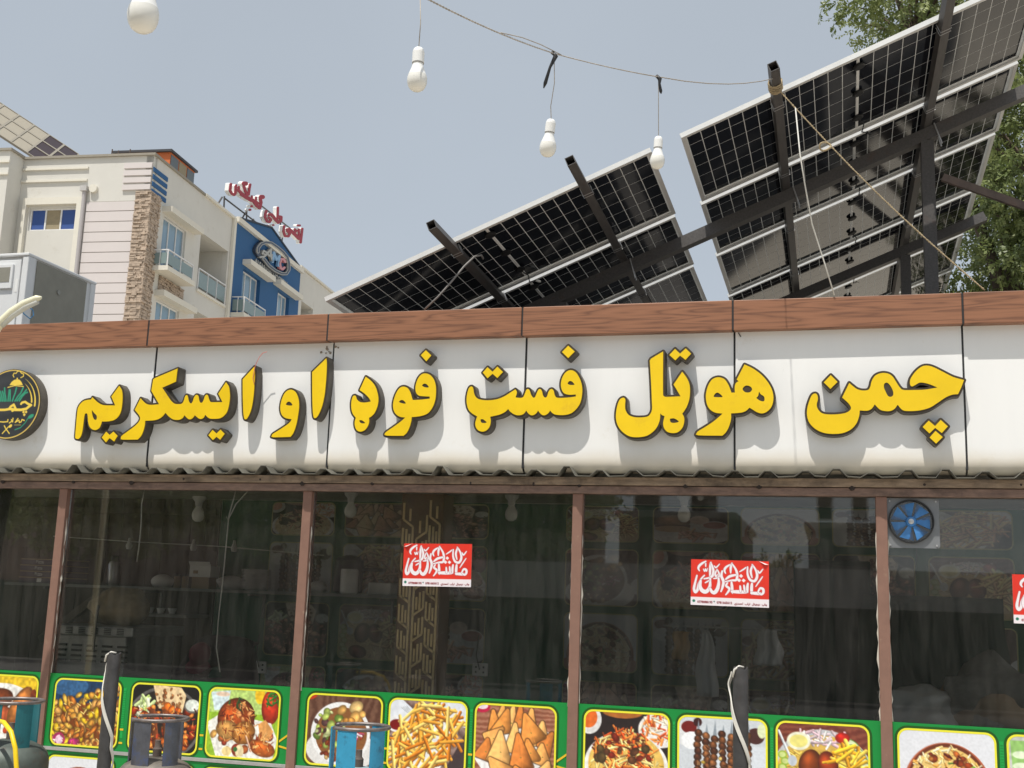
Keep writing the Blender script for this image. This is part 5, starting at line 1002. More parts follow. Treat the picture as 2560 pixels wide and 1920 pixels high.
for a in (.605, 1.645, -.655):     # long bolts through tube and beam
    for s in (0, .05):
        p = AP(a+.045, 1.40+s, -.09); MB().tube([p, p+Vector((.05, -.02, -.17))], .006, 8).build('bolt', M['alu'], fr)
# cable loop under the lower array
lp = [(800+940/2.304, 360+660/2.304, 7.35), (800+930/2.304, 360+640/2.304, 7.3), (800+890/2.304, 360+648/2.304, 7.25), (800+830/2.304, 360+705/2.304, 7.2), (800+760/2.304, 360+790/2.304, 7.15), (800+680/2.304, 360+880/2.304, 7.12), (800+600/2.304, 360+955/2.304, 7.1)]
o = MB().tube([at(*p) for p in lp], .007, 8).build('drooping_cable', mat('grey_cable', (.2, .19, .18, 1), .5), None, smooth='all'); tag(o, 'grey cable drooping under the lower solar array', 'cable')
# ropes from the tube end
def twist(pts, r, n, turns, m, name, parent=None, strands=2, **k):
    mb = MB(); P_ = [Vector(p) for p in pts]; fine = []
    for i in range(len(P_)-1):
        for j in range(n): fine.append(P_[i].lerp(P_[i+1], j/n))
    fine.append(P_[-1])
    for s in range(strands):
        q = []
        for i, p in enumerate(fine):
            d = (fine[min(i+1, len(fine)-1)]-fine[max(i-1, 0)]).normalized(); a = d.orthogonal().normalized(); b = d.cross(a); t = i/len(fine)*turns*6.28+s*6.28/strands
            q.append(p+(a*math.cos(t)+b*math.sin(t))*r*.75)
        mb.tube(q, r*.62, 5)
    return mb.build(name, m, parent, smooth='all', fix=False, **k)
ra = AP(.605, -.20, -.10); re_ = at(2462, 729, 6.9); re_.z = 3.425
rp = thing('jute_rope', 'beige rope tied from the tube end down to the wood cap', 'rope', tuple(re_))
mid = [ra.lerp(re_, t)+Vector((0, 0, -.05*math.sin(math.pi*t))) for t in np.linspace(0, 1, 9)]
twist(mid, .0046, 14, 46, M['rope'], 'strand', rp)
kp = mid[2]+(mid[3]-mid[2])*.2; mb = MB().tube([kp+Vector((-.034+.034*math.cos(t), -.012+.01*math.sin(2*t), -.004+.026*math.sin(t))) for t in np.linspace(0, 6.2, 14)], .006, 6); mb.build('loop_knot', M['rope'], rp, smooth='all')
mb = MB()
for s in range(5): mb.tube([AP(.605+.034*math.cos(t)*1.15, -.22+s*.018+.01*math.sin(t+s), -.064+.034*math.sin(t)*1.15) for t in np.linspace(0, 6.28, 12)], .006, 6)
mb.build('wrapping', M['rope'], rp, smooth='all')
wc = [mid[0]+(mid[1]-mid[0])*.75, at(2000, 385, 6.62), at(2012, 460, 6.7), at(2030, 560, 6.8), at(2062, 660, 6.85), at(2086, 738, 6.88)]; wc[-1].z = 3.42
MB().tube(wc, .0042, 6).build('white_cord', M['wirew'], rp, smooth='all')
# ================================================================== bulb string
bs = thing('bulb_cable', 'twisted two wire cable strung from the tube end across the sky', 'cable', (-.3, 6.2, 4.3))
k4, k3, k2 = Vector((-.654, 4.472, 3.739)), Vector((-.931, 3.784, 3.534)), at(1062, -6, 3.1)
pole = AP(.605, -.27, -.064); k1 = Vector((-1.32, 1.84, 3.02)); k0 = Vector((-1.5, .4, 3.1))
def sag(p, q, s, n=7): return [p.lerp(q, t)+Vector((0, 0, -s*4*t*(1-t))) for t in np.linspace(0, 1, n)]
path = sag(pole, k4, .035)+sag(k4, k3, .006)[1:]+sag(k3, k2, .012)[1:]+sag(k2, k1, .05)[1:]+sag(k1, k0, .03)[1:]
twist(path, .0032, 8, 120, M['wire'], 'wire_pair', bs)
MB().tube([k3.lerp(k4, .06)+Vector((0, 0, .001)), k3.lerp(k2, .12)+Vector((0, 0, .012)), k3.lerp(k2, .28)+Vector((0, 0, .008)), k3.lerp(k2, .45)+Vector((0, 0, -.008))], .0018, 5).build('loose_wire', M['wire'], bs, smooth='all')
for kk, dl in ((k4, Vector((.012, 0, -.075))), (k3, Vector((-.035, 0, -.13)))):
    MB().tube([kk+Vector((-.008, 0, .006)), kk+Vector((.006, 0, -.01)), kk+dl*.4, kk+dl*.85, kk+dl], [.007, .009, .005, .007, .002], 7).build('tape_knot', M['black'], bs, smooth='all')
def bulb(top, hang, label, yaw=0, tilt=0.0):
    t = thing('light_bulb', label, 'light bulb', tuple(top), group='bulbs hanging from the cable'); t.rotation_euler = (tilt, tilt*.7, yaw)
    def lt(prof, name, m, par=t, sm=True):
        o = MB().lathe(prof, 28).build(name, m, None, smooth=sm); o.parent = par; return o
    lt([(.005, 0.0), (.0115, -.002), (.0152, -.006), (.0172, -.011), (.0178, -.016), (.0184, -.0165), (.0184, -.050)], 'lamp_holder', M['bulb'])
    lt([(.0178, -.0501), (.0178, -.0530)], 'holder_band', M['grey'])
    lt([(.0160, -.0531), (.0165, -.057), (.0190, -.066), (.0232, -.078), (.0276, -.090)], 'bulb_neck', M['bulb'])
    lt([(.0280, -.0902), (.0300, -.099), (.0306, -.107), (.0296, -.117), (.0266, -.126), (.0216, -.134), (.0142, -.1395), (.004, -.1415)], 'dome', M['diff'])
    mb = MB().tube(hang+[Vector(top)], .0016, 6); mb.build('flex', M['wire'], t, smooth='all').matrix_parent_inverse = (Matrix.LocRotScale(t.location, t.rotation_euler, t.scale)).inverted()
    return t
b2t = at(1047, 119, 3.095); b3t = Vector((-.958, 3.878, 3.325)); b4t = Vector((-.665, 4.57, 3.519))
bulb(b2t, [k2+Vector((-.015, 0, .0)), k2.lerp(b2t, .5)+Vector((-.004, 0, 0))], 'white bulb on a short pair of wires with nothing but sky round it')
bulb(b3t, [k3, k3.lerp(b3t, .45)+Vector((.006, 0, 0)), k3.lerp(b3t, .8)+Vector((-.004, 0, 0))], 'white bulb on a long kinked wire below a hanging strip of black tape', .4, .10)
bulb(b4t, [k4, k4.lerp(b4t, .5)], 'white bulb hanging before the gap between the two solar arrays', .8, .03)
b1t = Vector((-1.287, 1.842, 2.668+.1415)); bulb(b1t, [k1.lerp(k0, .02), b1t+Vector((0, 0, .1))], 'large looking white bulb hanging above the roof sign of the clinic', 0, .02)
# ================================================================== iron pipes with white strap
def pipe(px, ptop, Y, label, turns):
    p = at(px, ptop, Y); t = thing('iron_pipe', label, 'pipe', (p.x, p.y, .0), group='black iron pipes before the window'); r = .030; mb = MB(); z1 = p.z
    n = 20; vs = [];
    for z, rr in ((.12, r), (.6, r), (z1-.01, r), (z1, r-.002), (z1, r-.006), (z1-.2, r-.006)): vs += [(p.x+rr*math.cos(6.283*j/n), p.y+rr*math.sin(6.283*j/n), z+(.006*math.sin(j) if z >= z1 else 0)) for j in range(n)]
    fs = [(i*n+j, i*n+(j+1) % n, (i+1)*n+(j+1) % n, (i+1)*n+j) for i in range(5) for j in range(n)]
    mb.add(vs, fs).build('pipe', M['iron'], t, smooth=True, fix=False); MB().box(p.x-.07, p.x+.07, p.y-.07, p.y+.07, .12, .128).build('foot', M['iron'], t)
    # flat cable winding round the pipe
    L_ = []
    for s in np.linspace(0, 1, 60):
        ang = -2.75+turns(s)*6.283; zz = z1-.02-s*.62; rad_ = r+.004+(.016*math.exp(-((s-.08)/.05)**2)); L_.append((p.x+rad_*math.sin(ang), p.y-rad_*math.cos(ang), zz))
    vs = []
    for (x, y, z) in L_:
        nx, ny = (x-p.x), (y-p.y); l = math.hypot(nx, ny); nx /= l; ny /= l; tx, ty = -ny, nx
        for du, dn in ((-.007, 0), (.007, 0), (.007, .005), (-.007, .005)): vs.append((x+tx*du*.8+nx*dn, y+ty*du*.8+ny*dn, z+du*.7))
    fs = [(4*i+j, 4*i+(j+1) % 4, 4*i+4+(j+1) % 4, 4*i+4+j) for i in range(len(L_)-1) for j in range(4)]+[(0, 1, 2, 3), tuple(4*(len(L_)-1)+j for j in (3, 2, 1, 0))]
    MB().add(vs, fs).build('white_strap', M['wirew'], t, smooth=True)
    MB().tube([(p.x-.030, p.y-.022, z1-.035), (p.x-.022, p.y-.026, z1-.006), (p.x-.004, p.y-.02, z1+.008), (p.x+.012, p.y-.005, z1+.003)], .0045, 6).build('strap_end', M['wirew'], t, smooth='all')
turn1 = lambda s: .12+ (0 if s < .15 else .0)+ .52*max(0, min(1, (s-.1)/.45)) + 0.46*max(0, min(1, (s-.62)/.38))
pipe(286, 1634, 4.7, 'black iron pipe wound with white strap beside the yellow skewer picture', turn1)
pipe(1851.5, 1670, 4.8, 'black iron pipe wound with white strap before the meat skewer picture', turn1)
# ================================================================== gas cylinders
def cylinder(cx, cy_, ztop, col_m, ring_m, label, cl='', body_m=None, R_=.185):
    t = thing('gas_cylinder', label, 'gas cylinder', (cx, cy_, .12), group='gas cylinders standing before the shop')
    zs = ztop-.20       # where the collar meets the shoulder
    prof = [(R_*.8, .12), (R_*.98, .14), (R_, .2), (R_, zs-.10), (R_*.985, zs-.07), (R_*.93, zs-.045), (R_*.80, zs-.02), (R_*.58, zs+.0), (R_*.3, zs+.012), (.02, zs+.015)]
    MB().lathe(prof, 40, (cx, cy_, 0)).build('body', body_m or M['cyl'], t, smooth=True)
    MB().lathe([(R_+.0005, zs-.34), (R_+.004, zs-.335), (R_+.004, zs-.325), (R_+.0005, zs-.32)], 40, (cx, cy_, 0)).build('weld_seam', body_m or M['cyl'], t, smooth=True)
    MB().lathe([(.02, zs), (.022, zs+.05), (.014, zs+.06), (.014, zs+.09)], 14, (cx, cy_, 0)).build('valve', M['rust'], t, smooth=True)
    rc = .133; a0 = 0.0; N_ = 40; mb = MB(); ang = [math.radians(-60+300*k/N_) for k in range(N_+1)]
    mb.tube([(cx+rc*math.sin(a+.3), cy_-rc*math.cos(a+.3), ztop-.008) for a in ang], .0085, 8); mb.build('collar_ring', ring_m, t, smooth='all')
    for a, wd in ((-82, .24), (-6, .37), (60, .30), (165, .22)):
        mb = MB(); vs = []; m_ = 5
        for k in range(m_+1):
            th = math.radians(a)+wd*(k/m_*2-1)
            for rr in (rc-.003, rc+.003): vs += [(cx+rr*math.sin(th), cy_-rr*math.cos(th), zs-.035), (cx+rr*math.sin(th), cy_-rr*math.cos(th), ztop-.012)]
        fs = []
        for k in range(m_): q = 4*k; fs += [(q, q+4, q+5, q+1), (q+2, q+3, q+7, q+6), (q+1, q+5, q+7, q+3), (q, q+2, q+6, q+4)]
        fs += [(0, 1, 3, 2), (4*m_, 4*m_+2, 4*m_+3, 4*m_+1)]
        mb.add(vs, fs).build('collar_plate', col_m, t)
    return t
M['cyl'] = mat('worn_grey_cylinder', (.16, .145, .125, 1), .5, metal=.25, var=.4, scale=9, dirt=(.30, .25, .19, 1), dirt_amt=.3, dirt_scale=5, bump=.15)
greyblue = mat('scuffed_steel_with_blue', (.11, .115, .135, 1), .45, metal=.3, var=.3, scale=16, dirt=S(40, 80, 150), dirt_amt=.4, dirt_scale=8); skyblue = mat('chipped_sky_blue_paint', S(52, 148, 186), .5, var=.15, scale=12, dirt=(.02, .02, .02, 1), dirt_amt=.28, dirt_scale=22); teal = mat('chipped_teal_paint', S(30, 108, 116), .5, var=.2, scale=10, dirt=(.02, .03, .03, 1), dirt_amt=.2, dirt_scale=16); ringm = mat('worn_steel_ring', (.22, .19, .18, 1), .45, metal=.5, var=.4, scale=30)
pm = at(372, 1796, 5.1); cylinder(pm.x, 5.2, pm.z, greyblue, ringm, 'worn grey gas cylinder with scuffed blue collar plates beside the iron pipe')
pb_ = at(881, 1818, 5.1); cylinder(pb_.x, 5.2, pb_.z, skyblue, ringm, 'gas cylinder with chipped sky blue collar before the chickpea picture', body_m=mat('chipped_pale_blue', S(150, 176, 186), .5, var=.25, scale=8, dirt=(.1, .09, .08, 1), dirt_amt=.2, dirt_scale=14))
pl_2 = at(2, 1752, 4.9); cylinder(pl_2.x, 5.0, pl_2.z, teal, ringm, 'gas cylinder with teal collar and a yellow hose', body_m=mat('worn_green_grey', (.10, .12, .105, 1), .55, metal=.2, var=.4, scale=7, dirt=(.14, .07, .05, 1), dirt_amt=.35, dirt_scale=6, bump=.15))
yp = [at(-14, 1800, 4.82), at(10, 1806, 4.75), at(28, 1830, 4.7), at(38, 1870, 4.68), at(42, 1930, 4.68), at(43, 1990, 4.68)]
o = MB().tube(yp, .0105, 10).build('gas_hose', mat('yellow_hose', S(236, 200, 20), .4), None, smooth='all'); tag(o, 'yellow gas hose running down from the teal collar cylinder', 'hose')
# ================================================================== cream lamp arm above the cap
la = thing('street_lamp', 'cream curved lamp head reaching over the wood cap', 'lamp', tuple(at(-40, 900, 6.3))); cream = mat('cream_plastic', S(232, 228, 200), .45, var=.05)
pts = [at(-60, 905, 6.2), at(-25, 850, 6.2), at(2, 806, 6.2), at(30, 780, 6.2), at(62, 759, 6.2), at(92, 746, 6.2), at(103, 744, 6.2)]
mb = MB(); mb.tube(pts, [.024, .026, .028, .028, .026, .022, .010], 12); vs_ = [Vector(v) for v in mb.v]; mb.build('lamp_head', cream, la, smooth='all')
MB().tube([p+Vector((.01, .0, -.022)) for p in pts[2:6]], [.018, .020, .020, .016], 10).build('lens', mat('lamp_lens', (.62, .62, .56, 1), .3), la, smooth='all')
MB().tube([pts[0], pts[0]+Vector((-.05, .02, -.35)), pts[0]+Vector((-.06, .02, -2.45))], .022, 10).build('pole', cream, la, smooth='all')
cb_ = [at(52, 770, 6.3), at(60, 785, 6.35), at(75, 797, 6.4), at(84, 788, 6.4), at(82, 775, 6.4), at(70, 766, 6.35)]
MB().tube(cb_, .004, 6).build('blue_flex', mat('blue_flex', S(70, 130, 180), .5), la, smooth='all')
# ================================================================== white air cooler on the roof
ay = 8.6; a0 = at(75, 632, ay); zt = a0.z; ax_ = a0.x; zb = 3.27
far = None
for Y in np.linspace(8.8, 14, 200):
    d = Vector((ax_, Y, zt))-EYE; px = 1280+FPX*d.dot(_r)/d.dot(_f)
    if px > 236: far = Y; break
ac = thing('air_cooler', 'white roof air cooler with a dark grey side panel', 'air cooler', (ax_-.6, (ay+far)/2, zb)); wp = mat('white_cooler_paint', (.72, .73, .73, 1), .45, var=.06, scale=4); gp = mat('grey_side_panel', (.27, .26, .215, 1), .6, var=.12, scale=6)
W_ = 1.3
MB().box(ax_-W_, ax_-.012, ay+.02, far-.02, zb, zt-.02).build('inner_case', wp, ac)
MB().box(ax_-W_-.02, ax_+.006, ay-.02, far+.02, zt-.03, zt).build('lid', wp, ac, bevel=.008)
MB().box(ax_-.06, ax_+.004, ay-.012, ay+.09, zb, zt-.031).build('corner_post', wp, ac, bevel=.008); MB().box(ax_-.05, ax_+.004, far-.06, far+.012, zb, zt-.031).build('corner_post', wp, ac, bevel=.006)
MB().box(ax_-.02, ax_-.004, ay+.12, far-.12, zb, zt-.04).build('side_panel', gp, ac)
for k in range(7): z = zb+.02+k*.075; MB().box(ax_-.018, ax_+.001, far-.115, far-.065, z, z+.05).build('louvre', wp, ac)
zf = zt-.12
MB().box(ax_-W_, ax_-.075, ay-.008, ay+.02, zb+.04, zt-.06).build('front_panel', wp, ac, bevel=.006)
w0 = at(0, 662, ay-.02); w1 = at(30, 705, ay-.02)
MB().box(ax_-.62, w1.x, ay-.03, ay-.007, w1.z-.06, w0.z).build('outlet_frame', wp, ac, bevel=.004); MB().box(ax_-.6, w1.x-.025, ay-.033, ay-.029, w1.z+.0, w0.z-.03).build('outlet', gp, ac)
MB().box(w1.x+.03, w1.x+.055, ay-.011, ay-.007, w1.z-.09, w1.z+.03).build('label_print', M['bulb'], ac)
MB().tube([(ax_+.004, ay+.45, zt-.25), (ax_+.007, ay+.45, zt-.25)], .022, 12).build('round_badge', mat('badge_grey', (.3, .3, .27, 1), .5), ac)
# ================================================================== clinic across the street behind
BA = rad(-5.4); Bv = Vector((math.sin(BA), math.cos(BA), 0)); Bu = Vector((math.cos(BA), -math.sin(BA), 0))   # Bv runs back along the side, Bu to the right along the front
K0 = at(377, 478.5, 45.0); K0.z = 0
NS, NF = Bu, -Bv           # outward normals of side and front
def SF(x, y):              # side facade, from the enlarged view
    p = hit(370+x/4.607, 440+y/4.607, K0, NS)-K0; return (p.dot(Bv), p.z)
def FF(x, y):              # front facade
    p = hit(x/3.6875, 370+y/3.6875, K0, NF)-K0; return (p.dot(Bu), p.z)
def SFo(x, y, o): p = hit(370+x/4.607, 440+y/4.607, K0+NS*o, NS)-K0; return (p.dot(Bv), p.z)
def WS(v, z, o=0): return K0+Bv*v+NS*o+Vector((0, 0, z))
def WF(u, z, o=0): return K0+Bu*u+NF*o+Vector((0, 0, z))
cream_w = mat('cream_render', S(208, 206, 199), .85, var=.07, scale=.35, dirt=S(172, 165, 150), dirt_amt=.12, dirt_scale=.9, bump=.1); side_w = cream_w
pinkb = mat('pale_pink_board', S(208, 201, 199), .8, var=.03, scale=.6); bluew = mat('blue_render', S(38, 90, 138), .7, var=.06, scale=.5)
coping = mat('grey_coping', S(150, 144, 132), .8, var=.1); trim = mat('cream_trim', S(218, 214, 202), .8, var=.04); whitef = mat('white_window_frame', (.75, .75, .74, 1), .5)
wglass = mat('sky_window_glass', S(120, 150, 172), .08, var=.1, scale=.4, spec=.9); curtain = mat('blue_curtain', S(52, 82, 146), .6, var=.08, scale=2); dark = mat('dark_interior', (.05, .045, .04, 1), .7); beige = mat('beige_blind', S(150, 138, 112), .7)
balg = mat('frosted_balcony_glass', S(126, 144, 144), .2, var=.1, scale=.6); rail = mat('white_balcony_rail', (.72, .72, .72, 1), .4)
cl = thing('clinic_building', 'cream clinic with stone corner and blue gabled bay behind the shop', 'building', tuple(K0))
def slab(W, a0, a1, z0, z1, o0, o1, name, m, par=None, bevel=0):
    p = W(a0, z0, o0); return MB().obox(p, W(a1, z0, o0)-p, W(a0, z1, o0)-p, W(a0, z0, o1)-p).build(name, m, par or cl, bevel=bevel)
def wall_cells(W, a0, a1, z0, z1, openings, o0, o1, name, m):
    A = sorted({a0, a1}|{min(max(x, a0), a1) for o in openings for x in o[:2]}); Z = sorted({z0, z1}|{min(max(x, z0), z1) for o in openings for x in o[2:4]}); mb = MB()
    for i in range(len(A)-1):
        for j in range(len(Z)-1):
            ca, cz = (A[i]+A[i+1])/2, (Z[j]+Z[j+1])/2
            if any(o[0] < ca < o[1] and o[2] < cz < o[3] for o in openings): continue
            p = W(A[i], Z[j], o0); mb.obox(p, W(A[i+1], Z[j], o0)-p, W(A[i], Z[j+1], o0)-p, W(A[i], Z[j], o1)-p)
    return mb.build(name, m, cl)
zt_ = SF(330, 0)[1]*.5+FF(1410, 45)[1]*.5
# measures on the side facade
v_step = SF(650, 225)[0]; z_low = (SF(640, 250)[1]+SF(960, 455)[1])/2; vb0 = (SF(990, 520)[0]+SF(915, 1620)[0])/2; vb1 = (SF(1735, 1050)[0]+SF(1712, 1560)[0])/2; v_end = vb1+26
def rct(W, pts): q = [W(*p) for p in pts]; return (min(q[0][0], q[3][0])/2+max(q[0][0], q[3][0])/2, (q[1][0]+q[2][0])/2, (q[2][1]+q[3][1])/2, (q[0][1]+q[1][1])/2)
w1 = rct(SF, [(180, 480), (445, 625), (410, 940), (150, 830)]); w2 = rct(SF, [(95, 1430), (360, 1550), (345, 1750), (80, 1650)]); w2 = (w2[0], w2[1], w2[3]-(w1[3]-w1[2]), w2[3])
lg = rct(SF, [(612, 655), (918, 858), (880, 1480), (555, 1300)]); lg2z = SF(530, 1540)[1]; lg2 = (lg[0], lg[1], lg2z-(lg[3]-lg[2]), lg2z)
w1 = (w1[0], w1[1], SFo(220, 1035, .75)[1], w1[3]); w2 = (w2[0], w2[1], w2[3]-(w1[3]-w1[2]), w2[3]); w3 = rct(SF, [(1075, 1085), (1278, 1190), (1250, 1470), (1050, 1400)]); w3 = (w3[0], w3[1], SFo(1110, 1582, .82)[1], w3[3]); w4 = rct(SF, [(1470, 1320), (1608, 1400), (1595, 1590), (1465, 1560)]); w4 = (w4[0], w4[1], w4[3]-(w3[3]-w3[2]), w4[3]); lgR = rct(SF, [(1722, 1410), (1890, 1520), (1880, 1700), (1712, 1640)])
wall_cells(WS, 0, v_step, 0, zt_, [w1, w2, lg, lg2], -.35, 0, 'side_wall', side_w)
wall_cells(WS, v_step, vb0, 0, z_low, [w1, w2, lg, lg2], -.35, 0, 'side_wall', side_w)
wall_cells(WS, vb0+.01, vb1, 0, z_low-.1, [w3, w4], -.30, .12, 'blue_wall', bluew)
zr = SF(1800, 1090)[1]; lgR = (max(lgR[0], vb1+.8), max(lgR[1], vb1+3.0), lgR[2], lgR[3])
wall_cells(WS, vb1+.01, v_end, 0, zr-.02, [lgR], -.35, 0, 'side_wall', side_w)
# roofs, backs
slab(WS, .8, v_end, 0, z_low-.6, -14, -2.2, 'core_block', side_w)
MB().add([WS(.2, zt_-.5, -.3), WS(v_step, zt_-.5, -.3), WS(v_step, zt_-.5, -14), WS(.2, zt_-.5, -14)], [(0, 1, 2, 3)]).build('roof_deck', coping, cl)
slab(WS, -.1, v_step+.12, zt_, zt_+.10, -.45, .10, 'coping', coping); slab(WS, v_step-.02, vb0-.05, z_low, z_low+.13, -.42, .14, 'coping', trim); slab(WS, vb1+.1, v_end, zr, zr+.13, -.4, .12, 'coping', trim)
slab(WS, v_step-.2, v_step, z_low, zt_, -6, -.36, 'return_wall', side_w)
# sloping coping of the blue bay and its gable
c0 = SF(1000, 485); c1 = SF(1740, 1040); ap_ = SF(1400, 622)
slab(WS, vb0-.1, vb1+.1, z_low-.1, z_low+.18, .125, .32, 'blue_bay_coping', trim)
poly = [(vb0+.2, z_low+.18), (vb1+.0, z_low+.18), (ap_[0], ap_[1]+.1)]
MB().prism(poly, lambda v, z: WS(v, z, -.2), lambda v, z: WS(v, z, .1)).build('gable', bluew, cl)
for (p, q) in ((poly[0], poly[2]), (poly[2], poly[1])):
    MB().bar(WS(p[0], p[1]+.05, -.05), WS(q[0], q[1]+.05, -.05), .42, .10, NS.cross((WS(q[0], q[1])-WS(p[0], p[1])).normalized())).build('gable_edge', mat('dark_gable_edge', (.02, .03, .05, 1), .6), cl)
slab(WS, vb0-.28, vb0-.0, 0, z_low+.1, .01, .16, 'edge_pilaster', trim)
def window(W, r, cols, trans, name='window', mull=(1/3, 2/3), gl=None):
    a0, a1, z0, z1 = r; wn = slab(W, a0, a1, z0, z1, -.34, -.30, name, dark); t = .07
    for (p, q, s, u) in ((a0, a1, z0, z0+t), (a0, a1, z1-t, z1), (a0, a0+t, z0+t, z1-t), (a1-t, a1, z0+t, z1-t)): slab(W, p, q, s, u, -.2, -.1, 'frame', whitef, wn)
    xs = [a0+t]+[a0+(a1-a0)*m for m in mull]+[a1-t]
    for m in xs[1:-1]: slab(W, m-t/2, m+t/2, z0+t, z1-t, -.19, -.11, 'mullion', whitef, wn)
    for i in range(len(xs)-1): slab(W, xs[i]+.02, xs[i+1]-.02, z0+t, z1-t, -.165, -.15, 'pane', (gl or [wglass])[i % len(gl or [1])], wn)
    if trans: i = trans-1; zz = z0+(z1-z0)*.42; slab(W, xs[i], xs[i+1], zz-t/2, zz+t/2, -.185, -.115, 'transom', whitef, wn); slab(W, xs[i]+.06, xs[i+1]-.06, z0+.12, zz-t/2, -.148, -.14, 'opening_sash', dark, wn)
    return wn
for r, tr_ in ((w1, 2), (w2, 2), (w3, 2), (w4, 2)): window(WS, r, 3, tr_)
off3 = .12
for (p, q, off) in (((165, 395), (540, 640), 0), ((70, 1362), (460, 1548), 0), ((1065, 995), (1355, 1195), off3), ((1420, 1228), (1680, 1405), off3)):
    a, b = SF(*p), SF(*q); z = (a[1]+b[1])/2; slab(WS, a[0], b[0], z-.12, z+.16, off, off+.5, 'window_canopy', trim)
def balcony(v0, v1, z0, zr_, off, depth, nposts, slabz=True, ret=True):
    if slabz: slab(WS, v0-.1, v1+.15, z0-.22, z0, off, off+depth+.1, 'balcony_slab', trim)
    o = off+depth; bl = MB().bar(WS(v0, zr_, o), WS(v1, zr_, o), .06, .06).build('balcony_rail', rail, cl)
    for k in range(nposts+1):
        v = v0+(v1-v0)*k/nposts; MB().bar(WS(v, z0, o), WS(v, zr_-.03, o), .05, .05, NS).build('rail_post', rail, bl)
        if k < nposts: slab(WS, v+.06, v+(v1-v0)/nposts-.06, z0+.12, zr_-.14, o-.012, o+.012, 'glass_panel', balg, bl)
    if ret:
        MB().bar(WS(v0, zr_, off), WS(v0, zr_, o), .05, .05).build('rail_post', rail, bl)
        slab2 = MB().obox(WS(v0-.012, z0+.12, off+.05), Bv*.024, NS*(depth-.1), Vector((0, 0, zr_-z0-.26))).build('glass_panel', balg, bl); MB().bar(WS(v0, z0, off+depth*.5), WS(v0, zr_-.03, off+depth*.5), .04, .04, NS).build('rail_post', rail, bl)
bz0 = w1[2]
ba, bb = SF(235, 1045)[0]-.25, SF(520, 1180)[0]-.35
balcony(SFo(235, 850, .75)[0], SFo(520, 1030, .75)[0], bz0, (SFo(235, 850, .75)[1]+SFo(520, 1030, .75)[1])/2, 0, .75, 2); balcony(SFo(1110, 1400, .82)[0], SFo(1350, 1540, .82)[0], w3[2], (SFo(1110, 1400, .82)[1]+SFo(1350, 1540, .82)[1])/2, .12, .7, 2)
slab(WS, lg[0]-.05, lg[1]+.05, lg[2]-.15, lg[2]-.02, 0, .10, 'loggia_sill', trim); balcony(lg[0]+.05, lg[1]-.05, lg[2], lg[2]+1.05, -.12, .15, 3, False, False)
for L_ in (lg, lg2, lgR):
    slab(WS, L_[0], L_[1], L_[2], L_[3], -2.0, -1.9, 'loggia_back', side_w); slab(WS, L_[0]-.15, L_[0], L_[2], L_[3], -1.9, -.36, 'loggia_cheek', side_w); slab(WS, L_[1], L_[1]+.15, L_[2], L_[3], -1.9, -.36, 'loggia_cheek', side_w); slab(WS, L_[0], L_[1], L_[3], L_[3]+.15, -1.9, -.36, 'loggia_ceiling', side_w); slab(WS, L_[0], L_[1], L_[2]-.2, L_[2]-.16, -1.9, -.36, 'loggia_floor', side_w)
window(lambda a, z, o=0: WS(a, z, o-1.72), (lg[0]+.25, lg[0]+1.1, lg[2]+.02, lg[2]+2.3), 1, 0, 'balcony_door', mull=(.5,))
# stone veneer: split stones as one rough part, too small to pick apart
def stones(W, a0, a1, z0, z1, o, name, m, par=None):
    mb = MB(); z = z0; r2 = random.Random(5)
    while z < z1:
        h = r2.uniform(.06, .12); a = a0
        while a < a1:
            l = r2.uniform(.12, .42); e = min(a+l, a1); d = r2.uniform(.02, .10); j = r2.uniform(0, .03); p = W(a+.008, z+.006, o); mb.obox(p, W(e-.006, z+.006, o)-p, W(a+.008, min(z+h, z1)-.006, o)-p, W(a+.008, z+.006, o+d)-p); a = e
        z += h
    x = mb.build(name, m, cl, fix=False); x['kind'] = 'stuff'; return x
stm = mat('split_stone', S(186, 168, 150), .9, var=.4, scale=5, dirt=S(120, 100, 86), dirt_amt=.3, dirt_scale=3.5)
zs_ = FF(1320, 400)[1]; su = FF(1255, 410)[0]; sv = SF(120, 240)[0]
su = (FF(1255, 410)[0]+FF(1150, 1600)[0])/2; sv = (SF(128, 230)[0]+SF(15, 1640)[0])/2
slab(WF, su, -.02, 0, zs_, 0, .06, 'stone_backing', stm); stones(WF, su, .10, 12, zs_, .06, 'stone_veneer', stm); stones(WS, -.12, sv, 12, zs_, .03, 'stone_veneer', stm)
sp = rct(SF, [(122, 1120), (405, 1262), (392, 1455), (108, 1330)]); stones(WS, sp[0], sp[1], w2[3]+.35, bz0-.25, .01, 'stone_veneer', stm)
# blue bands at the top corner
for k, (yt, yb) in enumerate(((-62, -2), (-2, 46), (46, 150), (120, 220))):
    pass
zb_ = [SF(60, y)[1] for y in (-20, 15, 90, 165)]
vS = (SF(215, 60)[0]+SF(205, 235)[0])/2; hB = (zt_-.35-zs_)/4
for k in range(4):
    z = zs_+.05+k*hB; slab(WS, .02, vS, z-.12, z+hB*.60-.12, .005, .05, 'blue_band', bluew)
    slab(WF, FF(1150, 200)[0], -.02, z+.02, z+hB*.78, .005, .09, 'corner_band', pinkb)
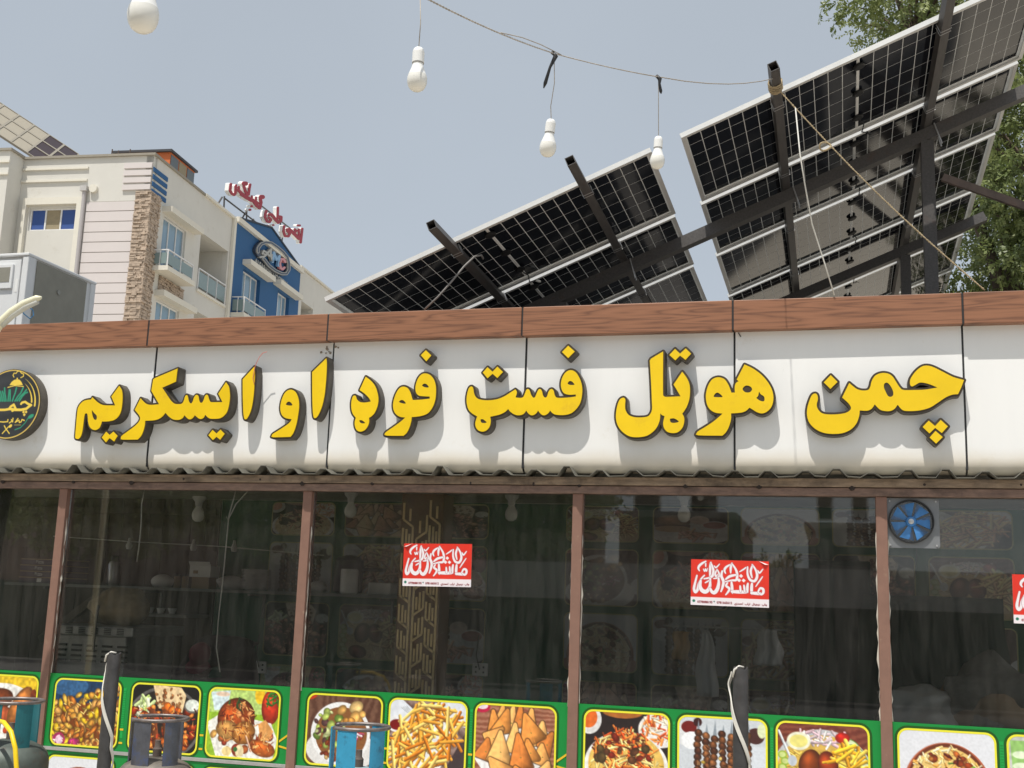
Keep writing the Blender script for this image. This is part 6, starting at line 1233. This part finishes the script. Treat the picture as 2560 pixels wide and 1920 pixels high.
# front wall: projecting bay, grooves, window, pipe, boards
u_bay = (FF(185, 100)[0]+FF(100, 900)[0])/2+.2; u_l = -22
fw = rct(FF, [(268, 560), (692, 545), (690, 752), (262, 762)])
wall_cells(WF, u_l, 0, 0, zt_-.01, [fw], -.35, 0, 'front_wall', cream_w)
slab(WF, u_l, .12, zt_-.01, zt_+.10, -.45, .12, 'coping', coping)
slab(WF, u_l, u_bay, 0, zt_+.02, .005, 1.1, 'projecting_bay', cream_w); slab(WF, u_l, u_bay+.1, zt_+.02, zt_+.13, -.2, 1.2, 'coping', coping)
ug = FF(820, 190)[0]
for yy in (195, 306):
    z = FF(500, yy)[1]; slab(WF, u_bay+.02, ug, z-.05, z+.05, .003, .09, 'string_course', trim); slab(WF, u_l, u_bay+.05, z-.05, z+.05, 1.102, 1.19, 'string_course', trim)
sr = rct(FF, [(222, 520), (748, 515), (720, 1200), (180, 1200)])
for (a, b, z0, z1) in ((sr[0]-.05, fw[0]-.1, 12, fw[3]+.45), (fw[1]+.12, sr[1], 12, fw[3]+.45), (fw[0]-.1, fw[1]+.12, fw[3]+.12, fw[3]+.45)): slab(WF, a, b, z0, z1, .004, .2, 'window_surround', trim)
window(WF, fw, 3, 0, 'window', gl=[curtain, beige, curtain])
pu0, pu1 = FF(785, 400), FF(722, 1150); pu = (pu0[0]+pu1[0])/2
MB().tube([WF(pu, 10, .12), WF(pu, pu0[1]+.05, .12)], .10, 12).build('drainpipe', mat('grey_pipe', S(176, 172, 172), .5, var=.05), cl, smooth=True); slab(WF, pu-.16, pu+.16, pu0[1]-.05, pu0[1]+.2, .02, .28, 'pipe_head', mat('grey_hopper', S(186, 184, 182), .5))
MB().tube([WF(pu+.42, pu0[1]+.1, .0), WF(pu+.42, pu0[1]+.1, .16)], .2, 16).build('wall_vent', trim, cl)
ub0, ub1 = (FF(800, 500)[0]+FF(735, 1200)[0])/2, su-.01
yb_ = [FF(1000, y)[1] for y in (495, 585, 680, 775, 867, 962, 1057, 1152, 1247, 1340, 1436, 1535, 1630, 1725)]
for p, q in zip(yb_[:-1], yb_[1:]): slab(WF, ub0, ub1, q+.018, p-.018, .004, .05, 'cladding_board', pinkb)
slab(WF, ub0, ub1, yb_[-1], yb_[0]+.02, .001, .003, 'board_joint', coping)
# roof things
rm = thing('roof_room', 'small orange and grey roof room on the clinic', 'roof room', tuple(WS(2, zt_, -3))); rv0, rv1 = SF(-70, -80)[0], 6.0
p = lambda x, y: hit(x, y, K0-NS*1.0, NS)-K0
ra_, rb_ = p(427, 388), p(487, 432); org = mat('orange_cladding', S(206, 112, 60), .6, var=.05); gry = mat('grey_glass_cladding', S(96, 104, 108), .4, var=.1); v0, v1 = ra_.dot(Bv), rb_.dot(Bv); ztop = (ra_.z+rb_.z)/2+.1
slab(WS, v0, v1, zt_-.6, ztop, -4, -1.02, 'walls', org, rm); slab(WS, v0-.15, v1+.15, ztop, ztop+.12, -4.1, -.9, 'roof', mat('dark_roof_edge', (.05, .05, .055, 1), .6), rm)
for k in range(3): slab(WS, v0+(v1-v0)*k/3+.05, v0+(v1-v0)*(k+1)/3-.05, zt_-.2, ztop-.1, -1.018, -.99, 'panel', [gry, beige, gry][k], rm)
for px, h_ in ((277, 12), (293, 9), (322, 12)):
    a, b = at(px, 385, 47), at(px+4, 385-h_, 47); o = MB().tube([(a.x, a.y, zt_+.02), b], .03, 6).build('rebar', M['rust'], None); tag(o, 'bent rebar end sticking up from the clinic parapet', 'rebar', 'rebar ends on the parapet')
# emblem on the blue bay
OFF = .125
def PS(x, y, o=OFF): v, z = SF(x, y); return WS(v, z, o)
def hit_s(x, y):          # from the 9.2x view of the emblem
    q = hit(560+x/9.215, 540+y/9.215, K0+NS*OFF, NS)-K0; return (q.dot(Bv), q.z)
em = thing('clinic_emblem', 'silver oval emblem with the letters AMC on the blue wall', 'emblem', tuple(PS(1405, 950))); silver = mat('silver_letter', S(176, 174, 166), .4, metal=.3, var=.1); em_b = mat('emblem_blue', S(130, 170, 206), .4); em_r = mat('emblem_rose', S(206, 140, 144), .4); em_d = mat('emblem_dark', (.045, .06, .09, 1), .4)
def stroke_sign(strokes, o0, o1, m, par, name, h=7, hf=hit_s):
    mb = MB()
    for ou, ho in group_loops([thin(l, .5) for l in stroke_loops(strokes, h)]):
        q = plate(ou, ho, lambda x, y, d: WS(*hf(x, y), d), o0, o1); mb.add(q.v, q.f)
    return mb.build(name, m, par)
ov = [(700, 830), (705, 740), (770, 650), (880, 605), (1010, 625), (1150, 720), (1280, 830), (1380, 950), (1415, 1090), (1415, 1240), (1360, 1330), (1250, 1330), (1100, 1260), (960, 1150), (860, 1020), (830, 990)]
ov2 = ov+[(740, 960), (700, 900), (700, 830)]
stroke_sign([(smooth_poly(ov, 40), 82)], OFF, .30, em_d, em, 'oval_backing'); stroke_sign([(ov[:], 66)], .30, .36, silver, em, 'oval_ring'); stroke_sign([(ov[:], 34)], .36, .37, em_d, em, 'oval_inlay')
stroke_sign([([(750, 950), (850, 930), (920, 850), (1000, 770), (990, 860), (1010, 960), (1040, 1040)], 44), ([(800, 870), (830, 800), (900, 850), (960, 920), (1020, 900)], 40), ([(800, 870), (850, 880)], 34)], .2, .36, silver, em, 'letter_a')
stroke_sign([([(1040, 1060), (1070, 840), (1130, 1010), (1200, 920), (1180, 1150)], 46)], .2, .36, em_b, em, 'letter_m'); stroke_sign([([(1330, 1060), (1300, 1000), (1240, 990), (1205, 1090), (1220, 1200), (1270, 1230), (1310, 1190)], 50)], .2, .36, em_r, em, 'letter_c')
stroke_sign([([(800, 1180), (1320, 1530)], 84)], OFF, .16, em_d, em, 'name_backing')
qa, qb = hit_s(800, 1175), hit_s(1320, 1525)
# raised name, character by character along the bar
name_ = 'AL-FARABI HOSPITAL'
zc = (qa[1]+qb[1])/2
rotS = Matrix((Bv, Vector((0, 0, 1)), NS)).transposed().to_quaternion()
text_obj('name_letters', 'ALFARION HOSPITAL', .55, silver, em, WS((qa[0]+qb[0])/2, zc, .2), rotS, ext=.04, bold=.015)
# red rooftop lettering
rs = thing('rooftop_sign', 'red Dari rooftop lettering on a steel frame above the clinic', 'rooftop sign', tuple(WS(vb0+3, z_low, -.6))); RO = -.75
def hit_r(x, y): q = hit(370+x/4.607, 440+y/4.607, K0+NS*RO, NS)-K0; return (q.dot(Bv), q.z)
redl = mat('red_sign_letter', S(164, 42, 56), .5, var=.1); whl = mat('white_letter_return', (.8, .8, .78, 1), .5)
def hit_1(x, y): q = hit(560+x/10.575, 440+y/10.575, K0+NS*RO, NS)-K0; return (q.dot(Bv), q.z)
def hit_2(x, y): q = hit(650+x/9.517, 510+y/9.517, K0+NS*RO, NS)-K0; return (q.dot(Bv), q.z)
words = [(hit_1, [([(187, 215), (165, 380), (215, 470), (275, 500), (310, 440), (318, 270)], 62), ([(320, 330), (330, 240)], 44), ([(330, 370), (395, 380), (395, 285)], 50), ([(400, 390), (450, 440), (500, 510)], 76), ([(535, 200), (580, 200)], 112), ([(530, 270), (570, 400), (620, 500)], 66), ([(695, 225), (672, 350), (655, 490)], 58), ([(470, 480), (560, 540), (680, 610), (770, 650), (880, 720)], 96), ([(740, 600), (745, 530)], 40), ([(850, 640), (852, 560)], 40), ([(985, 555), (1025, 555)], 110), ([(965, 600), (985, 700), (950, 850), (880, 800), (820, 720)], 72), ([(690, 890), (694, 892)], 62), ([(735, 800), (738, 802)], 62)]),
         (hit_2, [([(150, 170), (120, 300), (170, 410), (230, 430), (265, 370), (215, 320)], 56), ([(225, 250), (280, 250), (330, 310), (380, 380), (440, 440), (500, 400), (505, 310), (460, 300), (420, 340)], 66), ([(430, 85), (425, 310)], 46), ([(145, 520), (190, 520)], 44), ([(320, 500), (323, 502)], 44)]),
         (hit_2, [([(580, 530), (562, 650), (600, 760), (680, 770), (715, 700), (660, 650), (650, 600)], 52), ([(700, 600), (780, 670), (850, 740), (930, 820)], 72), ([(830, 600), (875, 640), (810, 680)], 46), ([(925, 600), (930, 700), (940, 810)], 46), ([(1010, 590), (972, 915)], 50), ([(905, 510), (950, 510)], 46)])]
for hf_, wd in words:
    bo = stroke_sign([(s, k+8) for s, k in wd], RO-.26, RO-.03, whl, rs, 'letter_return', 6, hf_); stroke_sign(wd, RO-.028, RO+.01, redl, bo, 'letter_face', 6, hf_)
def rb(x0, y0, x1, y1, o=RO-.62, r=.05):
    (a, b), (c_, d) = hit_r(x0, y0), hit_r(x1, y1); MB().tube([WS(a, b, o), WS(c_, d, o)], r, 6).build('frame_bar', M['tube'], rs)
for q in ((1005, 255, 1560, 690), (1180, 150, 1740, 600), (1000, 230, 990, 470), (975, 240, 878, 400), (1252, 390, 1248, 575), (1250, 400, 1172, 535), (1330, 495, 1262, 580), (1655, 690, 1640, 900), (1630, 700, 1562, 812), (1635, 520, 1625, 660)): rb(*q)
# solar panels on the clinic roof edge
cA, cB = at(-30, 239, 49), at(197, 388, 52); dirE = (cA-cB).normalized(); q1, q2 = at(124, 339.5, 50.6), at(58, 387, 48.0); dirD = (q2-q1); dirD -= dirE*dirD.dot(dirE); dirD.normalize()
whb = mat('pale_back_sheet', S(160, 153, 138), .7, var=.05); dkb = mat('dark_back_sheet', (.05, .035, .04, 1), .4)
LE = (cA-cB).length/6
for i in range(6):
    for j in range(3):
        o0 = cB+dirE*(i*LE)+dirD*(j*LE*1.15); nn = dirE.cross(dirD)
        t = thing('clinic_roof_panel', ('dark backed solar panel at the low end of the clinic roof array' if i < 2 else 'pale backed solar panel tilted above the clinic roof'), 'solar panel', tuple(o0), group='dark panels on the clinic roof' if i < 2 else 'pale panels on the clinic roof')
        MB().obox(o0+dirE*.06+dirD*.06, dirE*(LE-.12), dirD*(LE*1.15-.12), nn*.05).build('back_sheet', dkb if i < 2 else whb, t)
        fr_ = MB()
        for (p_, a_, b_) in ((o0, dirE*LE, dirD*.055), (o0+dirD*(LE*1.15-.055), dirE*LE, dirD*.055), (o0+dirD*.055, dirE*.055, dirD*(LE*1.15-.11)), (o0+dirE*(LE-.055)+dirD*.055, dirE*.055, dirD*(LE*1.15-.11))): fr_.obox(p_-nn*.04, a_, b_, nn*.12)
        fr_.build('frame', coping, t)
        pc = o0+dirE*LE*.5+dirD*LE*.3; MB().obox(pc-nn*.05-dirE*.08, dirE*.16, dirD*.12, nn*.04).build('junction_box', M['black'], t)
for d_ in (.9, 2.6): 
    o = MB().bar(cB+dirE*(-.2)+dirD*LE*d_-dirE.cross(dirD)*.1, cB+dirE*LE*6.2+dirD*LE*d_-dirE.cross(dirD)*.1, .1, .1).build('panel_rail', M['tube'], None); tag(o, 'steel rail under the clinic roof panels', 'rail', 'rails under the clinic panels')
# ================================================================== trees
leafA = leaf_mat('acacia_leaf', (.12, .165, .05, 1), (.32, .365, .14, 1)); bark = mat('bark', (.12, .09, .065, 1), .9, var=.4, scale=14, bump=.6)
def tree(name, label, base, blobs, ntw, leaf, lm, seed, group=None, leaflets=11, spread=.16):
    R2 = np.random.RandomState(seed); root = thing(name, label, 'tree', base, group=group); B_ = np.array(base); mb = MB(); tot = sum(b[1][0]*b[1][1]*b[1][2] for b in blobs)**1
    top = np.array(blobs[0][0]); mid = B_*.35+np.array([top[0], top[1], B_[2]+(top[2]-B_[2])*.5])*.65
    mb.tube([B_, B_*.6+mid*.4+R2.randn(3)*.06, mid], [.20, .17, .13], 10)
    tips = []
    for c_, r_ in blobs:
        c_ = np.array(c_); k1_ = mid*.5+c_*.5+R2.randn(3)*.15; mb.tube([mid, k1_, c_], [.10, .07, .035], 7)
        for q in range(7):
            d = R2.randn(3); d /= np.linalg.norm(d); e = c_+d*np.array(r_)*.85; m_ = c_*.45+e*.55+R2.randn(3)*.1; mb.tube([c_*.8+k1_*.2, m_, e], [.03, .018, .006], 5)
    mb.build('trunk', bark, root, smooth='all', fix=False)
    V = []; vol = np.array([np.prod(b[1]) for b in blobs]); pick = R2.choice(len(blobs), ntw, p=vol/vol.sum())
    cen = np.array([blobs[i][0] for i in pick]); rr = np.array([blobs[i][1] for i in pick]); d = R2.randn(ntw, 3); d /= np.linalg.norm(d, axis=1)[:, None]; rad_ = (.35+.65*R2.rand(ntw)**.6); pos = cen+d*rr*rad_[:, None]+R2.randn(ntw, 3)*.08
    tw = R2.randn(ntw, 3)*.6+d*.8; tw[:, 2] -= .45; tw /= np.linalg.norm(tw, axis=1)[:, None]
    side = np.cross(tw, R2.randn(ntw, 3)); side /= np.linalg.norm(side, axis=1)[:, None]; nrm = np.cross(tw, side)
    tl = spread*(.7+.6*R2.rand(ntw)); vs = []
    for k in range(leaflets):
        t = (k//2)/(leaflets/2); sg = 1 if k % 2 else -1
        b0 = pos+tw*(tl*t)[:, None]; dr = side*sg*.85+tw*.55+nrm*R2.randn(ntw, 1)*.35; dr /= np.linalg.norm(dr, axis=1)[:, None]; wv = np.cross(dr, nrm+R2.randn(ntw, 3)*.35); wv /= np.linalg.norm(wv, axis=1)[:, None]
        L_ = leaf*(.75+.5*R2.rand(ntw, 1)); vs.append(np.stack([b0, b0+dr*L_*.5+wv*L_*.24, b0+dr*L_, b0+dr*L_*.5-wv*L_*.24], 1))
    P_ = np.concatenate(vs).reshape(-1, 3); n = len(P_)//4; me = bpy.data.meshes.new('crown'); me.vertices.add(n*4); me.vertices.foreach_set('co', P_.astype(np.float32).reshape(-1)); me.loops.add(n*4); me.loops.foreach_set('vertex_index', np.arange(n*4, dtype=np.int32)); me.polygons.add(n); me.polygons.foreach_set('loop_start', np.arange(n, dtype=np.int32)*4); me.update(calc_edges=True)
    mk('crown', me, lm, root); return root
tc_ = at(2640, 330, 13.5)
tree('acacia_tree', 'leafy acacia tree behind the solar panels', (tc_.x+.3, 14.8, 0), [((tc_.x-.35, 12.6, tc_.z-.4), (.9, .9, 1.7)), ((tc_.x+.2, 13.6, tc_.z), (1.5, 1.7, 2.0)), ((tc_.x-.9, 13.2, tc_.z+1.7), (1.55, 1.2, .75)), ((tc_.x+.1, 13.8, tc_.z-1.8), (1.2, 1.5, 1.0)), ((tc_.x+1.8, 14, tc_.z), (1.6, 1.6, 2.2)), ((tc_.x-.7, 14.2, tc_.z-1.9), (.75, .8, .55)), ((tc_.x-1.7, 13.2, tc_.z+1.75), (.8, .8, .5))], 12500, .060, leafA, 4)
# ================================================================== across the street, behind the camera (seen in the glass)
def refl(px, py, Yo):
    d = ray(px, py); t = (2*WY-Yo)/d.y; return (d.x*t, 1.6+d.z*t)
def facing(name, label, px0, px1, pyt, Yo, m, depth=6, top=None):
    x0, z = refl(px0, pyt, Yo); x1, _ = refl(px1, pyt, Yo); t = thing(name, label, 'building', ((x0+x1)/2, Yo-depth/2, 0)); MB().box(x0, x1, Yo-depth, Yo, 0, z).build('walls', m, t); MB().box(x0-.1, x1+.1, Yo-depth-.1, Yo+.1, z, z+.15).build('parapet', coping, t)
    n = max(2, int((x1-x0)/1.8))
    for r_ in range(max(1, int((z-3.2)/3))):
        for k in range(n):
            xa = x0+(x1-x0)*(k+.25)/n; xb = x0+(x1-x0)*(k+.75)/n; wn = MB().box(xa, xb, Yo+.001, Yo+.05, 3.9+r_*3, 5.3+r_*3).build('window', whitef, t); MB().box(xa+.06, xb-.06, Yo+.05, Yo+.06, 3.96+r_*3, 5.24+r_*3).build('pane', dark, wn)
    return t
brk = mat('brown_brick_block', (.13, .10, .085, 1), .9, var=.3, scale=3); gra = mat('dark_grey_block', (.10, .10, .095, 1), .9, var=.2)
facing('long_block', 'long dark block behind the street trees, added to keep sky out of the glass', -1500, 1400, 1195, -22, brk, 8)  # added block, tall enough that no sky mirrors in the left panes
facing('brick_block', 'brown block of flats across the street, seen in the glass', 1548, 1832, 1292, -16, brk, 8)
facing('tower_block', 'narrow grey block across the street, seen in the glass', 2020, 2195, 1320, -18, gra, 7)
tg = thing('opposite_shop', 'low shop with pale fascia and green shutters across the street', 'shop', (2.6, -9, 0)); xa, zA = refl(1800, 1430, -8); xb, zB = refl(2700, 1440, -8); _, zC = refl(2300, 1527, -8)
xa = refl(1150, 1430, -8)[0]; MB().box(-26, xb+4, -12, -8.0, 0, zC).build('shutters', mat('dark_green_shutter', (.02, .05, .03, 1), .7, var=.2), tg); MB().box(xa-.1, xb+4.1, -12, -7.6, zC, zB).build('fascia', mat('pale_fascia', (.42, .41, .39, 1), .8, var=.1), tg)
for px, py, Yo, s, sd_ in ((1200, 1380, -11, 2.6, 21), (760, 1330, -10, 2.7, 22), (250, 1340, -11, 2.8, 23), (-200, 1330, -12, 2.8, 24)):
    x, z = refl(px, py, Yo); tree('street_tree', {21: 'street tree nearest the brown block across the road, seen in the glass', 22: 'street tree whose trunk stands opposite the chickpea picture, seen in the glass', 23: 'street tree opposite the steel cooker, seen in the glass', 24: 'last street tree of the row beyond the partition, seen in the glass'}[sd_], (x, Yo-.2, 0), [((x, Yo, 4.4), (s*1.25, s*.9, 2.1)), ((x+.6, Yo, 6.0), (s*.8, s*.8, 1.1))], 2600, .15, leafA, sd_, 'street trees across the road', 9, .32)
for i, px in enumerate((1935, 1965)):
    x, z = refl(px, 1395, -20); tree('poplar_tree', 'slim dark poplar across the road, seen in the glass', (x, -20, 0), [((x, -20, z-2.4), (.6, .6, 2.4))], 900, .16, leafA, 31+i, 'poplars across the road', 9, .3)
